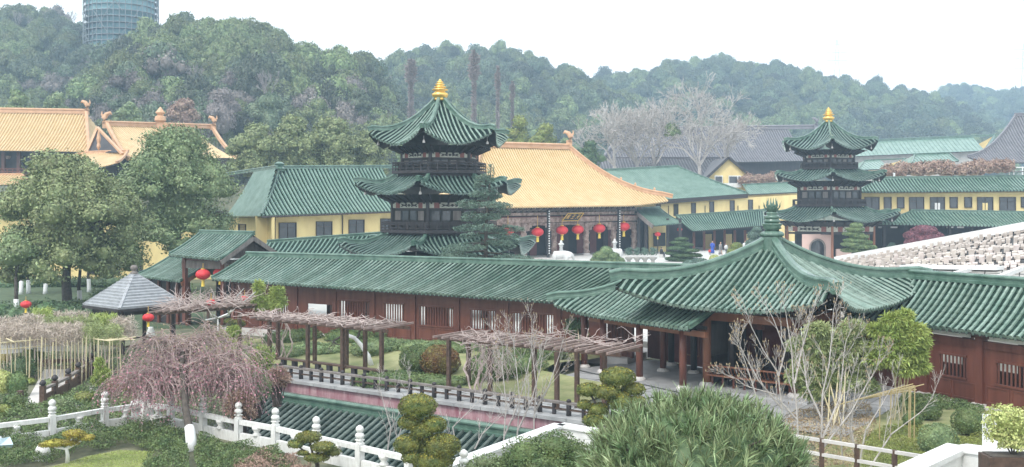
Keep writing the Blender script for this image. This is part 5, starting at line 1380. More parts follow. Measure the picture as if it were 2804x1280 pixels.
# --- corridors in front
b6 = thing('corridor', 'open green roofed corridor on posts with people standing beneath it', 'corridor', tuple(P(1980, 690, 138)))
gable_roof(b6, P(1898, 634, 131), P(2110, 617, 137), P(1853, 594, 134), P(2112, 577, 141), pitch=.34, r=.09, rscale=.8, step=False, seg=2, tile='ftile', bed='bed', rows=False, tl=.5, drip=False)
for i in range(8):
    q = P(1900+i*28, 640, 133+i*.8); obj('post', MB().box((q.x, q.y, (q.z+.3+2.2)/2), (.3, .3, q.z+.6-2.2)), MT['wood'], b6)
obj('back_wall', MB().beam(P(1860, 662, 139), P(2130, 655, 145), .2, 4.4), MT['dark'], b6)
for i in range(4):
    q = P(1885+i*55, 668, 137.5); obj('yellow_panel', MB().box(tuple(q), (.9, .1, 2.6)), MT['yellow'], b6)
b7 = thing('entrance_porch', 'green gabled porch beside the right end of the golden hall', 'porch', tuple(P(1810, 690, 130)))
gable_roof(b7, P(1790, 618, 126), P(1866, 611, 129), P(1744, 574, 129), P(1805, 571, 132), pitch=.34, r=.09, rscale=.8, step=False, seg=3, tile='ftile', bed='bed', tl=.5)
obj('barge_board', MB().beam(P(1744, 585, 128.5), P(1788, 622, 125.8), .1, .5), MT['grey_wood'], b7)
for u in (1749, 1768, 1828, 1862): obj('post', MB().box(tuple(P(u, 655, 129)), (.34, .34, 5.2)), MT['dwood'], b7)
obj('yellow_wall', MB().beam(P(1776, 660, 131), P(1824, 658, 131.6), .2, 4.2), MT['yellow'], b7)
obj('dark_window', MB().beam(P(1789, 657, 130.7), P(1822, 656, 131.1), .1, 1.7), MT['glass'], b7)
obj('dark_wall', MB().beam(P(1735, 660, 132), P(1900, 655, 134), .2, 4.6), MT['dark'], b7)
# --- two storey building, upper right
b8 = thing('long_building', 'two storey yellow building with two green roofs at the right edge', 'building', tuple(P(2600, 690, 122)))
EA = P(2350, 526, 121); EB = P(2960, 520, 119); RA = P(2400, 495, 124.5); RB = P(2990, 481, 122.5)
slope(b8, EA, EB, RA, RB, conc=.2, pitch=.38, r=.11, tile='ftile', bed='bed', rs=.8, back=False, seg=3, drip=False, rows=True, kk=4)
wp, win, L, ex, ey, A2 = facade(b8, EA, EB, 2, .9)
for u0, u1, v1 in ((2368, 2407, 574), (2421, 2440, 571), (2457, 2475, 570), (2490, 2529, 578), (2547, 2586, 577), (2601, 2621, 569), (2641, 2660, 568), (2676, 2718, 577), (2737, 2780, 577), (2796, 2816, 568), (2840, 2880, 577)):
    w = win(u0, u1, 541, v1, u1-u0 > 30)
    if u0 in (2547, 2676):
        a0_ = along(A2, ex, (u0+u1)/2); obj('pale_blind', MB().box(tuple(wp(a0_, -.06, CZ-(566-HV)/F*A2.y)), (.6, .03, .85), math.atan2(ex.y, ex.x)), MT['white' if u0 == 2547 else 'yellow'], w)  # plain pale panel in front of the pane
obj('cornice', MB().beam(wp(0, -.12, EA.z-.35), wp(L, -.12, EB.z-.35), .2, .25), MT['yellow'], b8)
EA = P(2405, 613, 116); EB = P(2960, 623, 113); RA = P(2502, 584, 120.5); RB = P(2990, 581, 117.5)
slope(b8, EA, EB, RA, RB, conc=.2, pitch=.38, r=.12, tile='ftile', bed='bed', rs=.8, back=False, seg=3, drip=False, rows=True, kk=4)
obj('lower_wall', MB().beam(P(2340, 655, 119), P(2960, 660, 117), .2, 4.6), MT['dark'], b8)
for i in range(9): obj('post', MB().box(tuple(P(2420+i*60, 660, 117)), (.3, .3, 4.6)), MT['dwood'], b8)
for u in (2414, 2448, 2601, 2630, 2726): obj('ceiling_light_panel', MB().box(tuple(P(u, 623, 117.5)), (.75, .1, .18)), MT['white'], b8)
# roof terrace vines
def bush_row(name, label, A, B, h, wdt, leaf, n, seed, dens=60, size=.32):
    rg = random.Random(seed); bl = []
    for i in range(n):
        s = (i+.5)/n; p = A.lerp(B, s); bl.append((p.x-A.x+rg.uniform(-.4, .4), p.y-A.y+rg.uniform(-.3, .3), p.z-A.z+rg.uniform(-.15, .15)*h, (B-A).length/n*.95, wdt, h*rg.uniform(.45, .65)))
    t = thing(name, label, 'vine' if 'vine' in name else 'hedge', tuple(A)); obj('foliage', crown_mesh('foliage', bl, dens, size, seed, core=.8, shell=.25, rough=.2, asp=.4), MT[leaf], t, local=True); return t
vr = bush_row('roof_vine', 'pinkish brown dried vine hedge along the roof terrace above the right building', P(2425, 472, 126), P(2760, 462, 124), 1.7, 1.3, 'leaf_pinkbrown', 16, 3)
obj('trellis_frame', MB().beam(P(2420, 480, 126), P(2820, 470, 124), .1, .1), MT['dwood'], vr)
for u in (2448, 2624): obj('white_post', MB().box(tuple(P(u, 484, 124.5)), (.22, .22, .9)), MT['white'], vr)
bush_row('roof_vine', 'brownish vine hedge on the wall beside the small gabled house', P(2032, 497, 162), P(2190, 488, 163), 1.6, 1.2, 'leaf_pinkbrown', 10, 4)
fr = thing('terrace_frame', 'pale steel terrace rail frame at the right edge above the green roof', 'railing', tuple(P(2760, 480, 125)))
for v in (459, 470): obj('rail', MB().beam(P(2748, v, 125), P(2900, v, 125), .08, .1), MT['white'], fr)
for u in (2764, 2776, 2800): obj('upright', MB().box(tuple(P(u, 470, 125)), (.09, .09, 1.2)), MT['white'], fr)
# --- far roofs right
b9 = thing('long_hall', 'long pale green roofed hall on the skyline right of the smaller pagoda', 'building', tuple(P(2520, 440, 215)))
slope(b9, P(2300, 430, 208), P(2698, 413, 205), P(2310, 393, 215), P(2724, 375, 212), conc=.1, pitch=.8, r=.07, tile='ftile', bed='ftile', rs=1.2, back=True, drip=False, seg=2)
wp, win, L, ex, ey, A2 = facade(b9, P(2300, 431, 208), P(2698, 415, 205), 6, 1.0, 'concrete'); 
obj('yellow_panel', MB().beam(P(2630, 426, 208), P(2690, 424, 206.5), .3, 1.9), MT['yellow'], b9)
b10 = thing('small_house', 'small pink gabled house with green roof between the rooftops, right side', 'house', tuple(P(2500, 450, 170)))
slope(b10, P(2498, 447, 167), P(2625, 442, 167), P(2505, 424, 171), P(2600, 424, 171), conc=.1, pitch=.6, r=.07, tile='ftile', bed='ftile', rs=.8, back=True, drip=False, seg=2, wallmat='pink')
slope(b10, P(2440, 462, 175), P(2500, 428, 172.5), P(2470, 450, 181), P(2527, 424, 177), conc=.0, pitch=.6, r=.07, tile='ftile', bed='ftile', rs=.8, back=False, drip=False, seg=2)
obj('gable_wall', MB().add([tuple(P(2455, 468, 171)), tuple(P(2535, 468, 171)), tuple(P(2535, 440, 171)), tuple(P(2508, 432, 171))], [(0, 1, 2, 3)]), MT['pink'], b10)
b11 = thing('shed_roofs', 'low pale green shed roof left of the small pink house', 'shed', tuple(P(2400, 470, 176)))
slope(b11, P(2350, 466, 172), P(2445, 462, 172), P(2368, 443, 178), P(2478, 440, 178), conc=.0, pitch=.6, r=.07, tile='ftile', bed='ftile', rs=.6, back=True, drip=False, seg=2)
b12 = thing('grey_hall', 'dark grey tiled hall with steep sweeping roof cut by the right edge', 'temple', tuple(P(2800, 470, 160)))
slope(b12, P(2650, 446, 150), P(3100, 446, 150), P(2782, 318, 160), P(3100, 318, 160), conc=.6, lift=.8, Lr=5, pitch=.45, r=.12, tile='gtile', bed='gbed', ridge='gtile', rs=1.3, back=False, drip=False, seg=6)
b13 = thing('grey_hall', 'broad grey tiled temple hall behind the bare plane trees', 'temple', tuple(P(2100, 480, 190)))
f13 = slope(b13, P(1640, 452, 184), P(2215, 441, 190), P(1700, 372, 194), P(2236, 346, 200), conc=.25, pitch=.5, r=.13, tile='gtile', bed='gbed', ridge='gtile', rs=2.2, back=False, drip=False, seg=4)
owl(b13, P(2234, 352, 199.5), 1.0, 1, 'gtile')
obj('timber_wall', MB().beam(P(1660, 468, 187), P(2215, 458, 192), .3, 2.6), MT['dwood'], b13)
b14 = thing('grey_building', 'lower grey tiled roof among the plane trees', 'building', tuple(P(1850, 500, 172)))
slope(b14, P(1590, 486, 168), P(1990, 486, 168), P(1600, 437, 178), P(1985, 434, 178), conc=.1, pitch=.5, r=.12, tile='gtile', bed='gbed', ridge='gtile', rs=1.0, back=False, drip=False, seg=3)
b15 = thing('gabled_house', 'small yellow gabled house with white bay window below the grey hall', 'house', tuple(P(1990, 520, 163)))
apx = P(1994, 432, 163); lf = P(1936, 486, 163); rf = P(2048, 478, 163); z_ = lf.z
obj('wall', MB().add([tuple(P(1938, 530, 163)), tuple(P(2046, 530, 163)), tuple(rf), tuple(apx), tuple(lf)], [(0, 1, 2, 3, 4)]), MT['yellow'], b15)
for p, q in ((apx, lf), (apx, rf)):
    d = (q-p).normalized(); obj('barge_board', MB().beam(p-V((0, .3, 0)), q-V((0, .3, 0))+d*.5, .6, .35), MT['dwood'], b15)
obj('roof', MB().add([tuple(apx), tuple(lf), tuple(lf+V((0, 12, 0))), tuple(apx+V((0, 12, 0))), tuple(rf), tuple(rf+V((0, 12, 0)))], [(0, 1, 2, 3), (0, 3, 5, 4)]), MT['gtile'], b15)
for u0, u1 in ((1958, 1978), (1996, 2019), (2021, 2028)): 
    w = obj('window', MB().beam(P((u0+u1)/2-.5*(u1-u0)-1, 496, 162.7), P((u0+u1)/2+.5*(u1-u0)+1, 496, 162.7), .15, 1.7), MT['white'], b15)
    obj('pane', MB().beam(P(u0+1, 495.5, 162.55), P(u1-1, 495.5, 162.55), .06, 1.35), MT['glass'], w)
obj('white_sill_wall', MB().beam(P(1975, 508, 162.6), P(2030, 508, 162.6), .3, .7), MT['white'], b15)
# ================================================================ GOLDEN ROOFS upper left
y1 = thing('temple_hall', 'golden roofed hall cut by the left edge, farther of the two', 'temple', tuple(P(100, 470, 165)))
slope(y1, P(-330, 408, 160), P(244, 417, 160), P(-300, 306, 168), P(236, 312, 168), conc=.3, pitch=.5, r=.13, tile='ytile', bed='ybed', ridge='yridge', rs=2.2, back=True, drip=False, seg=4, lift=.0)
owl(y1, P(236, 316, 168), 1.15, 1)
obj('timber_wall', MB().beam(P(-330, 446, 163), P(225, 446, 163), .4, 5.0), MT['dwood'], y1)
for i in range(5): 
    obj('painted_bracket', MB().lathe([(.3, 0), (.55, .5)], tuple(P(22+i*32, 436, 162.5)), 6), MT['carve'], y1)
    obj('post', MB().box(tuple(P(10+i*42, 450, 162)), (.5, .5, 4)), MT['wood'], y1)
for v in (463, 470, 478): obj('balcony_rail', MB().beam(P(-300, v, 159), P(165, v, 159), .15, .16), MT['wood'], y1)
for i in range(12): obj('baluster', MB().box(tuple(P(-10+i*15, 471, 159)), (.14, .14, 1.0)), MT['wood'], y1)
slope(y1, P(-330, 512, 152), P(95, 506, 152), P(-300, 482, 157), P(60, 482, 157), conc=.2, pitch=.5, r=.12, tile='ytile', bed='ybed', ridge='yridge', rs=.9, back=False, drip=False, seg=3)
y2 = thing('temple_hall', 'golden roofed hall with central ridge ornament behind the camphor trees, nearer one', 'temple', tuple(P(430, 480, 150)))
slope(y2, P(352, 440, 141), P(650, 437, 160), P(290, 350, 150), P(584, 355, 168), conc=.4, pitch=.45, r=.12, tile='ytile', bed='ybed', ridge='yridge', rs=2.0, back=False, drip=False, seg=5)
owl(y2, P(290, 352, 150), 1.15, -1); owl(y2, P(584, 357, 168), 1.1, 1)
q = P(439, 352, 158); obj('ornament_base', MB().box((q.x, q.y, q.z+.3), (2.2, .8, 1.2)), MT['yridge'], y2)
obj('ridge_centre', MB().lathe([(.5, 0), (.9, .3), (.8, .9), (.4, 1.1), (.75, 1.5), (.3, 2.1), (.05, 2.4)], (q.x, q.y, q.z+.9), 10), MT['yridge'], y2)
obj('gable_wall', MB().add([tuple(P(268, 352, 149)), tuple(P(236, 420, 145)), tuple(P(335, 418, 140))], [(0, 1, 2)]), MT['dwood'], y2)
obj('gable_pendant', MB().lathe([(.05, 0), (.3, .5), (.2, 1.0), (.32, 1.6), (.16, 2.4), (.05, 2.8)], tuple(P(270, 412, 143)), 6), MT['yridge'], y2)
for a_, b_ in ((P(267, 350, 148.7), P(335, 422, 139.8)), (P(267, 350, 148.7), P(237, 420, 144.7))): obj('barge_ridge', MB().beam(a_, b_, .35, .32), MT['yridge'], y2)
slope(y2, P(96, 464, 138), P(318, 458, 133), P(236, 421, 145), P(345, 419, 140), conc=.3, lift=.5, Lr=4, pitch=.45, r=.12, tile='ytile', bed='ybed', ridge='yridge', rs=1.1, back=False, drip=False, seg=4)
obj('timber_wall', MB().beam(P(120, 480, 143), P(640, 480, 150), .4, 5), MT['dwood'], y2)
# ================================================================ SCAFFOLDED TOWER on the hill
tc_ = P(332, 150, 345); rad_ = 98/F*345; zb_, zt_ = P(0, 190, 345).z, P(0, -120, 345).z
tw_ = thing('scaffolded_tower', 'round tower wrapped in green netting and scaffolding on the left hilltop', 'tower', (tc_.x, tc_.y, zb_))
netm = MT['net']
obj('netting', MB().lathe([(rad_*.9, zb_-25), (rad_*.9, zb_+8), (rad_*.82, zb_+9), (rad_*.82, zb_+17), (rad_*.92, zb_+18), (rad_*.92, zt_)], (tc_.x, tc_.y, 0), 12), netm, tw_)
for i in range(16):
    for j in range(7):
        if (i*5+j*3) % 4 == 0: continue
        a = 2*math.pi*i/16; z = zb_-4+j*7.2; a2 = a+2*math.pi/16*(1 if (i+j) % 2 else -1)
        obj('brace', MB().tube([V((tc_.x+rad_*math.cos(a), tc_.y+rad_*math.sin(a), z)), V((tc_.x+rad_*math.cos(a2), tc_.y+rad_*math.sin(a2), z+7))], .11, 4), MT['steel'], tw_)
nl = 22
for i in range(nl):
    z = zb_-6+(zt_-zb_+6)*i/nl
    obj('ledger_ring', MB().lathe([(rad_*.98, 0), (rad_*.98, .22), (rad_*.955, .22), (rad_*.955, 0)], (tc_.x, tc_.y, z), 16), MT['steel'], tw_)
for i in range(40):
    a = 2*math.pi*i/40; obj('standard_pole', MB().tube([V((tc_.x+rad_*.99*math.cos(a), tc_.y+rad_*.99*math.sin(a), zb_-12)), V((tc_.x+rad_*.99*math.cos(a), tc_.y+rad_*.99*math.sin(a), zt_-3+5*(i*7%5)))], .12, 4), MT['steel'], tw_)
# ================================================================ PYLONS, faint on the right
def pylon(label, u, vt, vb, Y, hw):
    t = thing('pylon', label, 'pylon', tuple(P(u, vb, Y)), 'power pylons beyond the right hill')
    b = P(u, vb, Y); top = P(u, vt, Y); H = top.z-b.z; st = mat('galvanised steel', (.4, .42, .44), .6)
    for sx in (-1, 1): obj('leg', MB().beam(b+V((sx*hw*.35, 0, 0)), top+V((sx*.6, 0, 0)), .3, .3, up=V((0, 1, 0))), st, t)
    m = MB()
    for i in range(9):
        f0 = i/9; f1 = (i+1)/9; w0 = hw*.35*(1-f0)+.6*f0; w1 = hw*.35*(1-f1)+.6*f1
        m.beam(b+V((-w0, 0, H*f0)), b+V((w1, 0, H*f1)), .16, .16, up=V((0, 1, 0))); m.beam(b+V((w0, 0, H*f0)), b+V((-w1, 0, H*f1)), .16, .16, up=V((0, 1, 0)))
    obj('bracing', m, st, t, kind='stuff')
    for f_ in (.62, .76, .9): obj('cross_arm', MB().beam(b+V((-hw, 0, H*f_)), b+V((hw, 0, H*f_)), .3, .35), st, t)
pylon('faint steel pylon rising behind the right hill', 2292, 108, 262, 880, 9)
pylon('faint steel pylon cut by the right edge', 2804, 118, 300, 880, 9)
# ================================================================ TREES, far to near
def Tree(name, label, u, vfoot_z, Y, uw, vtop, vbot, leaf, seed, dens, size, n=9, group=None, cat='tree', bark='dbark', wash=False, trunk_r=.3, small=.42, low=0, **k):
    foot = P(u, 560, Y); foot.z = vfoot_z
    R0 = uw/F*Y; zt = CZ-(vtop-HV)/F*Y; zb = CZ-(vbot-HV)/F*Y
    bl = lumpy(seed, R0, zt-zb, n=n, base=zb-foot.z, small=small, low=low)
    return tree_thing(name, label, cat, tuple(foot), bl, dens, size, leaf, seed, trunk_r=trunk_r, trunk_h=(zb-foot.z)+(zt-zb)*.25, group=group, bark=bark, wash=wash, **k)
Tree('camphor_tree', 'huge broad dark green camphor tree at the far left above the garden', 185, 0, 80, 222, 446, 775, 'leaf_olive', 3, 40, .25, n=74, trunk_r=.42, small=.21, low=30, shell=.4, rough=.3, core=.66)
Tree('camphor_tree', 'huge dark camphor tree between the golden roofs and the gatehouse', 482, 0, 94, 192, 376, 735, 'leaf_camphor', 5, 40, .25, n=70, trunk_r=.45, small=.21, low=30, shell=.4, rough=.3, core=.66)
for i, (u, vt, w, lb) in enumerate(((700, 350, 88, 'broad olive green tree, leftmost of the row left of the tall pagoda'), (800, 334, 84, 'second broad olive tree of the row left of the tall pagoda'), (905, 336, 92, 'tallest broad olive tree, third of the row left of the tall pagoda'), (1010, 362, 70, 'olive green tree touching the left side of the tall pagoda roof'))):
    Tree('roadside_tree', lb, u, 3, 138+i*3, w, vt, 500, 'leaf_olive', 20+i, 30, .34, n=46, trunk_r=.4, small=.23, low=16, shell=.3, rough=.25, core=.72)
for i, (u, vt, w, Y, lf, lb) in enumerate(((1420, 325, 48, 168, 'leaf_yel', 'loose yellow green tree behind the right eave of the tall pagoda'), (1490, 352, 50, 172, 'leaf_yel', 'low yellow green tree above the golden hall ridge'), (1615, 395, 45, 165, 'leaf_dark', 'small dark evergreen beside the golden ridge ornament'), (1545, 380, 30, 180, 'leaf_camphor', 'small green tree right behind the golden ridge ornament'))):
    Tree('broadleaf_tree', lb, u, 3, Y, w, vt, 500, lf, 30+i, 16, .36, n=9, trunk_r=.35)
# near hillside trees that can be told apart
for i, (u, vt, w, Y, lf, lb) in enumerate(((350, 285, 42, 185, 'leaf_camphor', 'grey green tree behind the ridge of the nearer golden hall, left'), (500, 268, 52, 190, 'leaf_pinkbrown', 'reddish brown crowned tree above the right end of the golden ridge'), (610, 250, 55, 200, 'greybranch', 'grey leafless looking crown beside the reddish brown tree'), (735, 262, 60, 205, 'hillA', 'rounded green tree low on the left hill above the yellow green row'), (150, 262, 50, 190, 'leaf_camphor', 'leafy tree above the farther golden roof'), (50, 255, 48, 195, 'hillB', 'olive tree at the left edge above the farther golden roof'), (870, 268, 50, 215, 'hillB', 'olive tree on the lower slope left of the gold finial'), (980, 255, 52, 220, 'hillA', 'dark rounded tree on the slope beside the pagoda roof tip'))):
    Tree('hillside_tree', lb, u, 4, Y, w, vt, 400, lf, 60+i, 11, .45, n=11, trunk_r=.4, small=.38)
# tall bare redwoods
for i, (u, vt, vb, hw, Y, lb) in enumerate(((1125, 165, 330, 14, 205, 'faint tall bare conifer left of the gold finial'), (1298, 138, 345, 13, 195, 'tallest slender bare conifer with a dense tufted top right of the gold finial'), (1363, 182, 350, 9, 198, 'slim bare conifer, second to the right of the gold finial'), (1403, 224, 350, 8, 202, 'shortest slim bare conifer, third to the right of the gold finial'))):
    t = thing('bare_conifer', lb, 'tree', tuple(P(u, 500, Y)))
    b, top = P(u, 500, Y), P(u, vt, Y); rg = random.Random(i+40)
    obj('trunk', MB().tube([b, b.lerp(top, .5)+V((.2, 0, 0)), top], [.3, .18, .05], 6), MT['greybranch'], t)
    mb = MB(); H = top.z-b.z; hwm = hw*1.7/F*Y
    for j in range(520):
        f_ = rg.random(); z = (vb-(vb-vt)*f_); p = P(u, z, Y); fr_ = (1.0 if (i < 2 and f_ > .62) else .42 if f_ < .6 else .75)*(1-f_*.3 if f_ < .93 else .4)
        a = rg.uniform(0, 6.28); l = hwm*fr_*rg.uniform(.5, 1.15); d = V((math.cos(a), math.sin(a), rg.uniform(-.1, .6))).normalized()
        q = p+d*l*.6; mb.tube([p, q, q+(d+V((0, 0, .3)))*l*.5], [.14, .12, .08], 3, cap=False)
        for s in range(3):
            e = V((rg.uniform(-1, 1), rg.uniform(-1, 1), rg.uniform(-.2, 1))).normalized()*l*.5; mb.tube([q, q+e], [.08, .05], 3, cap=False)
    obj('branches', mb, MT['greybranch'], t)
# bare plane trees
for i, (u, ub, vt, Y, L0, lb) in enumerate(((1640, 1683, 300, 166, 5.6, 'wide bare plane tree, leftmost of the grey group before the hall'), (1735, 1745, 285, 170, 5.8, 'bare plane tree with a leafy nest clump, second of the grey group'), (1800, 1792, 270, 174, 6.2, 'slim bare plane tree, third of the grey group'), (1895, 1915, 240, 168, 7.4, 'tallest bare plane tree with pale forked trunk, right of the grey group'), (1980, 1990, 330, 176, 4.6, 'small bare plane tree in front of the grey hall roof'))):
    ft = P(ub, 560, Y); ft.z = 3; t = thing('plane_tree', lb, 'tree', tuple(ft)); rg = random.Random(90+i)
    fork = P(ub, 455, Y)-ft; mb = MB(); mb.tube([V((0, 0, 0)), fork*.5+V((.3, 0, 0)), fork], [.42, .36, .3], 7, cap=False); obj('trunk', mb, MT['bark'], t, local=True, smooth=True)
    mb = MB()
    tl2 = P(u, vt, Y)-ft
    for s in range(5):
        d = (tl2-fork).normalized()+V((rg.uniform(-.75, .75), rg.uniform(-.5, .5), 0))
        branch(mb, fork, d, (tl2-fork).length*.29, .2, 6, rg, k=3, nseg=3, wob=.16, up=.015, split=(2, 3), ang=.58, shrink=.79, rs=.64, minr=.028, side=.25)
    obj('branches', mb, MT['bark'], t, local=True)
    if i == 1: obj('leafy_clump', crown_mesh('leafy_clump', [(P(1842, 365, Y)-ft).to_tuple()+(1.3,), (P(1838, 350, Y)-ft).to_tuple()+(.9,)], 20, .4, 3, core=.6), MT['leaf_camphor'], t, local=True)
# cedar in front of the tall pagoda
cf = P(1325, 560, 66.5); cf.z = .9; ced = thing('cedar_tree', 'blue green layered cedar standing in front of the tall pagoda', 'tree', tuple(cf)); rg = random.Random(12)
ct_ = P(1345, 452, 66.5)-cf
obj('trunk', MB().tube([V((0, 0, -.2)), V((.1, 0, 3.5)), V((.15, 0, 6)), ct_], [.2, .15, .1, .03], 7), MT['dbark'], ced, local=True, smooth=True)
mb = MB(); bl = []
prof = ((8.9, .5), (8.2, .9), (7.4, 1.5), (6.6, 1.6), (5.7, 2.2), (4.9, 2.3), (4.0, 2.9), (3.1, 3.0), (2.1, 3.0), (1.1, 2.7))
for k_, (z, r_) in enumerate(prof):
    n_ = 7
    for j in range(n_):
        a = 2*math.pi*(j+.37*k_)/n_+rg.uniform(-.2, .2); l = r_*rg.uniform(.6, 1.1); zz = z+rg.uniform(-.3, .3)
        if zz > ct_.z: continue
        e = V((math.cos(a)*l, math.sin(a)*l, zz-.1*l)); mb.tube([V((.12, 0, zz)), e*.5+V((0, 0, zz*.5+.1)), e], [.06, .04, .02], 4, cap=False)
        bl.append((e.x*.75, e.y*.75, e.z+.05, l*.3+.15, l*.3+.15, .2)); bl.append((e.x, e.y, e.z, l*.2+.15, l*.2+.15, .16))
bl.append((ct_.x, ct_.y, ct_.z-.5, .25, .25, .6))
obj('branches', mb, MT['dbark'], ced, local=True)
obj('crown', crown_mesh('crown', bl, 120, .17, 44, core=0, asp=.3, align=.3, zmin=-1, shell=.3), MT['leaf_cedar'], ced, local=True)
# whitewashed young trees on the left lawn
ww = [(58, 807, 1.9, 'whitewashed trunk tree, leftmost on the slope behind the left hedge'), (78, 805, 1.8, 'forked whitewashed tree beside the leftmost one'), (124, 806, 1.7, 'leaning whitewashed tree right of the forked one'), (184, 790, 1.7, 'slender whitewashed tree near the yellow wall'), (219, 838, 2.4, 'largest whitewashed tree beside the shingled hut roof'), (244, 801, 2.2, 'whitewashed Y shaped tree below the yellow building window'), (45, 866, 1.8, 'whitewashed tree standing next to the left red lantern'), (177, 840, 1.4, 'short whitewashed tree in the dark hedge')]
for i, (u, v, r_, lb) in enumerate(ww):
    g0 = G(u, v); rg = random.Random(i+300)
    bl = [(rg.uniform(-.8, .8), rg.uniform(-.5, .5), 4.6+rg.uniform(-.4, 1.2), r_*.8, r_*.8, r_*.6), (rg.uniform(-1.4, 1.4), rg.uniform(-1, 1), 4.2+rg.uniform(-.3, .9), r_*.6, r_*.6, r_*.45), (rg.uniform(-1.4, 1.4), rg.uniform(-1, 1), 5.4, r_*.55, r_*.55, r_*.45)]
    tree_thing('young_tree', lb, 'tree', tuple(g0), bl, 34, .24, 'leaf_camphor', 300+i, trunk_r=.17, trunk_h=2.9, wash=True)
# dark low hedges on the left slope
for i, (u0, u1, v, h, lf, lb) in enumerate(((-80, 420, 785, .8, 'leaf_dark', 'dark low hedge along the foot of the yellow building'), (60, 330, 848, .5, 'leaf_camphor', 'mid green bank of bushes below the whitewashed trees'), (-60, 330, 872, .9, 'leaf_dark', 'dark hedge behind the bamboo trellis garden'), (250, 560, 848, 1.3, 'leaf_box', 'low green planting behind the shingled hut'))):
    a, b = G(u0, v), G(u1, v); a.z = b.z = h*.4; bush_row('hedge', lb, a, b, h*1.5, 1.6, lf, 12, 50+i, dens=26, size=.24)
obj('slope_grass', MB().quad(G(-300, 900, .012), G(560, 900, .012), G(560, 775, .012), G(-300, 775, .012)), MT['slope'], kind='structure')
# ================================================================ COURTYARD THINGS
def lantern(label, p, r, hang=.4, grp=None, rd=1.0, pole=None):
    t = thing('red_lantern', label, 'lantern', tuple(p), grp)
    n = 11; prof = []
    for i in range(n+1):
        a = math.pi*i/n; prof.append((max(.28*r, r*math.sin(a)), -r*.72*math.cos(a)))
    obj('silk_shade', MB().lathe(prof, (0, 0, 0), 36, lobes=12, amp=.03), MT['red'], t, local=True, smooth=True)
    obj('gold_cap', MB().lathe([(.3*r, 0), (.3*r, .14*r)], (0, 0, .7*r), 12), MT['gold'], t, local=True)
    obj('gold_cap', MB().lathe([(.3*r, 0), (.3*r, .14*r)], (0, 0, -.84*r), 12), MT['gold'], t, local=True)
    obj('tassel', MB().lathe([(.16*r, 0), (.2*r, -.1*r), (.24*r, -.75*r)], (0, 0, -.9*r), 10), MT['tassel'], t, local=True)
    obj('cord', MB().tube([V((0, 0, .8*r)), V((0, 0, .8*r+hang))], .03*r+.008, 4), MT['gold'], t, local=True)
    if pole: obj('pole', MB().tube([V((0, .0, -pole)), V((0, 0, -1.5*r))], .08, 6), MT['dwood'], t, local=True)
    return t
for u, v, lb, b in ((1391, 634, 'red lantern mostly hidden by the cedar, leftmost at the golden hall', 1.2), (1472, 636, 'big red lantern left of the central pair at the golden hall', 1.2), (1539, 631, 'big red lantern, left one of the pair under the name board', 1.2), (1582, 629, 'big red lantern, right one of the pair under the name board', 1.2), (1641, 626, 'big red lantern right of the central pair at the golden hall', 1.2), (1708, 621, 'big red lantern at the right end of the golden hall', 1.2)):
    q0 = CH+eyH*b; a = along(q0, exH, u); q = hpt(a, b, 0); z = CZ-(v-HV)/F*q.y
    lantern(lb, (q.x, q.y, z), 16.5/F*q.y, hang=max(.3, 6.3-z), grp='lanterns across the golden hall front')
p = P(1801, 642, 127); lantern('small red lantern on a post by the yellow porch wall', tuple(p), .38, .2, pole=p.z-2.1)
lantern('small red lantern hanging in the dark porch right of the lantern post', tuple(P(1861, 629, 130)), .33, .3)
lantern('large red lantern hanging in the gatehouse, left of two', tuple(P(556, 752, 66.4)), .47, .35)
lantern('large red lantern hanging in the gatehouse, half hidden by the gallery roof', tuple(P(603, 748, 67.6)), .46, .35)
lantern('red lantern hanging under the corner of the shingled hut', tuple(P(406, 870, 52.5)), .29, .35)
lantern('red lantern hung in the bare wisteria, left of two near the gallery end', tuple(P(578, 829, 56)), .25, .3)
lantern('red lantern hung in the bare wisteria, right of two near the gallery end', tuple(P(670, 818, 58)), .23, .3)
p = P(71, 834, 66); lantern('orange red lantern at the far left beside a whitewashed tree', tuple(p), .33, .25)
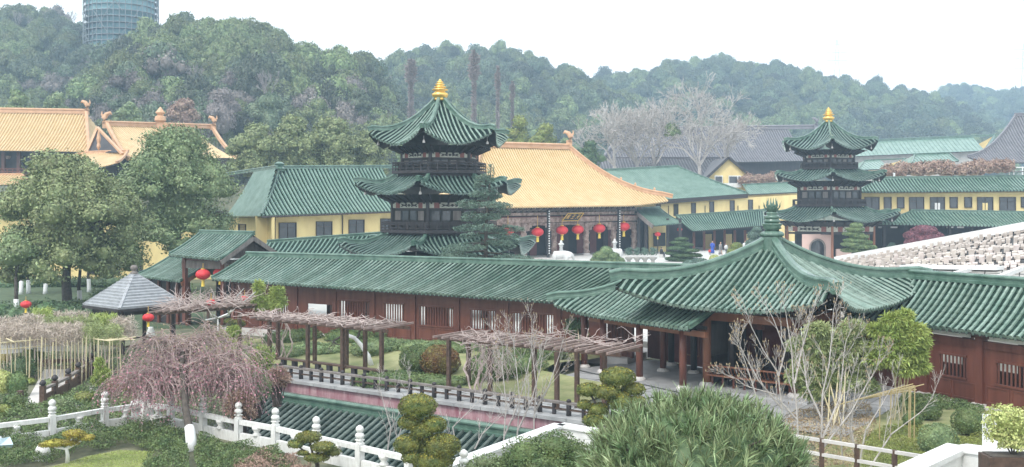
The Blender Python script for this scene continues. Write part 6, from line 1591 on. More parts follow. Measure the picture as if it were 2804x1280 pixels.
# elephants
def elephant(label, p, face, s):
    t = thing('elephant_statue', label, 'statue', tuple(p), 'white elephants before the golden hall')
    m = MB(); f_ = face
    sk = bpy.data.meshes.new('body')
    vs = [(-.75, 0, 1.02), (-.3, 0, 1.12), (.25, 0, 1.1), (.62, 0, 1.05), (.95, 0, 1.12), (1.2, 0, .98), (1.32, 0, .7), (1.33, 0, .42), (1.42, 0, .28),
          (-.72, .27, .6), (-.72, .27, .02), (-.72, -.27, .6), (-.72, -.27, .02), (.5, .27, .6), (.5, .27, .02), (.5, -.27, .6), (.5, -.27, .02), (-1.0, 0, .95), (-1.1, 0, .6)]
    ed = [(0, 1), (1, 2), (2, 3), (3, 4), (4, 5), (5, 6), (6, 7), (7, 8), (0, 9), (9, 10), (0, 11), (11, 12), (3, 13), (13, 14), (3, 15), (15, 16), (0, 17), (17, 18)]
    rad = [.42, .5, .48, .42, .36, .24, .15, .11, .08, .23, .19, .23, .19, .22, .18, .22, .18, .08, .04]
    sk.from_pydata([(a*s*f_, b*s, c*s) for a, b, c in vs], ed, []); o = obj('body', sk, MT['statue'], t, local=True)
    md = o.modifiers.new('skin', 'SKIN'); 
    for i_, r_ in enumerate(rad): sk.skin_vertices[0].data[i_].radius = (r_*s, r_*s)
    sk.skin_vertices[0].data[1].use_root = True; o.modifiers.new('sub', 'SUBSURF').levels = 2; o.modifiers['sub'].render_levels = 2
    for sy in (-1, 1):
        obj('ear', MB().lathe([(.02, 0), (.3*s, .02), (.24*s, .07*s), (.02, .09*s)], (0, 0, 0), 10), MT['statue'], t, local=True).location = (.82*s*f_, sy*.34*s, 1.05*s)
        e = [c for c in t.children if c.name.startswith('ear')][-1]; e.rotation_euler = (math.radians(80), 0, 0)
        obj('tusk', MB().tube([V((1.15*s*f_, sy*.14*s, .82*s)), V((1.35*s*f_, sy*.16*s, .68*s)), V((1.55*s*f_, sy*.16*s, .7*s))], [.05*s, .04*s, .015*s], 6), MT['statue'], t, local=True)
    obj('saddle', MB().box((-.05*s*f_, 0, 1.58*s), (.36*s, .4*s, .1*s)), MT['statue'], t, local=True)
    obj('lamp_finial', MB().lathe([(.2*s, 0), (.16*s, .3*s), (.22*s, .36*s), (.2*s, .5*s), (.32*s, .56*s), (.3*s, .7*s), (.14*s, .76*s), (.17*s, .86*s), (.1*s, 1.0*s), (.02, 1.06*s)], (-.05*s*f_, 0, 1.62*s), 10), MT['statue'], t, local=True, smooth=True)
    return t
elephant('white stone elephant with lamp on its back facing right before the golden hall', GC(1538, 725), 1, .98)
elephant('white stone elephant half hidden behind the domed topiary', GC(1682, 716), -1, .95)
obj('stone_block', MB().lathe([(.42, 0), (.3, .5), (.26, .55)], tuple(GC(1592, 727)), 4, a0=.78), MT['white'], None, label='small white stone block between elephant and domed topiary', cat='stone block')
def pads(name, label, p, blobs_px, Y, leaf, dens, size, seed, cat='topiary', stem_to=None, sy=.8, bark='dbark', **k):
    """cloud pruned plant: pads given as (u,v,ru,rv) in photo pixels at depth Y, standing at p"""
    t = thing(name, label, cat, tuple(p)); rg = random.Random(seed); bl = []
    for i, (u, v, ru, rv) in enumerate(blobs_px):
        q = P(u, v, Y)-V(p); r_ = ru/F*Y; bl.append((q.x, q.y+rg.uniform(-.3, .3)*r_, q.z, r_, r_*sy, rv/F*Y))
    kk = dict(shell=.07, rough=.06, align=.4, zmin=-.8, core=.9); kk.update(k)
    obj('foliage', crown_mesh('foliage', bl, dens, size, seed, **kk), MT[leaf], t, local=True)
    if leaf == 'leaf_gold_g': obj('new_growth', crown_mesh('new_growth', bl, dens*.22, size, seed+50, core=0, shell=.03, rough=.06, align=.4, zmin=.5), MT['leaf_gold'], t, local=True)
    mb = MB(); c = V((sum(b[0] for b in bl)/len(bl), sum(b[1] for b in bl)/len(bl), max(b[2] for b in bl)*.55))
    hr = max(.03, bl[0][3]*.13)
    mb.tube([V((0, 0, -.1)), V((c.x*.3+.05, c.y*.5, c.z*.5)), c], [hr*1.6, hr*1.3, hr], 6)
    for b in bl: mb.tube([c*.9, (c+V(b[:3]))/2+V((0, 0, -.05)), V(b[:3])], [hr*.8, hr*.6, hr*.4], 5)
    obj('trunk', mb, MT[bark], t, local=True, smooth=True); return t
q = GC(1660, 728); pads('domed_topiary', 'layered light green dome topiary between the two white elephants', q, [(1660, 690, 18, 16), (1652, 701, 28, 14), (1672, 703, 26, 13), (1644, 714, 27, 13), (1668, 715, 30, 13), (1690, 716, 22, 12), (1658, 724, 38, 9)], q.y, 'leaf_pine', 220, .12, 5)
q = GC(1872, 716); pads('cloud_pine', 'dark green cloud pruned pine in the courtyard, in flat tiers', q, [(1867, 655, 18, 5), (1861, 665, 26, 5), (1874, 671, 26, 5), (1856, 680, 30, 6), (1885, 686, 28, 6), (1848, 694, 26, 6), (1875, 699, 38, 7), (1900, 700, 24, 6), (1845, 709, 24, 6), (1880, 712, 42, 6)], q.y, 'leaf_dark', 260, .12, 6)
q = GC(1908, 734); pads('low_juniper', 'low dark spreading juniper in front of the cloud pine', q, [(1890, 722, 22, 10), (1915, 718, 24, 11), (1935, 722, 14, 9)], q.y, 'leaf_cedar', 160, .13, 7)
q = GC(1957, 722); shrub('pale_ball_shrub', 'pale speckled ball shrub beside the pavilion roof edge', 'shrub', tuple(q), (.62, .6, .55), 'leaf_variegated', 300, .1, 8)
q = GC(2017, 706); pads('round_topiary', 'small rounded topiary right of the walking people', q, [(2017, 676, 16, 12), (2010, 690, 20, 12), (2026, 692, 18, 12)], q.y, 'leaf_yel', 160, .14, 9)
q = GC(2070, 700); pads('grey_conifer', 'grey green conifer in the gap between pavilion finial and smaller pagoda', q, [(2072, 632, 14, 12), (2066, 645, 20, 14), (2076, 656, 22, 14), (2062, 668, 22, 14)], q.y, 'leaf_cedar', 110, .16, 10)
q = P(2348, 712, 104); pads('layered_pine', 'layered light green pine before the smaller pagoda, right side', q, [(2345, 618, 18, 8), (2342, 629, 25, 7), (2338, 641, 28, 7), (2352, 648, 26, 7), (2340, 659, 30, 7), (2365, 664, 24, 7), (2328, 669, 26, 7), (2356, 676, 34, 8), (2385, 678, 16, 7), (2335, 686, 30, 7), (2372, 692, 28, 7)], 104, 'leaf_pine', 240, .13, 11)
q = P(2530, 700, 110); pads('maroon_shrub', 'rounded maroon pink shrub before the dark wall on the right', q, [(2530, 632, 34, 15), (2505, 646, 28, 15), (2556, 648, 28, 15), (2530, 655, 40, 16), (2498, 664, 24, 12), (2565, 668, 22, 12), (2530, 672, 45, 12)], q.y, 'leaf_red', 170, .15, 12)
q = P(2442, 700, 111); pads('small_plant', 'small grey green plant left of the maroon shrub', q, [(2442, 672, 10, 8), (2438, 682, 13, 9)], q.y, 'leaf_cedar', 120, .14, 13)
pot = None
for i, (u, lb) in enumerate(((1722, 'potted grey shrub nearest the domed topiary'), (1745, 'second potted grey shrub counted from the domed topiary'), (1766, 'third potted grey shrub counted from the domed topiary'), (1788, 'potted grey shrub nearest the lantern post'))):
    q = GC(u, 724)
    if pot is None:
        pot = thing('potted_shrub', lb, 'potted plant', tuple(q), 'row of potted shrubs by the porch')
        obj('stone_pot', MB().lathe([(.28, 0), (.3, .1), (.2, .2), (.2, .4), (.42, .62), (.46, .75), (.4, .78)], (0, 0, 0), 12), MT['concrete'], pot, local=True, smooth=True)
        obj('foliage', crown_mesh('foliage', [(0, 0, 1.2, .42, .42, .4), (.1, 0, 1.6, .3, .3, .25), (-.15, .1, 1.5, .3, .3, .25)], 90, .14, 4, core=.6), MT['leaf_cedar'], pot, local=True)
    else: dup(pot, q, lb, rz=i*1.3)
# small dark plants under cedar
q = GC(1455, 727); pads('low_juniper', 'low dark planting under the cedar by the elephant', q, [(1440, 715, 28, 8), (1480, 718, 22, 7), (1410, 718, 20, 7)], q.y-8, 'leaf_dark', 80, .18, 14)
# ================================================================ PEOPLE
def person(label, p, h, robe, face=0.0, pose='stand', hair='black', skirt=True, legc=None):
    t = thing('person', label, 'person', tuple(p), None, face); s = h/1.75
    skin = MT['skin']
    if pose == 'sit': off = -.42; hipz = .5
    else: off = 0; hipz = .92
    def q(x, y, z): return (x*s, y*s, z*s)
    st = .16 if pose == 'walk' else .0
    if pose == 'sit':
        vs = [q(0, 0, .5), q(0, .02, .75), q(0, 0, 1.0), q(0, 0, 1.1), q(0, -.02, 1.24), q(-.1, 0, .5), q(-.12, -.4, .5), q(-.12, -.42, .06), q(.1, 0, .5), q(.12, -.4, .5), q(.12, -.42, .06), q(-.2, 0, .98), q(-.25, -.08, .72), q(-.14, -.3, .6), q(.2, 0, .98), q(.25, -.08, .72), q(.14, -.3, .6), q(-.12, -.55, .04), q(.12, -.55, .04)]
    else:
        vs = [q(0, 0, .92), q(0, .01, 1.15), q(0, 0, 1.4), q(0, 0, 1.5), q(0, -.01, 1.63), q(-.1, 0, .88), q(-.11, -st, .48), q(-.11, -st*1.6, .08), q(.1, 0, .88), q(.11, st*.6, .48), q(.11, st*1.8, .08), q(-.21, 0, 1.38), q(-.27, .03, 1.1), q(-.24, -.14, .88), q(.21, 0, 1.38), q(.27, .03, 1.1), q(.24, -.14, .88), q(-.11, -st*1.6-.14, .04), q(.11, st*1.8-.14, .04)]
    ed = [(0, 1), (1, 2), (2, 3), (3, 4), (0, 5), (5, 6), (6, 7), (0, 8), (8, 9), (9, 10), (2, 11), (11, 12), (12, 13), (2, 14), (14, 15), (15, 16), (7, 17), (10, 18)]
    rad = [.15, .14, .15, .06, .1, .1, .07, .05, .1, .07, .05, .07, .05, .035, .07, .05, .035, .04, .04]
    me = bpy.data.meshes.new('body'); me.from_pydata(vs, ed, []); o = obj('body', me, legc or skin, t, local=True)
    o.modifiers.new('skin', 'SKIN')
    for i_, r_ in enumerate(rad): me.skin_vertices[0].data[i_].radius = (r_*s, r_*s*.85)
    me.skin_vertices[0].data[0].use_root = True; sb = o.modifiers.new('sub', 'SUBSURF'); sb.levels = 1; sb.render_levels = 1
    hd = q(0, -.02, 1.24 if pose == 'sit' else 1.63)
    obj('head', MB().lathe([(.03*s, -.12*s), (.075*s, -.08*s), (.095*s, 0), (.09*s, .06*s), (.05*s, .11*s)], hd, 10), skin, t, local=True, smooth=True)
    obj('nose', MB().box((hd[0], hd[1]-.1*s, hd[2]-.01*s), (.02*s, .03*s, .04*s)), skin, t, local=True)
    if hair: obj('hair', MB().lathe([(.1*s, 0), (.102*s, .05*s), (.06*s, .12*s), (.01, .13*s)], (hd[0], hd[1]+.02*s, hd[2]+.01*s), 10), MT['black'], t, local=True, smooth=True)
    if pose == 'sit': obj('coat', MB().lathe([(.22*s, .42*s), (.2*s, .7*s), (.22*s, 1.0*s), (.09*s, 1.1*s)], (0, 0, 0), 12), robe, t, local=True, smooth=True); 
    elif skirt: obj('robe', MB().lathe([(.27*s, .12*s), (.22*s, .5*s), (.19*s, .95*s), (.22*s, 1.3*s), (.2*s, 1.42*s), (.08*s, 1.5*s)], (0, 0, 0), 14, lobes=7, amp=.04), robe, t, local=True, smooth=True)
    else: obj('jacket', MB().lathe([(.19*s, .8*s), (.2*s, 1.1*s), (.22*s, 1.36*s), (.09*s, 1.5*s)], (0, 0, 0), 12), robe, t, local=True, smooth=True)
    for a, b, c in (((11, 12, 13)), ((14, 15, 16))):
        obj('sleeve', MB().tube([V(vs[a]), V(vs[b]), V(vs[c])], [.085*s, .08*s, .075*s], 7), robe, t, local=True, smooth=True)
    return t
MT['skin'] = mat('skin', (.5, .3, .2), .6)
blue = mat('blue robe', (.03, .08, .42), .8, (.06, .14, .6)); grey = mat('grey robe', (.22, .2, .2), .85, (.35, .33, .33)); dk = mat('dark coat', (.03, .03, .035), .85); wh = mat('white top', (.6, .6, .6), .8); rd = mat('red clothes', (.5, .06, .05), .8); trou = mat('dark trousers', (.04, .04, .06), .85)
person('person in a long bright blue robe standing under the corridor', GC(1951, 696), 1.62, blue, 2.6, hair=None)
person('person in a long grey robe walking beside the blue robed one', GC(1973, 699), 1.6, grey, 1.2, 'walk', hair=None)
person('person in dark trousers and white top walking right of the grey robe', GC(1988, 697), 1.35, wh, .4, 'walk', skirt=False, legc=trou)
person('person in red sitting low, left of the blue robed one', GC(1943, 698), 1.0, rd, 0, 'sit', legc=trou)
person('person in a dark coat seated beside the lantern post', GC(1811, 706), 1.6, dk, 1.9, 'sit', legc=trou)
person('person in a pale top at the corridor, right of the small topiary', GC(2040, 692), 1.5, wh, 0, skirt=False, legc=trou)
st_ = thing('stone_stool', 'stone stool under the seated person in the dark coat', 'stool', tuple(GC(1811, 706))); obj('seat', MB().lathe([(.2, 0), (.24, .2), (.2, .42)], (0, 0, 0), 10), MT['pale'], st_, local=True)
# ================================================================ PALE CARVED TERRACE at right
ter = thing('carved_terrace', 'pale terrace packed with rows of small tan and white blocks behind the right gallery', 'terrace', tuple(P(2600, 760, 60)))
rg = random.Random(4)
A_, B_, C_, D_ = P(2296, 742, 60), P(3000, 815, 46), P(3000, 598, 66), P(2290, 722, 74)
def bl_(s, t): return A_.lerp(B_, s).lerp(D_.lerp(C_, s), t)
tf = MB()
for i in range(25):
    for j in range(11): q = bl_(i/24, j/10); tf.v.append((q.x, q.y, q.z-.03))
for i in range(24):
    for j in range(10): tf.f.append((i*11+j, i*11+11+j, i*11+12+j, i*11+j+1))
obj('terrace_bed', tf, MT['black'], ter)
obj('terrace_fill', MB().add([tuple(q-V((0, 0, .06))) for q in (A_, B_, C_, D_)]+[(q.x, q.y, -.2) for q in (A_, B_, C_, D_)], [(4, 5, 1, 0), (5, 6, 2, 1), (6, 7, 3, 2), (7, 4, 0, 3)]), MT['concrete'], ter)
stuff = MB(); cnt = 0; NR = 17
for j in range(NR):
    t0 = .26+.74*j/NR; t1 = .26+.74*(j+1)/NR; s = rg.uniform(0, .02)
    while s < .995:
        w = rg.uniform(.013, .017)*(1.25 if j < 8 else 1.0); gap = rg.uniform(.002, .007)+(.011 if (rg.random() < (.8 if j in (3, 7, 11, 15) else .2)) else 0)
        e = min(.998, s+w); hgt = rg.uniform(.06, .16) if j not in (3, 7, 11, 15) else rg.uniform(.25, .42)
        dt = (t1-t0)*(.16 if rg.random() < .6 else .42)
        q = [bl_(s, t0+dt*.4), bl_(e, t0+dt*.4), bl_(e, t1-dt), bl_(s, t1-dt)]
        vs = [tuple(x) for x in q]+[tuple(x+V((0, 0, hgt))) for x in q]; fs = [(4, 5, 6, 7), (0, 1, 5, 4), (1, 2, 6, 5), (2, 3, 7, 6), (3, 0, 4, 7)]
        if j < 8 and cnt < 290 and s < .75: obj('carved_block', MB().add(vs, fs), MT['stone_warm'] if rg.random() < .7 else MT['pink_stone'], ter); cnt += 1
        else: stuff.add(vs, fs)
        s = e+gap
obj('carved_blocks', stuff, MT['stone_warm'], ter, kind='stuff')
obj('coping', MB().beam(D_+V((0, 0, .25)), C_+V((0, 0, .35)), 1.1, .5), MT['white'], ter)
fl = MB()
for i in range(16):
    for j in range(4):
        s0, s1, t0, t1 = i/16+.002, (i+1)/16-.002, .25*j/4+.004, .25*(j+1)/4-.004
        fl.add([tuple(bl_(a, b)+V((0, 0, .05))) for a, b in ((s0, t0), (s1, t0), (s1, t1), (s0, t1))], [(0, 1, 2, 3)])
obj('pavement_slabs', fl, MT['concrete'], ter, kind='stuff')
for k_ in range(4):
    a, b = bl_(.3+.17*k_, .02), bl_(.42+.17*k_, .25); obj('low_kerb', MB().beam(a+V((0, 0, .15)), b+V((0, 0, .15)), .22, .22), MT['white'], ter)
obj('white_slab', MB().beam(bl_(.3, .23)+V((0, 0, .2)), bl_(.68, .23)+V((0, 0, .2)), .8, .2), MT['white'], ter)
# ================================================================ SHINGLED HUT
hc = P(367, 560, 57); hc.z = 0
hut = thing('shingled_hut', 'four sided garden hut with silver grey shingle pyramid roof and ball finial', 'hut', (hc.x, hc.y, 0))
Rh, ze_, za_ = 2.75, 2.62, 4.35; thh = math.radians(275)
for i in range(4):
    a0, a1 = thh+math.pi/2*i, thh+math.pi/2*(i+1)
    p0 = hc+V((math.cos(a0), math.sin(a0), 0))*Rh; p1 = hc+V((math.cos(a1), math.sin(a1), 0))*Rh
    n = 12
    for j in range(n):
        f0, f1 = j/n, min(1, (j+1.12)/n)
        def lev(p, f, dz=0): q = p.lerp(V((hc.x, hc.y, 0)), f*.97); q.z = ze_+(za_-ze_)*f+dz; return q
        a, b, c, d = lev(p0, f0, .12), lev(p1, f0, .12), lev(p1, f1, .012), lev(p0, f1, .012)
        a2, b2 = a-V((0, 0, .13)), b-V((0, 0, .13))
        obj('shingle_row', MB().add([tuple(x) for x in (a, b, c, d, a2, b2)], [(0, 1, 2, 3), (4, 5, 1, 0)]), MT['shingle'], hut)
    obj('hip_cap', MB().beam(V((p0.x, p0.y, ze_+.06)), V((hc.x, hc.y, za_+.06)), .14, .08), MT['shingle'], hut)
    m = MB().beam(V((p0.x, p0.y, ze_-.08)), V((p1.x, p1.y, ze_-.08)), .1, .16); obj('fascia', m, MT['dwood'], hut)
    q = hc+V((math.cos(a0), math.sin(a0), 0))*Rh*.78; obj('post', MB().box((q.x, q.y, ze_/2), (.18, .18, ze_), a0), MT['dwood'], hut)
    q2 = hc+V((math.cos(a1), math.sin(a1), 0))*Rh*.78
    obj('seat_rail', MB().beam(V((q.x, q.y, .55)), V((q2.x, q2.y, .55)), .25, .07), MT['perg'], hut)
    obj('lintel', MB().beam(V((q.x, q.y, ze_-.3)), V((q2.x, q2.y, ze_-.3)), .12, .2), MT['dwood'], hut)
obj('ceiling', MB().prism([((hc.x+math.cos(thh+math.pi/2*i)*Rh*.97), hc.y+math.sin(thh+math.pi/2*i)*Rh*.97) for i in range(4)], ze_-.03, ze_), MT['dwood'], hut)
obj('finial', MB().lathe([(.2, 0), (.22, .12), (.12, .16), (.12, .24), (.19, .3), (.2, .42), (.1, .52)], (hc.x, hc.y, za_-.05), 12), MT['grey_wood'], hut, smooth=True)
obj('stone_jar', MB().lathe([(.16, 0), (.24, .25), (.27, .5), (.15, .78), (.17, .85)], tuple(G(413, 935)), 10), MT['stain'], None, smooth=True, label='pale stone jar beneath the lantern of the shingled hut', cat='jar')
# vine arbour behind the weeping tree
ar = thing('arbour', 'low dark arbour between hut and gallery carrying pale bare vines', 'arbour', tuple(G(560, 900)))
for (u, v) in ((470, 930), (570, 905), (690, 880), (520, 890), (630, 872)):
    q = G(u, v); obj('post', MB().box((q.x, q.y, 1.2), (.15, .15, 2.4)), MT['perg'], ar)
a_, b_ = P(420, 860, 53), P(720, 838, 57)
for k_ in range(2): obj('long_beam', MB().beam(a_+V((0, 2.2*k_, 0)), b_+V((0, 2.2*k_, 0)), .12, .16), MT['perg'], ar)
for i in range(16):
    q = a_.lerp(b_, (i+.5)/16); obj('rafter', MB().beam(q+V((-.2, -.7, .12)), q+V((.35, 3, .12)), .08, .08), MT['rafter'], ar)
rg = random.Random(21); mb = MB()
for i in range(200):
    q = a_.lerp(b_, rg.uniform(.02, .9))+V((0, rg.uniform(-.6, 2.8), rg.uniform(.1, .45))); d = V((rg.uniform(-1, 1), rg.uniform(-.6, .6), rg.uniform(-.1, .35))).normalized(); pts = [q]
    for k_ in range(5): d = (d+V((rg.uniform(-1, 1), rg.uniform(-1, 1), rg.uniform(-.5, .45)))*.5).normalized(); q = q+d*.24; pts.append(V(q))
    mb.tube(pts, [.019, .018, .016, .014, .011, .007], 4, cap=False)
obj('wisteria_vine', mb, MT['vine'], label='pale bare wisteria sprawling over the arbour beside the shingled hut', cat='climbing vine')
mb = MB(); q0 = G(597, 905); 
for s, (ex_u, ex_v) in enumerate(((560, 835), (585, 800), (625, 805), (668, 790), (700, 800))):
    e = P(ex_u, ex_v, 55); m_ = q0.lerp(e, .5)+V((rg.uniform(-.5, .5), 0, -.1)); mb.tube([q0, q0+V((0, 0, .8)), m_, e.lerp(m_, .3)+V((rg.uniform(-.3, .3), 0, 0)), e], [.07, .06, .05, .04, .02], 5, cap=False)
obj('wisteria', mb, MT['wash'], label='white twisting wisteria trunk splitting in front of the gallery end', cat='climbing vine')
# bright bamboo clumps
def bamboo(name, label, blobs_px, Y, foot, leaf, seed, n=26, L=.2, w=.03, density=1.0, culms=6):
    t = thing(name, label, 'bamboo', tuple(foot)); rg = random.Random(seed); tips = []
    for (u, v, ru, rv) in blobs_px:
        c = P(u, v, Y)-V(foot); a, b = ru/F*Y, rv/F*Y
        for k_ in range(int(380*density*a*b*3+30)):
            d = V((rg.gauss(0, 1), rg.gauss(0, 1), rg.gauss(0, 1))).normalized(); rr = rg.uniform(.45, 1.0)**.6*(1 if rg.random() < .8 else rg.uniform(1, 1.3))
            tips.append((c+V((d.x*a, d.y*a*.8, d.z*b))*rr, (d+V((0, 0, -.1))).normalized()))
    obj('foliage', blade_tufts('foliage', tips, rg, 7, L, w, droop=.55, spread=1.1), MT[leaf], t, local=True)
    mb = MB()
    for (u, v, ru, rv) in blobs_px[:culms]:
        e = P(u, v-rv*.5, Y)-V(foot); mb.tube([V((rg.uniform(-.3, .3), rg.uniform(-.2, .2), 0)), e*.5+V((0, 0, .2)), e], [.03, .025, .012], 5, cap=False)
    obj('culms', mb, MT['bamboo'], t, local=True); return t
bamboo('bamboo_clump', 'small bright yellow green bamboo clump beside the left end of the gallery wall', [(710, 790, 16, 22), (715, 830, 24, 22), (755, 825, 28, 24), (760, 800, 20, 15)], 57, G(735, 900), 'leaf_bamboo', 4, L=.22, w=.035, density=1.5)
q = G(640, 930); pads('cloud_shrub', 'small clipped cloud shrub under the arbour edge', q, [(625, 880, 14, 8), (652, 886, 22, 11), (640, 900, 20, 10)], q.y, 'leaf_gold_g', 420, .07, 15)
bamboo('yellow_shrub', 'feathery yellow green shrub at the right flank of the weeping tree', [(620, 925, 24, 22), (640, 905, 18, 14)], 50, G(625, 960), 'leaf_bamboo', 6, L=.16, w=.03, density=1.2)
# brown twig and bamboo hedge band
rg = random.Random(31)
segs = [(-30, 60, 895, 'twig_pale'), (60, 120, 888, 'twig_pale'), (95, 140, 872, 'leaf_bamboo'), (120, 200, 892, 'leaf_bamboo_d'), (150, 240, 880, 'twig_pale'), (200, 270, 893, 'leaf_bamboo_d'), (245, 315, 888, 'leaf_bamboo'), (300, 370, 896, 'twig_pale'), (-30, 110, 915, 'twig_pale'), (110, 230, 912, 'twig_pale'), (230, 330, 915, 'leaf_bamboo_d')]
lbs = ['pale twiggy hedge at the left edge behind the trellis', 'pinkish twig bushes right of the left lantern', 'yellow bamboo tuft under the orange lantern', 'yellowish bamboo thicket in the middle of the trellis garden', 'pinkish twiggy thicket before the dark hedge', 'dull yellow bushes left of the hut corner', 'yellow green bamboo by the hut corner', 'pale twiggy bushes below the hut front corner', 'low pinkish twigs along the trellis top, left part', 'low tan twigs along the trellis top, middle part', 'low yellowish growth along the trellis top, right part']
for i, ((u0, u1, v, lf), lb) in enumerate(zip(segs, lbs)):
    Y = 54-(v-870)*.12; bl = []; ft = P((u0+u1)/2, 560, Y); ft.z = 0
    t = thing('twig_bush', lb, 'bush', tuple(ft)); tips = []
    for k_ in range(int((u1-u0)*3.2)):
        c = P(rg.uniform(u0, u1), v+rg.uniform(-26, 26), Y+rg.uniform(-1.2, 1.2))-ft; d = V((rg.uniform(-1, 1), rg.uniform(-1, 1), rg.uniform(-.2, 1.2))).normalized(); tips.append((c, d))
    obj('foliage', blade_tufts('foliage', tips, rg, 8, .28, .035 if lf == 'leaf_bamboo' else .022, droop=.25, spread=1.2), MT[lf], t, local=True)
    mb = MB()
    for c, d in tips[::30]: mb.tube([V((c.x+rg.uniform(-.3, .3), c.y, .0)), c], [.014, .008], 3, cap=False)
    obj('stems', mb, MT['vine'], t, local=True)
# bamboo trellis
tr = thing('bamboo_trellis', 'pale bamboo pole trellis frame across the left garden', 'trellis', tuple(G(200, 990)))
def pole(a, b, r_=.03): obj('bamboo_pole', MB().tube([a, b], r_, 6), MT['bamboo'], tr)
fr0, fr1, fr2 = P(-40, 930, 47), P(205, 925, 49), P(35, 937, 44)
bk1 = P(375, 922, 50)
pole(P(-40, 943, 45), P(205, 922, 50)); pole(P(0, 920, 50), P(38, 937, 45)); pole(P(205, 922, 50), P(300, 934, 46)); pole(P(-20, 960, 45), P(160, 945, 49.5), .022); pole(P(300, 934, 46), P(372, 923, 47))
for i in range(9): pole(P(210+i*11, 923+i*1.2, 50-i*.4), P(330+i*5, 916+i*1.8, 50-i*.4), .022)
for i in range(34):
    u = -10+i*10.3; Y = 47.5-1.2*math.sin(i*1.7); b = P(u+rg.uniform(-3, 3), 560, Y); b.z = 0; tp = P(u+rg.uniform(-2, 2), 925+rg.uniform(-3, 14), Y); pole(b, tp, .03 if i % 3 == 0 else .016)
obj('white_fence', MB().beam(P(-60, 958, 51), P(180, 945, 53), .06, .55), MT['white'], None, label='low white fence behind the bamboo trellis at the left edge', cat='fence')
# left garden bits
def LG(name, label, u, v, ru, rv, leaf, seed, cat='shrub', dens=300, size=.085, **k):
    q = G(u, v+rv); r_ = ru/F*q.y; h_ = rv/F*q.y
    return shrub(name, label, cat, tuple(q), None, leaf, dens, size, seed, blobs=[(0, 0, h_*1.0, r_, r_*.85, h_*1.05)], **k)
LG('golden_topiary', 'golden ball topiary at the far left edge', 10, 984, 19, 15, 'leaf_gold', 1)
LG('round_shrub', 'wide dark green clipped mound before the trellis', 76, 975, 42, 24, 'leaf_box', 2)
LG('glossy_shrub', 'glossy dark shrub below the clipped mound at left', 62, 1010, 42, 30, 'leaf_dark', 3, rough=.2, shell=.2)
LG('dark_shrub', 'dark cylindrical shrub left of the small yellow mound', 48, 1052, 28, 34, 'leaf_box', 4)
LG('mottled_shrub', 'mottled green shrub cut by the left edge', 8, 1050, 26, 34, 'leaf_variegated', 5)
LG('yellow_mound', 'small yellow green mound beside the gravel path', 82, 1045, 17, 9, 'leaf_yel', 6)
LG('golden_topiary', 'small golden green ball beside the stepped timber railing', 204, 1006, 17, 13, 'leaf_gold_g', 7)
LG('low_bush', 'low leafy bush on the pale path by the railing', 138, 1048, 22, 10, 'leaf_camphor', 8)
LG('green_mound', 'clipped bright green mound at the left edge above the balustrade', 6, 1124, 27, 15, 'leaf_yel', 9)
LG('round_shrub', 'loose green bush beside the pale kerb path, left garden', 170, 1108, 34, 22, 'leaf_camphor', 41, rough=.25, shell=.25, core=.7)
LG('round_shrub', 'bronze tinted bush between kerb path and weeping tree', 330, 1062, 38, 26, 'leaf_bronze', 42, rough=.25, shell=.25, core=.7)
LG('round_shrub', 'mid green bush behind the carved marble corner', 372, 1100, 44, 26, 'leaf_olive', 43, rough=.25, shell=.25, core=.7)
LG('round_shrub', 'low dark bush left of the gravel path, left garden', 36, 1095, 40, 20, 'leaf_box', 44, rough=.2, shell=.2, core=.75)
LG('green_mound', 'olive mound in front of the stepped railing', 232, 1090, 30, 16, 'leaf_yel', 45, rough=.2, shell=.2)
bamboo('yellow_shrub', 'tall feathery yellow green shrub at the end of the stepped railing', [(272, 1000, 14, 22), (280, 1025, 22, 24), (268, 1040, 18, 15)], 44, G(275, 1062), 'leaf_bamboo', 9, L=.15, w=.028, density=2)
obj('gravel_path', MB().add([tuple(G(u, v, .014)) for u, v in ((60, 1120), (130, 1110), (215, 1035), (240, 1012), (120, 1012), (95, 1060))], [(0, 1, 2, 3, 4, 5)]), MT['pale'], kind='structure')
kb = MB().add([tuple(G(u, v, .02)) for u, v in ((120, 1160), (180, 1160), (285, 1052), (255, 1052))], [(0, 1, 2, 3)]); obj('pale_kerb_path', kb, MT['concrete'], kind='structure')
obj('pond_edge_kerb', MB().beam(G(105, 1003)+V((0, 0, .1)), G(250, 1000)+V((0, 0, .1)), .2, .45), MT['perg'], None, label='dark timber planting edge behind the small golden ball', cat='kerb')
sr = thing('stepped_railing', 'dark brown timber railing with ball heads stepping along the left path', 'railing', tuple(G(190, 1060)))
ps = [G(117, 1108), G(150, 1092), G(187, 1072), G(214, 1052), G(236, 1036), G(252, 1024)]
for i, q in enumerate(ps):
    obj('post', MB().box((q.x, q.y, .38), (.2, .2, .76)), MT['perg'], sr); obj('ball_head', MB().lathe([(.06, 0), (.13, .05), (.14, .12), (.07, .22), (.02, .24)], (q.x, q.y, .77), 10), MT['dwood'], sr, smooth=True)
    if i:
        p = ps[i-1]; obj('hand_rail', MB().beam(p+V((0, 0, .62)), q+V((0, 0, .62)), .16, .1), MT['grey_wood'], sr); obj('lower_panel', MB().beam(p+V((0, 0, .2)), q+V((0, 0, .2)), .1, .36), MT['perg'], sr)
sr2 = thing('stepped_railing', 'grey handrail stub at the far left edge above the marble balustrade', 'railing', tuple(G(30, 1150)))
obj('hand_rail', MB().beam(P(-60, 1152, 40), P(52, 1120, 41.5), .16, .1), MT['grey_wood'], sr2); q = P(55, 1130, 41.5); obj('post', MB().box((q.x, q.y, .3), (.2, .2, .7)), MT['perg'], sr2); q = P(-40, 1150, 40); obj('post', MB().box((q.x, q.y, .3), (.2, .2, .6)), MT['perg'], sr2)
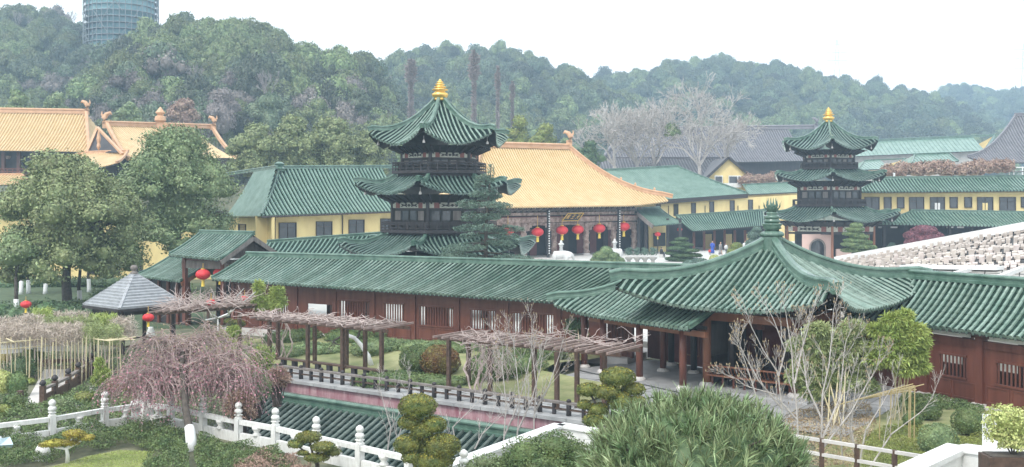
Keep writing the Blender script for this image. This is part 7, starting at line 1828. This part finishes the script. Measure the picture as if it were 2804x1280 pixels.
# rough ground cover in the left garden
def cover(name, label, poly_uv, n, leaf, size, h, seed, z=0, cat='ground cover', asp=.45, kind=None):
    rs = np.random.RandomState(seed); us = [p[0] for p in poly_uv]; vs_ = [p[1] for p in poly_uv]; pts = []
    P2 = [G(u, v, z) for u, v in poly_uv]; xs = [p.x for p in P2]; ys = [p.y for p in P2]
    def inside(x, y):
        c = False; j = len(P2)-1
        for i in range(len(P2)):
            if (ys[i] > y) != (ys[j] > y) and x < (xs[j]-xs[i])*(y-ys[i])/(ys[j]-ys[i])+xs[i]: c = not c
            j = i
        return c
    while len(pts) < n:
        x, y = rs.uniform(min(xs), max(xs)), rs.uniform(min(ys), max(ys))
        if inside(x, y):
            hh = h*(.35+.65*max(0, .5+mnoise.noise(V((x*1.1, y*1.1, seed)))*1.2)); pts.append((x, y, z+hh*rs.uniform(.1, 1)**.5))
    p = np.array(pts); nn = rs.normal(size=p.shape)*.6; nn[:, 2] += .8; nn /= np.linalg.norm(nn, axis=1, keepdims=True)
    v, f = leaf_quads(p, nn, size, rs, asp, .55)
    return obj(name, mesh_np(name, v, f), MT[leaf], kind=kind or 'stuff', label=label, cat=cat)
cover('ground_cover', 'rough green ground cover left of the marble corner', [(-40, 1200), (-40, 1130), (60, 1125), (130, 1110), (260, 1060), (300, 1080), (390, 1140), (300, 1165), (140, 1195)], 9000, 'leaf_box', .12, .45, 3)
cover('ground_cover', 'mid green undergrowth beneath the weeping tree', [(270, 1060), (420, 1020), (700, 1010), (740, 1050), (640, 1190), (470, 1160), (390, 1150)], 9000, 'leaf_camphor', .12, .55, 4)
cover('ground_cover', 'rough planting in front of the bamboo trellis', [(-40, 1010), (-40, 985), (120, 975), (380, 965), (400, 1010), (260, 1020), (110, 1005)], 5000, 'leaf_camphor', .12, .3, 5)
cover('ground_cover', 'low greenery between weeping tree and pergola', [(560, 960), (620, 925), (700, 930), (740, 1000), (700, 1030), (600, 1010)], 4000, 'leaf_bamboo', .1, .25, 6)
# bushes spilling at the left end of the lower roof
for i, (u, v, ru, rv, lf, lb) in enumerate(((715, 985, 40, 42, 'leaf_bamboo', 'loose yellow green bush at the left end of the low railing'), (760, 1035, 38, 30, 'leaf_pinkbrown', 'brownish loose bush spilling over the maroon wall left end'), (700, 1060, 45, 45, 'leaf_camphor', 'green bush at the left end of the lower roof'), (660, 1110, 50, 50, 'leaf_pinkbrown', 'brown twiggy bush right of the weeping tree'))):
    Y = 47-(v-985)*.09; ft = P(u, 560, Y); ft.z = -.2; tips = []; rg = random.Random(i+500)
    for k_ in range(420):
        d = V((rg.gauss(0, 1), rg.gauss(0, 1), rg.gauss(0, 1))).normalized(); c = P(u, v, Y)-ft+V((d.x*ru/F*Y, d.y*.6, d.z*rv/F*Y))*rg.uniform(.5, 1); tips.append((c, d))
    t = thing('loose_bush', lb, 'bush', tuple(ft)); obj('foliage', blade_tufts('foliage', tips, rg, 7, .15, .03, droop=.3), MT[lf], t, local=True)
    mb = MB()
    for c, d in tips[::8]: mb.tube([V((c.x*.3, c.y*.3, 0)), c*.6, c], [.02, .014, .006], 3, cap=False)
    obj('stems', mb, MT['dbark'], t, local=True)
# ================================================================ WEEPING PINK TREE
wf = G(527, 1235); wt_ = thing('weeping_tree', 'weeping ornamental tree with pink buds and whitewashed foot at the marble corner', 'tree', tuple(wf)); rg = random.Random(17)
tp = [P(527, 1235, 34)-wf, P(520, 1180, 34.3)-wf, P(508, 1120, 35)-wf, P(505, 1060, 35.8)-wf, P(498, 1010, 36.4)-wf, P(500, 965, 36.8)-wf]
obj('trunk', MB().tube(tp, [.17, .14, .12, .12, .1, .08], 9), MT['dbark'], wt_, local=True, smooth=True)
obj('whitewash_band', MB().tube([tp[0]-V((0, 0, .05)), tp[0].lerp(tp[1], .5), tp[1], tp[1].lerp(tp[2], .15)], [.2, .185, .17, .165], 9), MT['wash'], wt_, local=True, smooth=True)
mb = MB(); tips = []
def hang(p, d, L, r):
    pts = [p]; q = V(p); dd = V(d).normalized(); n = 9; rr = [r]
    for i in range(n):
        dd = (dd+V((rg.uniform(-1, 1), rg.uniform(-1, 1), 0))*.16+V((0, 0, -.27))).normalized(); q = q+dd*(L/n); pts.append(V(q)); rr.append(max(.004, r*(1-.7*(i+1)/n)))
        tips.append((V(q), dd))
        if q.z < .35: break
    mb.tube(pts, rr[:len(pts)], 3, cap=False)
def limb(p, d, L, r, depth):
    pts = [p]; q = V(p); dd = V(d).normalized(); n = 9; rr = [r]
    for i in range(n):
        dd = (dd+V((rg.uniform(-1, 1), rg.uniform(-1, 1), rg.uniform(-1, 1)))*.2+V((0, 0, -.02-.13*i/n))).normalized(); q = q+dd*(L/n); pts.append(V(q)); rr.append(max(.008, r*(1-.75*(i+1)/n)))
    mb.tube(pts, rr, 5 if depth else 4, cap=False)
    for i in range(2, n+1):
        if depth > 0:
            for s in range(1 if i < 4 else 2):
                if rg.random() < .8: limb(pts[i], V((dd.x*.6+rg.uniform(-1, 1), dd.y*.6+rg.uniform(-1, 1), rg.uniform(-.1, .6))), L*rg.uniform(.3, .5), rr[i]*.6, depth-1)
        for s in range(3 if depth == 0 else 1):
            if rg.random() < .42: hang(pts[i], V((rg.uniform(-1, 1), rg.uniform(-1, 1), rg.uniform(-.1, .7))), rg.uniform(.7, 1.5) if rg.random() < .75 else rg.uniform(1.3, 2.3), .011)
for a in range(12):
    an = 2*math.pi*a/12+rg.uniform(-.2, .2); base = tp[rg.choice((3, 4, 4, 5))]
    limb(base, V((math.cos(an), abs(math.sin(an))*.95-.12, rg.uniform(.2, .55))), rg.uniform(1.8, 2.5), .055, 1)
for a in range(4):
    an = math.pi*(a+.5)/4; limb(tp[3], V((math.cos(an), math.sin(an)*.9+.1, rg.uniform(.2, .4))), rg.uniform(1.2, 2.0), .035, 1)
limb(tp[5], V((.4, .2, .8)), 1.3, .045, 1); limb(tp[5], V((-.6, .1, .7)), 1.3, .045, 1)
obj('branches', mb, MT['twigbark'], wt_, local=True)
rs = np.random.RandomState(3); tpn = np.array([list(t[0]) for t in tips]); sel = rs.choice(len(tpn), min(len(tpn), 15000), replace=False)
pp = tpn[sel]+rs.normal(size=(len(sel), 3))*.02; v_, f_ = leaf_quads(pp, rs.normal(size=pp.shape), .05, rs, .7, .2)
low = pp[:, 2]+rs.normal(size=len(pp))*.35 < 2.7
obj('buds', mesh_np('buds', *leaf_quads(pp[low], rs.normal(size=pp[low].shape), .07, rs, .7, .2)), MT['bud'], wt_, local=True)
obj('young_leaves', mesh_np('young_leaves', *leaf_quads(pp[~low], rs.normal(size=pp[~low].shape), .05, rs, .6, .2)), MT['tan'], wt_, local=True)
print('weep', len(mb.v), len(tips))
# ================================================================ FRONT HEDGES AND LAWN
cover('clipped_hedge', 'long leafy hedge curving inside the marble balustrade at the left', [(-60, 1262), (-60, 1222), (130, 1212), (270, 1185), (395, 1172), (455, 1178), (505, 1215), (515, 1262), (520, 1310), (385, 1310), (405, 1262), (425, 1238), (330, 1230), (240, 1248), (150, 1272), (0, 1300)], 30000, 'leaf_box', .075, .6, 11, cat='hedge')
cover('clipped_hedge', 'green hedge between the whitewashed foot and the small pine pads', [(545, 1222), (640, 1235), (760, 1252), (800, 1300), (540, 1300), (530, 1262)], 15000, 'leaf_box', .065, .55, 12, cat='hedge')
cover('clipped_hedge', 'brownish twiggy hedge at the bottom left of the small pine pads', [(640, 1275), (700, 1262), (800, 1268), (860, 1310), (640, 1320)], 7000, 'leaf_pinkbrown', .06, .5, 13, cat='hedge')
obj('front_lawn', MB().add([tuple(G(u, v, .012)) for u, v in ((-80, 1345), (150, 1275), (240, 1250), (330, 1232), (425, 1238), (405, 1262), (380, 1330))], [tuple(range(7))]), MT['grass'], kind='structure')
cover('grass_tufts', 'short bright grass on the front lawn', [(120, 1290), (240, 1252), (330, 1234), (425, 1240), (405, 1262), (390, 1300)], 12000, 'leaf_bamboo', .05, .06, 14, cat='grass', asp=.2)
# bonsai
q = G(184, 1268); pads('bonsai_pine', 'golden topped bonsai pine with pale curved trunk on the front lawn', q, [(205, 1187, 30, 11), (235, 1199, 22, 9), (192, 1212, 26, 9), (150, 1214, 30, 10), (128, 1217, 20, 8)], q.y-.3, 'leaf_gold', 700, .06, 21, bark='wash')
rk = thing('garden_rock', 'pale weathered rock beside the bonsai pine', 'rock', tuple(G(117, 1262))); rm_ = crown_mesh('r', [(0, 0, .2, .28, .2, .35), (-.2, 0, .12, .2, .15, .2)], 0, .01, 2, core=1.0); obj('stone', rm_, MT['stain'], rk, local=True)
obj('blue_cloth', MB().sweep([P(-20, 1195, 33.4), P(-5, 1205, 33.2), P(14, 1200, 33.3), P(18, 1220, 33.1)], [(-.2, 0), (.2, .04), (.22, -.1), (-.18, -.16)]), mat('light blue cloth', (.5, .62, .68), .8), None, label='light blue cloth draped on the balustrade at the left edge', cat='cloth')
q = G(868, 1300); pads('pine_pads', 'low golden green pine in flat clipped pads before the balustrade', q, [(843, 1200, 36, 16), (810, 1216, 22, 12), (888, 1222, 34, 14), (908, 1240, 24, 12), (868, 1252, 34, 12), (830, 1240, 16, 8)], 31.0, 'leaf_gold_g', 800, .055, 22)
# ================================================================ BIG FRONT TOPIARY
q = P(1155, 560, 27); q.z = 0
pads('tiered_topiary', 'tall dark topiary in stacked clipped tiers with gold tips at bottom centre', q, [(1143, 1116, 52, 34), (1122, 1160, 34, 20), (1186, 1166, 36, 24), (1155, 1180, 30, 20), (1120, 1218, 42, 28), (1208, 1222, 54, 34), (1185, 1262, 60, 30), (1130, 1250, 30, 20)], 27, 'leaf_gold_g', 1100, .05, 23, shell=.05)
mb = None
q = P(1690, 560, 30.5); q.z = 0
pads('cloud_topiary', 'golden green cloud pruned shrub beside the porch posts', q, [(1692, 1034, 49, 27), (1611, 1070, 33, 20), (1662, 1073, 40, 21), (1735, 1068, 33, 19), (1697, 1098, 36, 27), (1638, 1123, 31, 19), (1628, 1150, 34, 19), (1600, 1110, 21, 14), (1745, 1098, 24, 15)], 30.5, 'leaf_gold_g', 900, .055, 24)
q = P(1500, 560, 28.5); q.z = 0
pads('leafy_bush', 'loose small leaved green bush before the white parapet', q, [(1440, 1245, 60, 44), (1520, 1232, 62, 44), (1580, 1262, 46, 50), (1480, 1270, 90, 40), (1390, 1275, 40, 26)], 28.5, 'leaf_box', 750, .07, 25, shell=.22, rough=.2, core=.75)
q = P(1330, 560, 28.5); q.z = 0
pads('leafy_bush', 'sparse low bush at the foot of the white parapet, bottom centre', q, [(1330, 1270, 50, 22), (1290, 1280, 36, 18)], 28.5, 'leaf_camphor', 500, .065, 26, shell=.25, rough=.2, core=.6)
# big long leaved yew
yf = P(1905, 560, 15.5); yf.z = 0; yw = thing('long_leaved_yew', 'large rounded long leaved yew filling the bottom right of centre', 'shrub', tuple(yf)); rg = random.Random(6); tips = []
cen = P(1905, 1290, 15.5)-yf; rx, rz = 300/F*15.5, 205/F*15.5
for k_ in range(1900):
    d = V((rg.gauss(0, 1), rg.gauss(0, 1), rg.gauss(0, 1))).normalized()
    if d.z < -.25 or d.y > .75: continue
    bump = 1+.07*mnoise.noise(d*3.1)+.05*mnoise.noise(d*7)
    rr = bump*rg.uniform(.86, 1.03); tips.append((cen+V((d.x*rx, d.y*rx*.85, d.z*rz))*rr, (V((d.x/rx, d.y/rx, d.z/rz+.35)).normalized()+V((0, 0, .25))).normalized()))
obj('foliage', blade_tufts('foliage', tips, rg, 13, .225, .019, droop=.1, spread=.62, updir=.35), MT['leaf_podo'], yw, local=True)
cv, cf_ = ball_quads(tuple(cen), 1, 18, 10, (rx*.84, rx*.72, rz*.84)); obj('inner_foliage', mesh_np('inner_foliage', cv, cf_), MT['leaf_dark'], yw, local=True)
mb = MB(); mb.tube([V((0, 0, -.1)), V((.1, 0, 1.5)), cen], [.18, .15, .1], 8)
for k_ in range(14): e = tips[k_*40][0]; mb.tube([cen*.8, (cen+e)/2, e], [.06, .04, .015], 5)
obj('trunk', mb, MT['dbark'], yw, local=True, smooth=True)
# ================================================================ BARE MAGNOLIAS
def magnolia(label, foot, stems, seed, buds=True, depth=4, r0=.06, matn='bark', L0=None, ang=.42, side=.5, group=None, name='bare_magnolia'):
    t = thing(name, label, 'tree', tuple(foot), group); rg = random.Random(seed); mb = MB(); tips = []
    for k_, pts in enumerate(stems):
        ps_ = [V(p)-V(foot) for p in pts]; n = len(ps_); rr = [r0*(1-.6*i/(n-1)) for i in range(n)]
        mb.tube(ps_, rr, 6, cap=False)
        for i in range(1, n):
            for s in range(2):
                a = ps_[i-1].lerp(ps_[i], rg.random()); d = (ps_[i]-ps_[i-1]).normalized()+V((rg.uniform(-.8, .8), rg.uniform(-.6, .6), rg.uniform(-.1, .3)))
                branch(mb, a, d, (L0 or .8)*rg.uniform(.6, 1.2), rr[i]*.55, depth-2, rg, k=4, nseg=4, wob=.12, up=.08, split=(2, 3), ang=ang, shrink=.7, rs=.6, tips=tips, side=side, minr=.004)
        branch(mb, ps_[-1], ps_[-1]-ps_[-2], (L0 or .8), rr[-1], depth-1, rg, k=4, nseg=4, wob=.12, up=.06, split=(2, 3), ang=ang, shrink=.72, rs=.62, tips=tips, side=side, minr=.004)
    obj('branches', mb, MT[matn], t, local=True)
    if buds and tips:
        m = MB()
        for p, d in tips:
            if rg.random() < .7: m.lathe([(.004, -.012), (.014, .012), (.01, .04), (.002, .055)], tuple(p), 4)
        obj('buds', m, MT['tan'], t, local=True, kind='stuff')
    return t
Ym = 33.0
magnolia('pale bare magnolia with two crossing stems in front of the pavilion, left one', P(2148, 1200, Ym), [[P(2148, 1200, Ym), P(2138, 1090, Ym), P(2130, 1020, Ym), P(2090, 960, Ym), P(2060, 900, Ym-.2)], [P(2142, 1120, Ym), P(2075, 1040, Ym-.3), P(2040, 975, Ym-.5)], [P(2132, 1030, Ym), P(2150, 960, Ym+.3), P(2120, 880, Ym+.3)]], 1, L0=.52, r0=.034)
magnolia('pale bare magnolia with straight tall stems, in front of the pavilion front column', P(2186, 1200, Ym-.6), [[P(2186, 1200, Ym-.6), P(2180, 1100, Ym-.6), P(2172, 1040, Ym-.6), P(2168, 960, Ym-.5), P(2155, 880, Ym-.5)], [P(2176, 1050, Ym-.6), P(2195, 960, Ym-.4), P(2215, 890, Ym-.3)], [P(2182, 1150, Ym-.6), P(2120, 1080, Ym-.8), P(2050, 1060, Ym-1)]], 2, L0=.54, r0=.034)
magnolia('many stemmed grey bare tree before the bamboo, right of the magnolias', P(2252, 1285, 31), [[P(2252, 1285, 31), P(2250, 1180, 31), P(2252, 1080, 31), P(2270, 1000, 31), P(2280, 900, 31.2)], [P(2251, 1230, 31), P(2330, 1130, 30.8), P(2375, 1050, 30.5)], [P(2251, 1150, 31), P(2210, 1060, 31), P(2200, 980, 31.2)], [P(2252, 1200, 31), P(2300, 1090, 31.4), P(2310, 980, 31.5)]], 3, L0=.6, r0=.034, buds=True, side=.7)
magnolia('thin grey sapling thicket at the right bottom, behind the pale rails', P(2350, 1285, 32), [[P(2350, 1285, 32), P(2370, 1180, 32), P(2420, 1100, 32)], [P(2350, 1285, 32), P(2330, 1170, 32), P(2345, 1050, 32)], [P(2310, 1280, 32.4), P(2300, 1180, 32), P(2320, 1080, 32)], [P(2380, 1285, 31.6), P(2440, 1190, 31.6), P(2520, 1130, 31.6)]], 4, L0=.6, r0=.03, buds=False, side=.8)
magnolia('small bare magnolia twig tree left of the front column, above the yew', P(2095, 1230, 34), [[P(2095, 1230, 34), P(2080, 1120, 34), P(2060, 1050, 34), P(2040, 990, 34)]], 5, L0=.6, r0=.035)
for i, (u, v, vt, lb) in enumerate(((1383, 1215, 1000, 'pale bare sapling before the maroon wall, thickest of three'), (1420, 1200, 990, 'pale slender sapling before the maroon wall, middle of three'), (1466, 1150, 970, 'thin sapling rising beside the right pergola post'))):
    Y = 38.2; f_ = P(u, 560, Y); f_.z = -4.9
    magnolia(lb, f_, [[f_, P(u-4, v, Y), P(u+3, (v+vt)/2, Y), P(u-8, vt, Y)], [P(u-2, v-20, Y), P(u+36, (v+vt)/2, Y-.3), P(u+60, vt+20, Y-.4)]], 30+i, L0=.72, r0=.04, buds=True, side=.55, name='bare_sapling')
magnolia('tangled bare shrub overhanging the lower roof behind the tiered topiary', P(1075, 1200, 36)*1, [[P(1060, 1245, 36), P(1070, 1170, 36), P(1050, 1100, 36)], [P(1075, 1245, 36), P(1100, 1170, 36.2), P(1115, 1090, 36.3)], [P(1250, 1235, 35), P(1240, 1170, 35), P(1280, 1130, 35)], [P(1300, 1230, 35), P(1320, 1190, 35), P(1350, 1160, 35)]], 41, L0=.6, r0=.03, buds=False, side=.9, name='bare_shrub')
# bamboo trees on the right
bamboo('bamboo_clump', 'lush bright bamboo foliage in front of the right gallery window', [(2452, 880, 34, 18), (2478, 866, 20, 12), (2500, 908, 36, 20), (2432, 915, 40, 16), (2520, 935, 24, 16), (2470, 945, 44, 18), (2418, 950, 34, 18), (2505, 970, 32, 16), (2448, 985, 40, 16), (2520, 1005, 22, 14), (2400, 985, 30, 16), (2480, 1012, 30, 12), (2402, 905, 26, 14)], 38, G(2460, 1150), 'leaf_bamboo', 51, L=.27, w=.045, density=4.6)
bamboo('bamboo_clump', 'duller green bamboo mass between the pavilion and the bright clump', [(2340, 900, 34, 18), (2300, 925, 40, 20), (2240, 905, 34, 18), (2255, 950, 46, 20), (2345, 950, 40, 20), (2190, 945, 30, 18), (2290, 985, 46, 20), (2210, 990, 36, 20), (2360, 1000, 34, 20), (2255, 1030, 44, 20), (2320, 1045, 44, 20), (2180, 1030, 26, 20), (2370, 1055, 30, 18), (2230, 1070, 40, 20)], 38.4, G(2290, 1170), 'leaf_bamboo_d', 52, L=.25, w=.04, density=4.0)
bamboo('bamboo_clump', 'dark green bamboo tuft behind the right pergola by the porch', [(1580, 890, 34, 24), (1620, 900, 34, 24), (1600, 920, 40, 20)], 54, G(1590, 1000), 'leaf_dark', 53, L=.25, w=.035, density=.9)
bf_ = thing('garden_trellis', 'yellow bamboo pole frame in the right garden beside the magnolias', 'trellis', tuple(G(2440, 1180)))
def bpole(a, b, r_=.025): obj('bamboo_pole', MB().tube([a, b], r_, 6), MT['bamboo_y'], bf_)
for k_ in range(4): bpole(P(2285+k_*14, 1112-k_*4, 34+k_*.3), P(2500+k_*3, 1052+k_*5, 36+k_*.2), .02)
for k_ in range(6): bpole(P(2300+k_*38, 1108-k_*9, 34.4+k_*.3), P(2340+k_*38, 1098-k_*9, 36), .018)
for u, v in ((2408, 1075), (2438, 1068), (2488, 1058), (2503, 1056), (2492, 1060)): b = P(u, 560, 35.3); b.z = 0; bpole(b, P(u+2, v, 35.3), .02)
# ---- right garden
def lawn2(): pass
RGp = [(2250, 1290), (2230, 1215), (2350, 1140), (2480, 1080), (2600, 1095), (2760, 1125), (2860, 1150), (2860, 1330), (2400, 1330)]
obj('side_lawn', MB().add([tuple(G(u, v, .013)) for u, v in RGp], [tuple(range(len(RGp)))]), MT['grass'], kind='structure')
cover('ground_cover', 'dense dark ground cover strip along the foot of the right gallery', [(2450, 1130), (2470, 1085), (2600, 1092), (2680, 1110), (2700, 1130), (2600, 1125), (2520, 1122)], 5000, 'leaf_box', .1, .22, 61)
cover('ground_cover', 'mounded green carpet left of the round shrubs in the right garden', [(2360, 1290), (2370, 1200), (2440, 1170), (2540, 1180), (2540, 1250), (2480, 1290)], 11000, 'leaf_yel', .06, .25, 62)
cover('ground_cover', 'twiggy undergrowth under the bare trees and bamboo', [(2140, 1240), (2150, 1150), (2250, 1110), (2380, 1110), (2400, 1170), (2340, 1290), (2240, 1290)], 8000, 'tan', .08, .3, 63)
def RS(label, u, v, ru, rv, leaf, seed, **k):
    q = G(u, v+rv*.95); r_ = ru/F*q.y; h_ = rv/F*q.y
    shrub('round_shrub', label, 'shrub', tuple(q), None, leaf, 500, .065, seed, blobs=[(0, 0, h_*.95, r_, r_*.9, h_)], **k)
RS('clipped round shrub nearest the gallery wall, right garden', 2543, 1128, 35, 24, 'leaf_box', 71)
RS('large clipped round shrub right of the stones, right garden', 2653, 1155, 46, 40, 'leaf_box', 72)
RS('brighter green lumpy round shrub in front, right garden', 2568, 1205, 53, 44, 'leaf_pine', 73)
RS('small clipped shrub left of the round pair, right garden', 2500, 1150, 28, 20, 'leaf_box', 74)
cover('clipped_hedge', 'yellowish low hedge beside the white parapet at right', [(2600, 1260), (2610, 1210), (2690, 1195), (2700, 1250)], 4000, 'leaf_yel', .06, .3, 75, cat='hedge')
# rails at the bottom right
br = thing('low_railing', 'pale topped dark railing at the bottom right before the garden', 'railing', tuple(P(2350, 1250, 30)))
A, B = P(2160, 1192, 31.5), P(2560, 1256, 27.5)
obj('top_rail', MB().beam(A, B, .1, .09), MT['pale'], br); obj('lower_rail', MB().beam(A-V((0, 0, .42)), B-V((0, 0, .42)), .1, .09), MT['pale'], br)
for i in range(5): q = A.lerp(B, i/4); obj('post', MB().box((q.x, q.y, q.z-.5), (.12, .12, 1.1)), MT['perg'], br)
wp_ = thing('parapet', 'white parapet corner with upright pier at the bottom right', 'wall', tuple(P(2640, 1250, 26)))
A, B, C_ = P(2490, 1290, 25.4), P(2625, 1228, 27.2), P(2900, 1262, 24.5)
D_ = B+V((.9, 0, 0))
for a, b in ((A, B), (B, C_)): obj('wall_panel', MB().beam(a-V((0, 0, .75)), b-V((0, 0, .75)), .5, 1.4), MT['white'], wp_); obj('coping', MB().beam(a+V((0, 0, .02)), b+V((0, 0, .02)), .62, .14), MT['white'], wp_)
q = P(2711, 1250, 26.6); obj('pier', MB().box((q.x, q.y, q.z+.5), (.28, .28, 1.15)), MT['white'], wp_)
pl = thing('planter', 'variegated cream and green shrub in a brown planter at the right edge', 'planter', tuple(P(2770, 1290, 24.5)))
q = P(2775, 1275, 24.3); obj('box', MB().box((q.x, q.y, q.z), (1.4, .6, .5)), MT['perg'], pl); obj('soil', MB().box((q.x, q.y, q.z+.255), (1.25, .5, .04)), MT['dbark'], pl)
bl = []
for (u, v, ru, rv) in ((2750, 1150, 48, 38), (2785, 1165, 44, 44), (2735, 1190, 36, 36), (2780, 1210, 44, 36), (2820, 1180, 40, 50)):
    c = P(u, v, 24.3)-wloc(pl); bl.append((c.x, c.y, c.z, ru/F*24.3, ru/F*24.3*.8, rv/F*24.3))
obj('foliage', crown_mesh('foliage', bl, 800, .07, 8, core=.55, shell=.3, rough=.2), MT['leaf_variegated'], pl, local=True)
mb = MB()
for b in bl: mb.tube([q-wloc(pl)+V((0, 0, .2)), V(b[:3])], [.025, .012], 5)
obj('stems', mb, MT['dbark'], pl, local=True)
# ================================================================ HAZE
hz = bpy.data.materials.new('haze'); hz.use_nodes = True; t_ = hz.node_tree; t_.nodes.clear()
ho = t_.nodes.new('ShaderNodeOutputMaterial'); hv = t_.nodes.new('ShaderNodeVolumePrincipled')
hv.inputs['Color'].default_value = (.58, .79, 1.0, 1); hv.inputs['Density'].default_value = 0.00072; hv.inputs['Anisotropy'].default_value = 0.0
t_.links.new(hv.outputs[0], ho.inputs['Volume'])
obj('haze', MB().box((0, 440, 52), (2000, 960, 118)), hz, kind='stuff', label='pale blue winter haze over the valley', cat='haze')
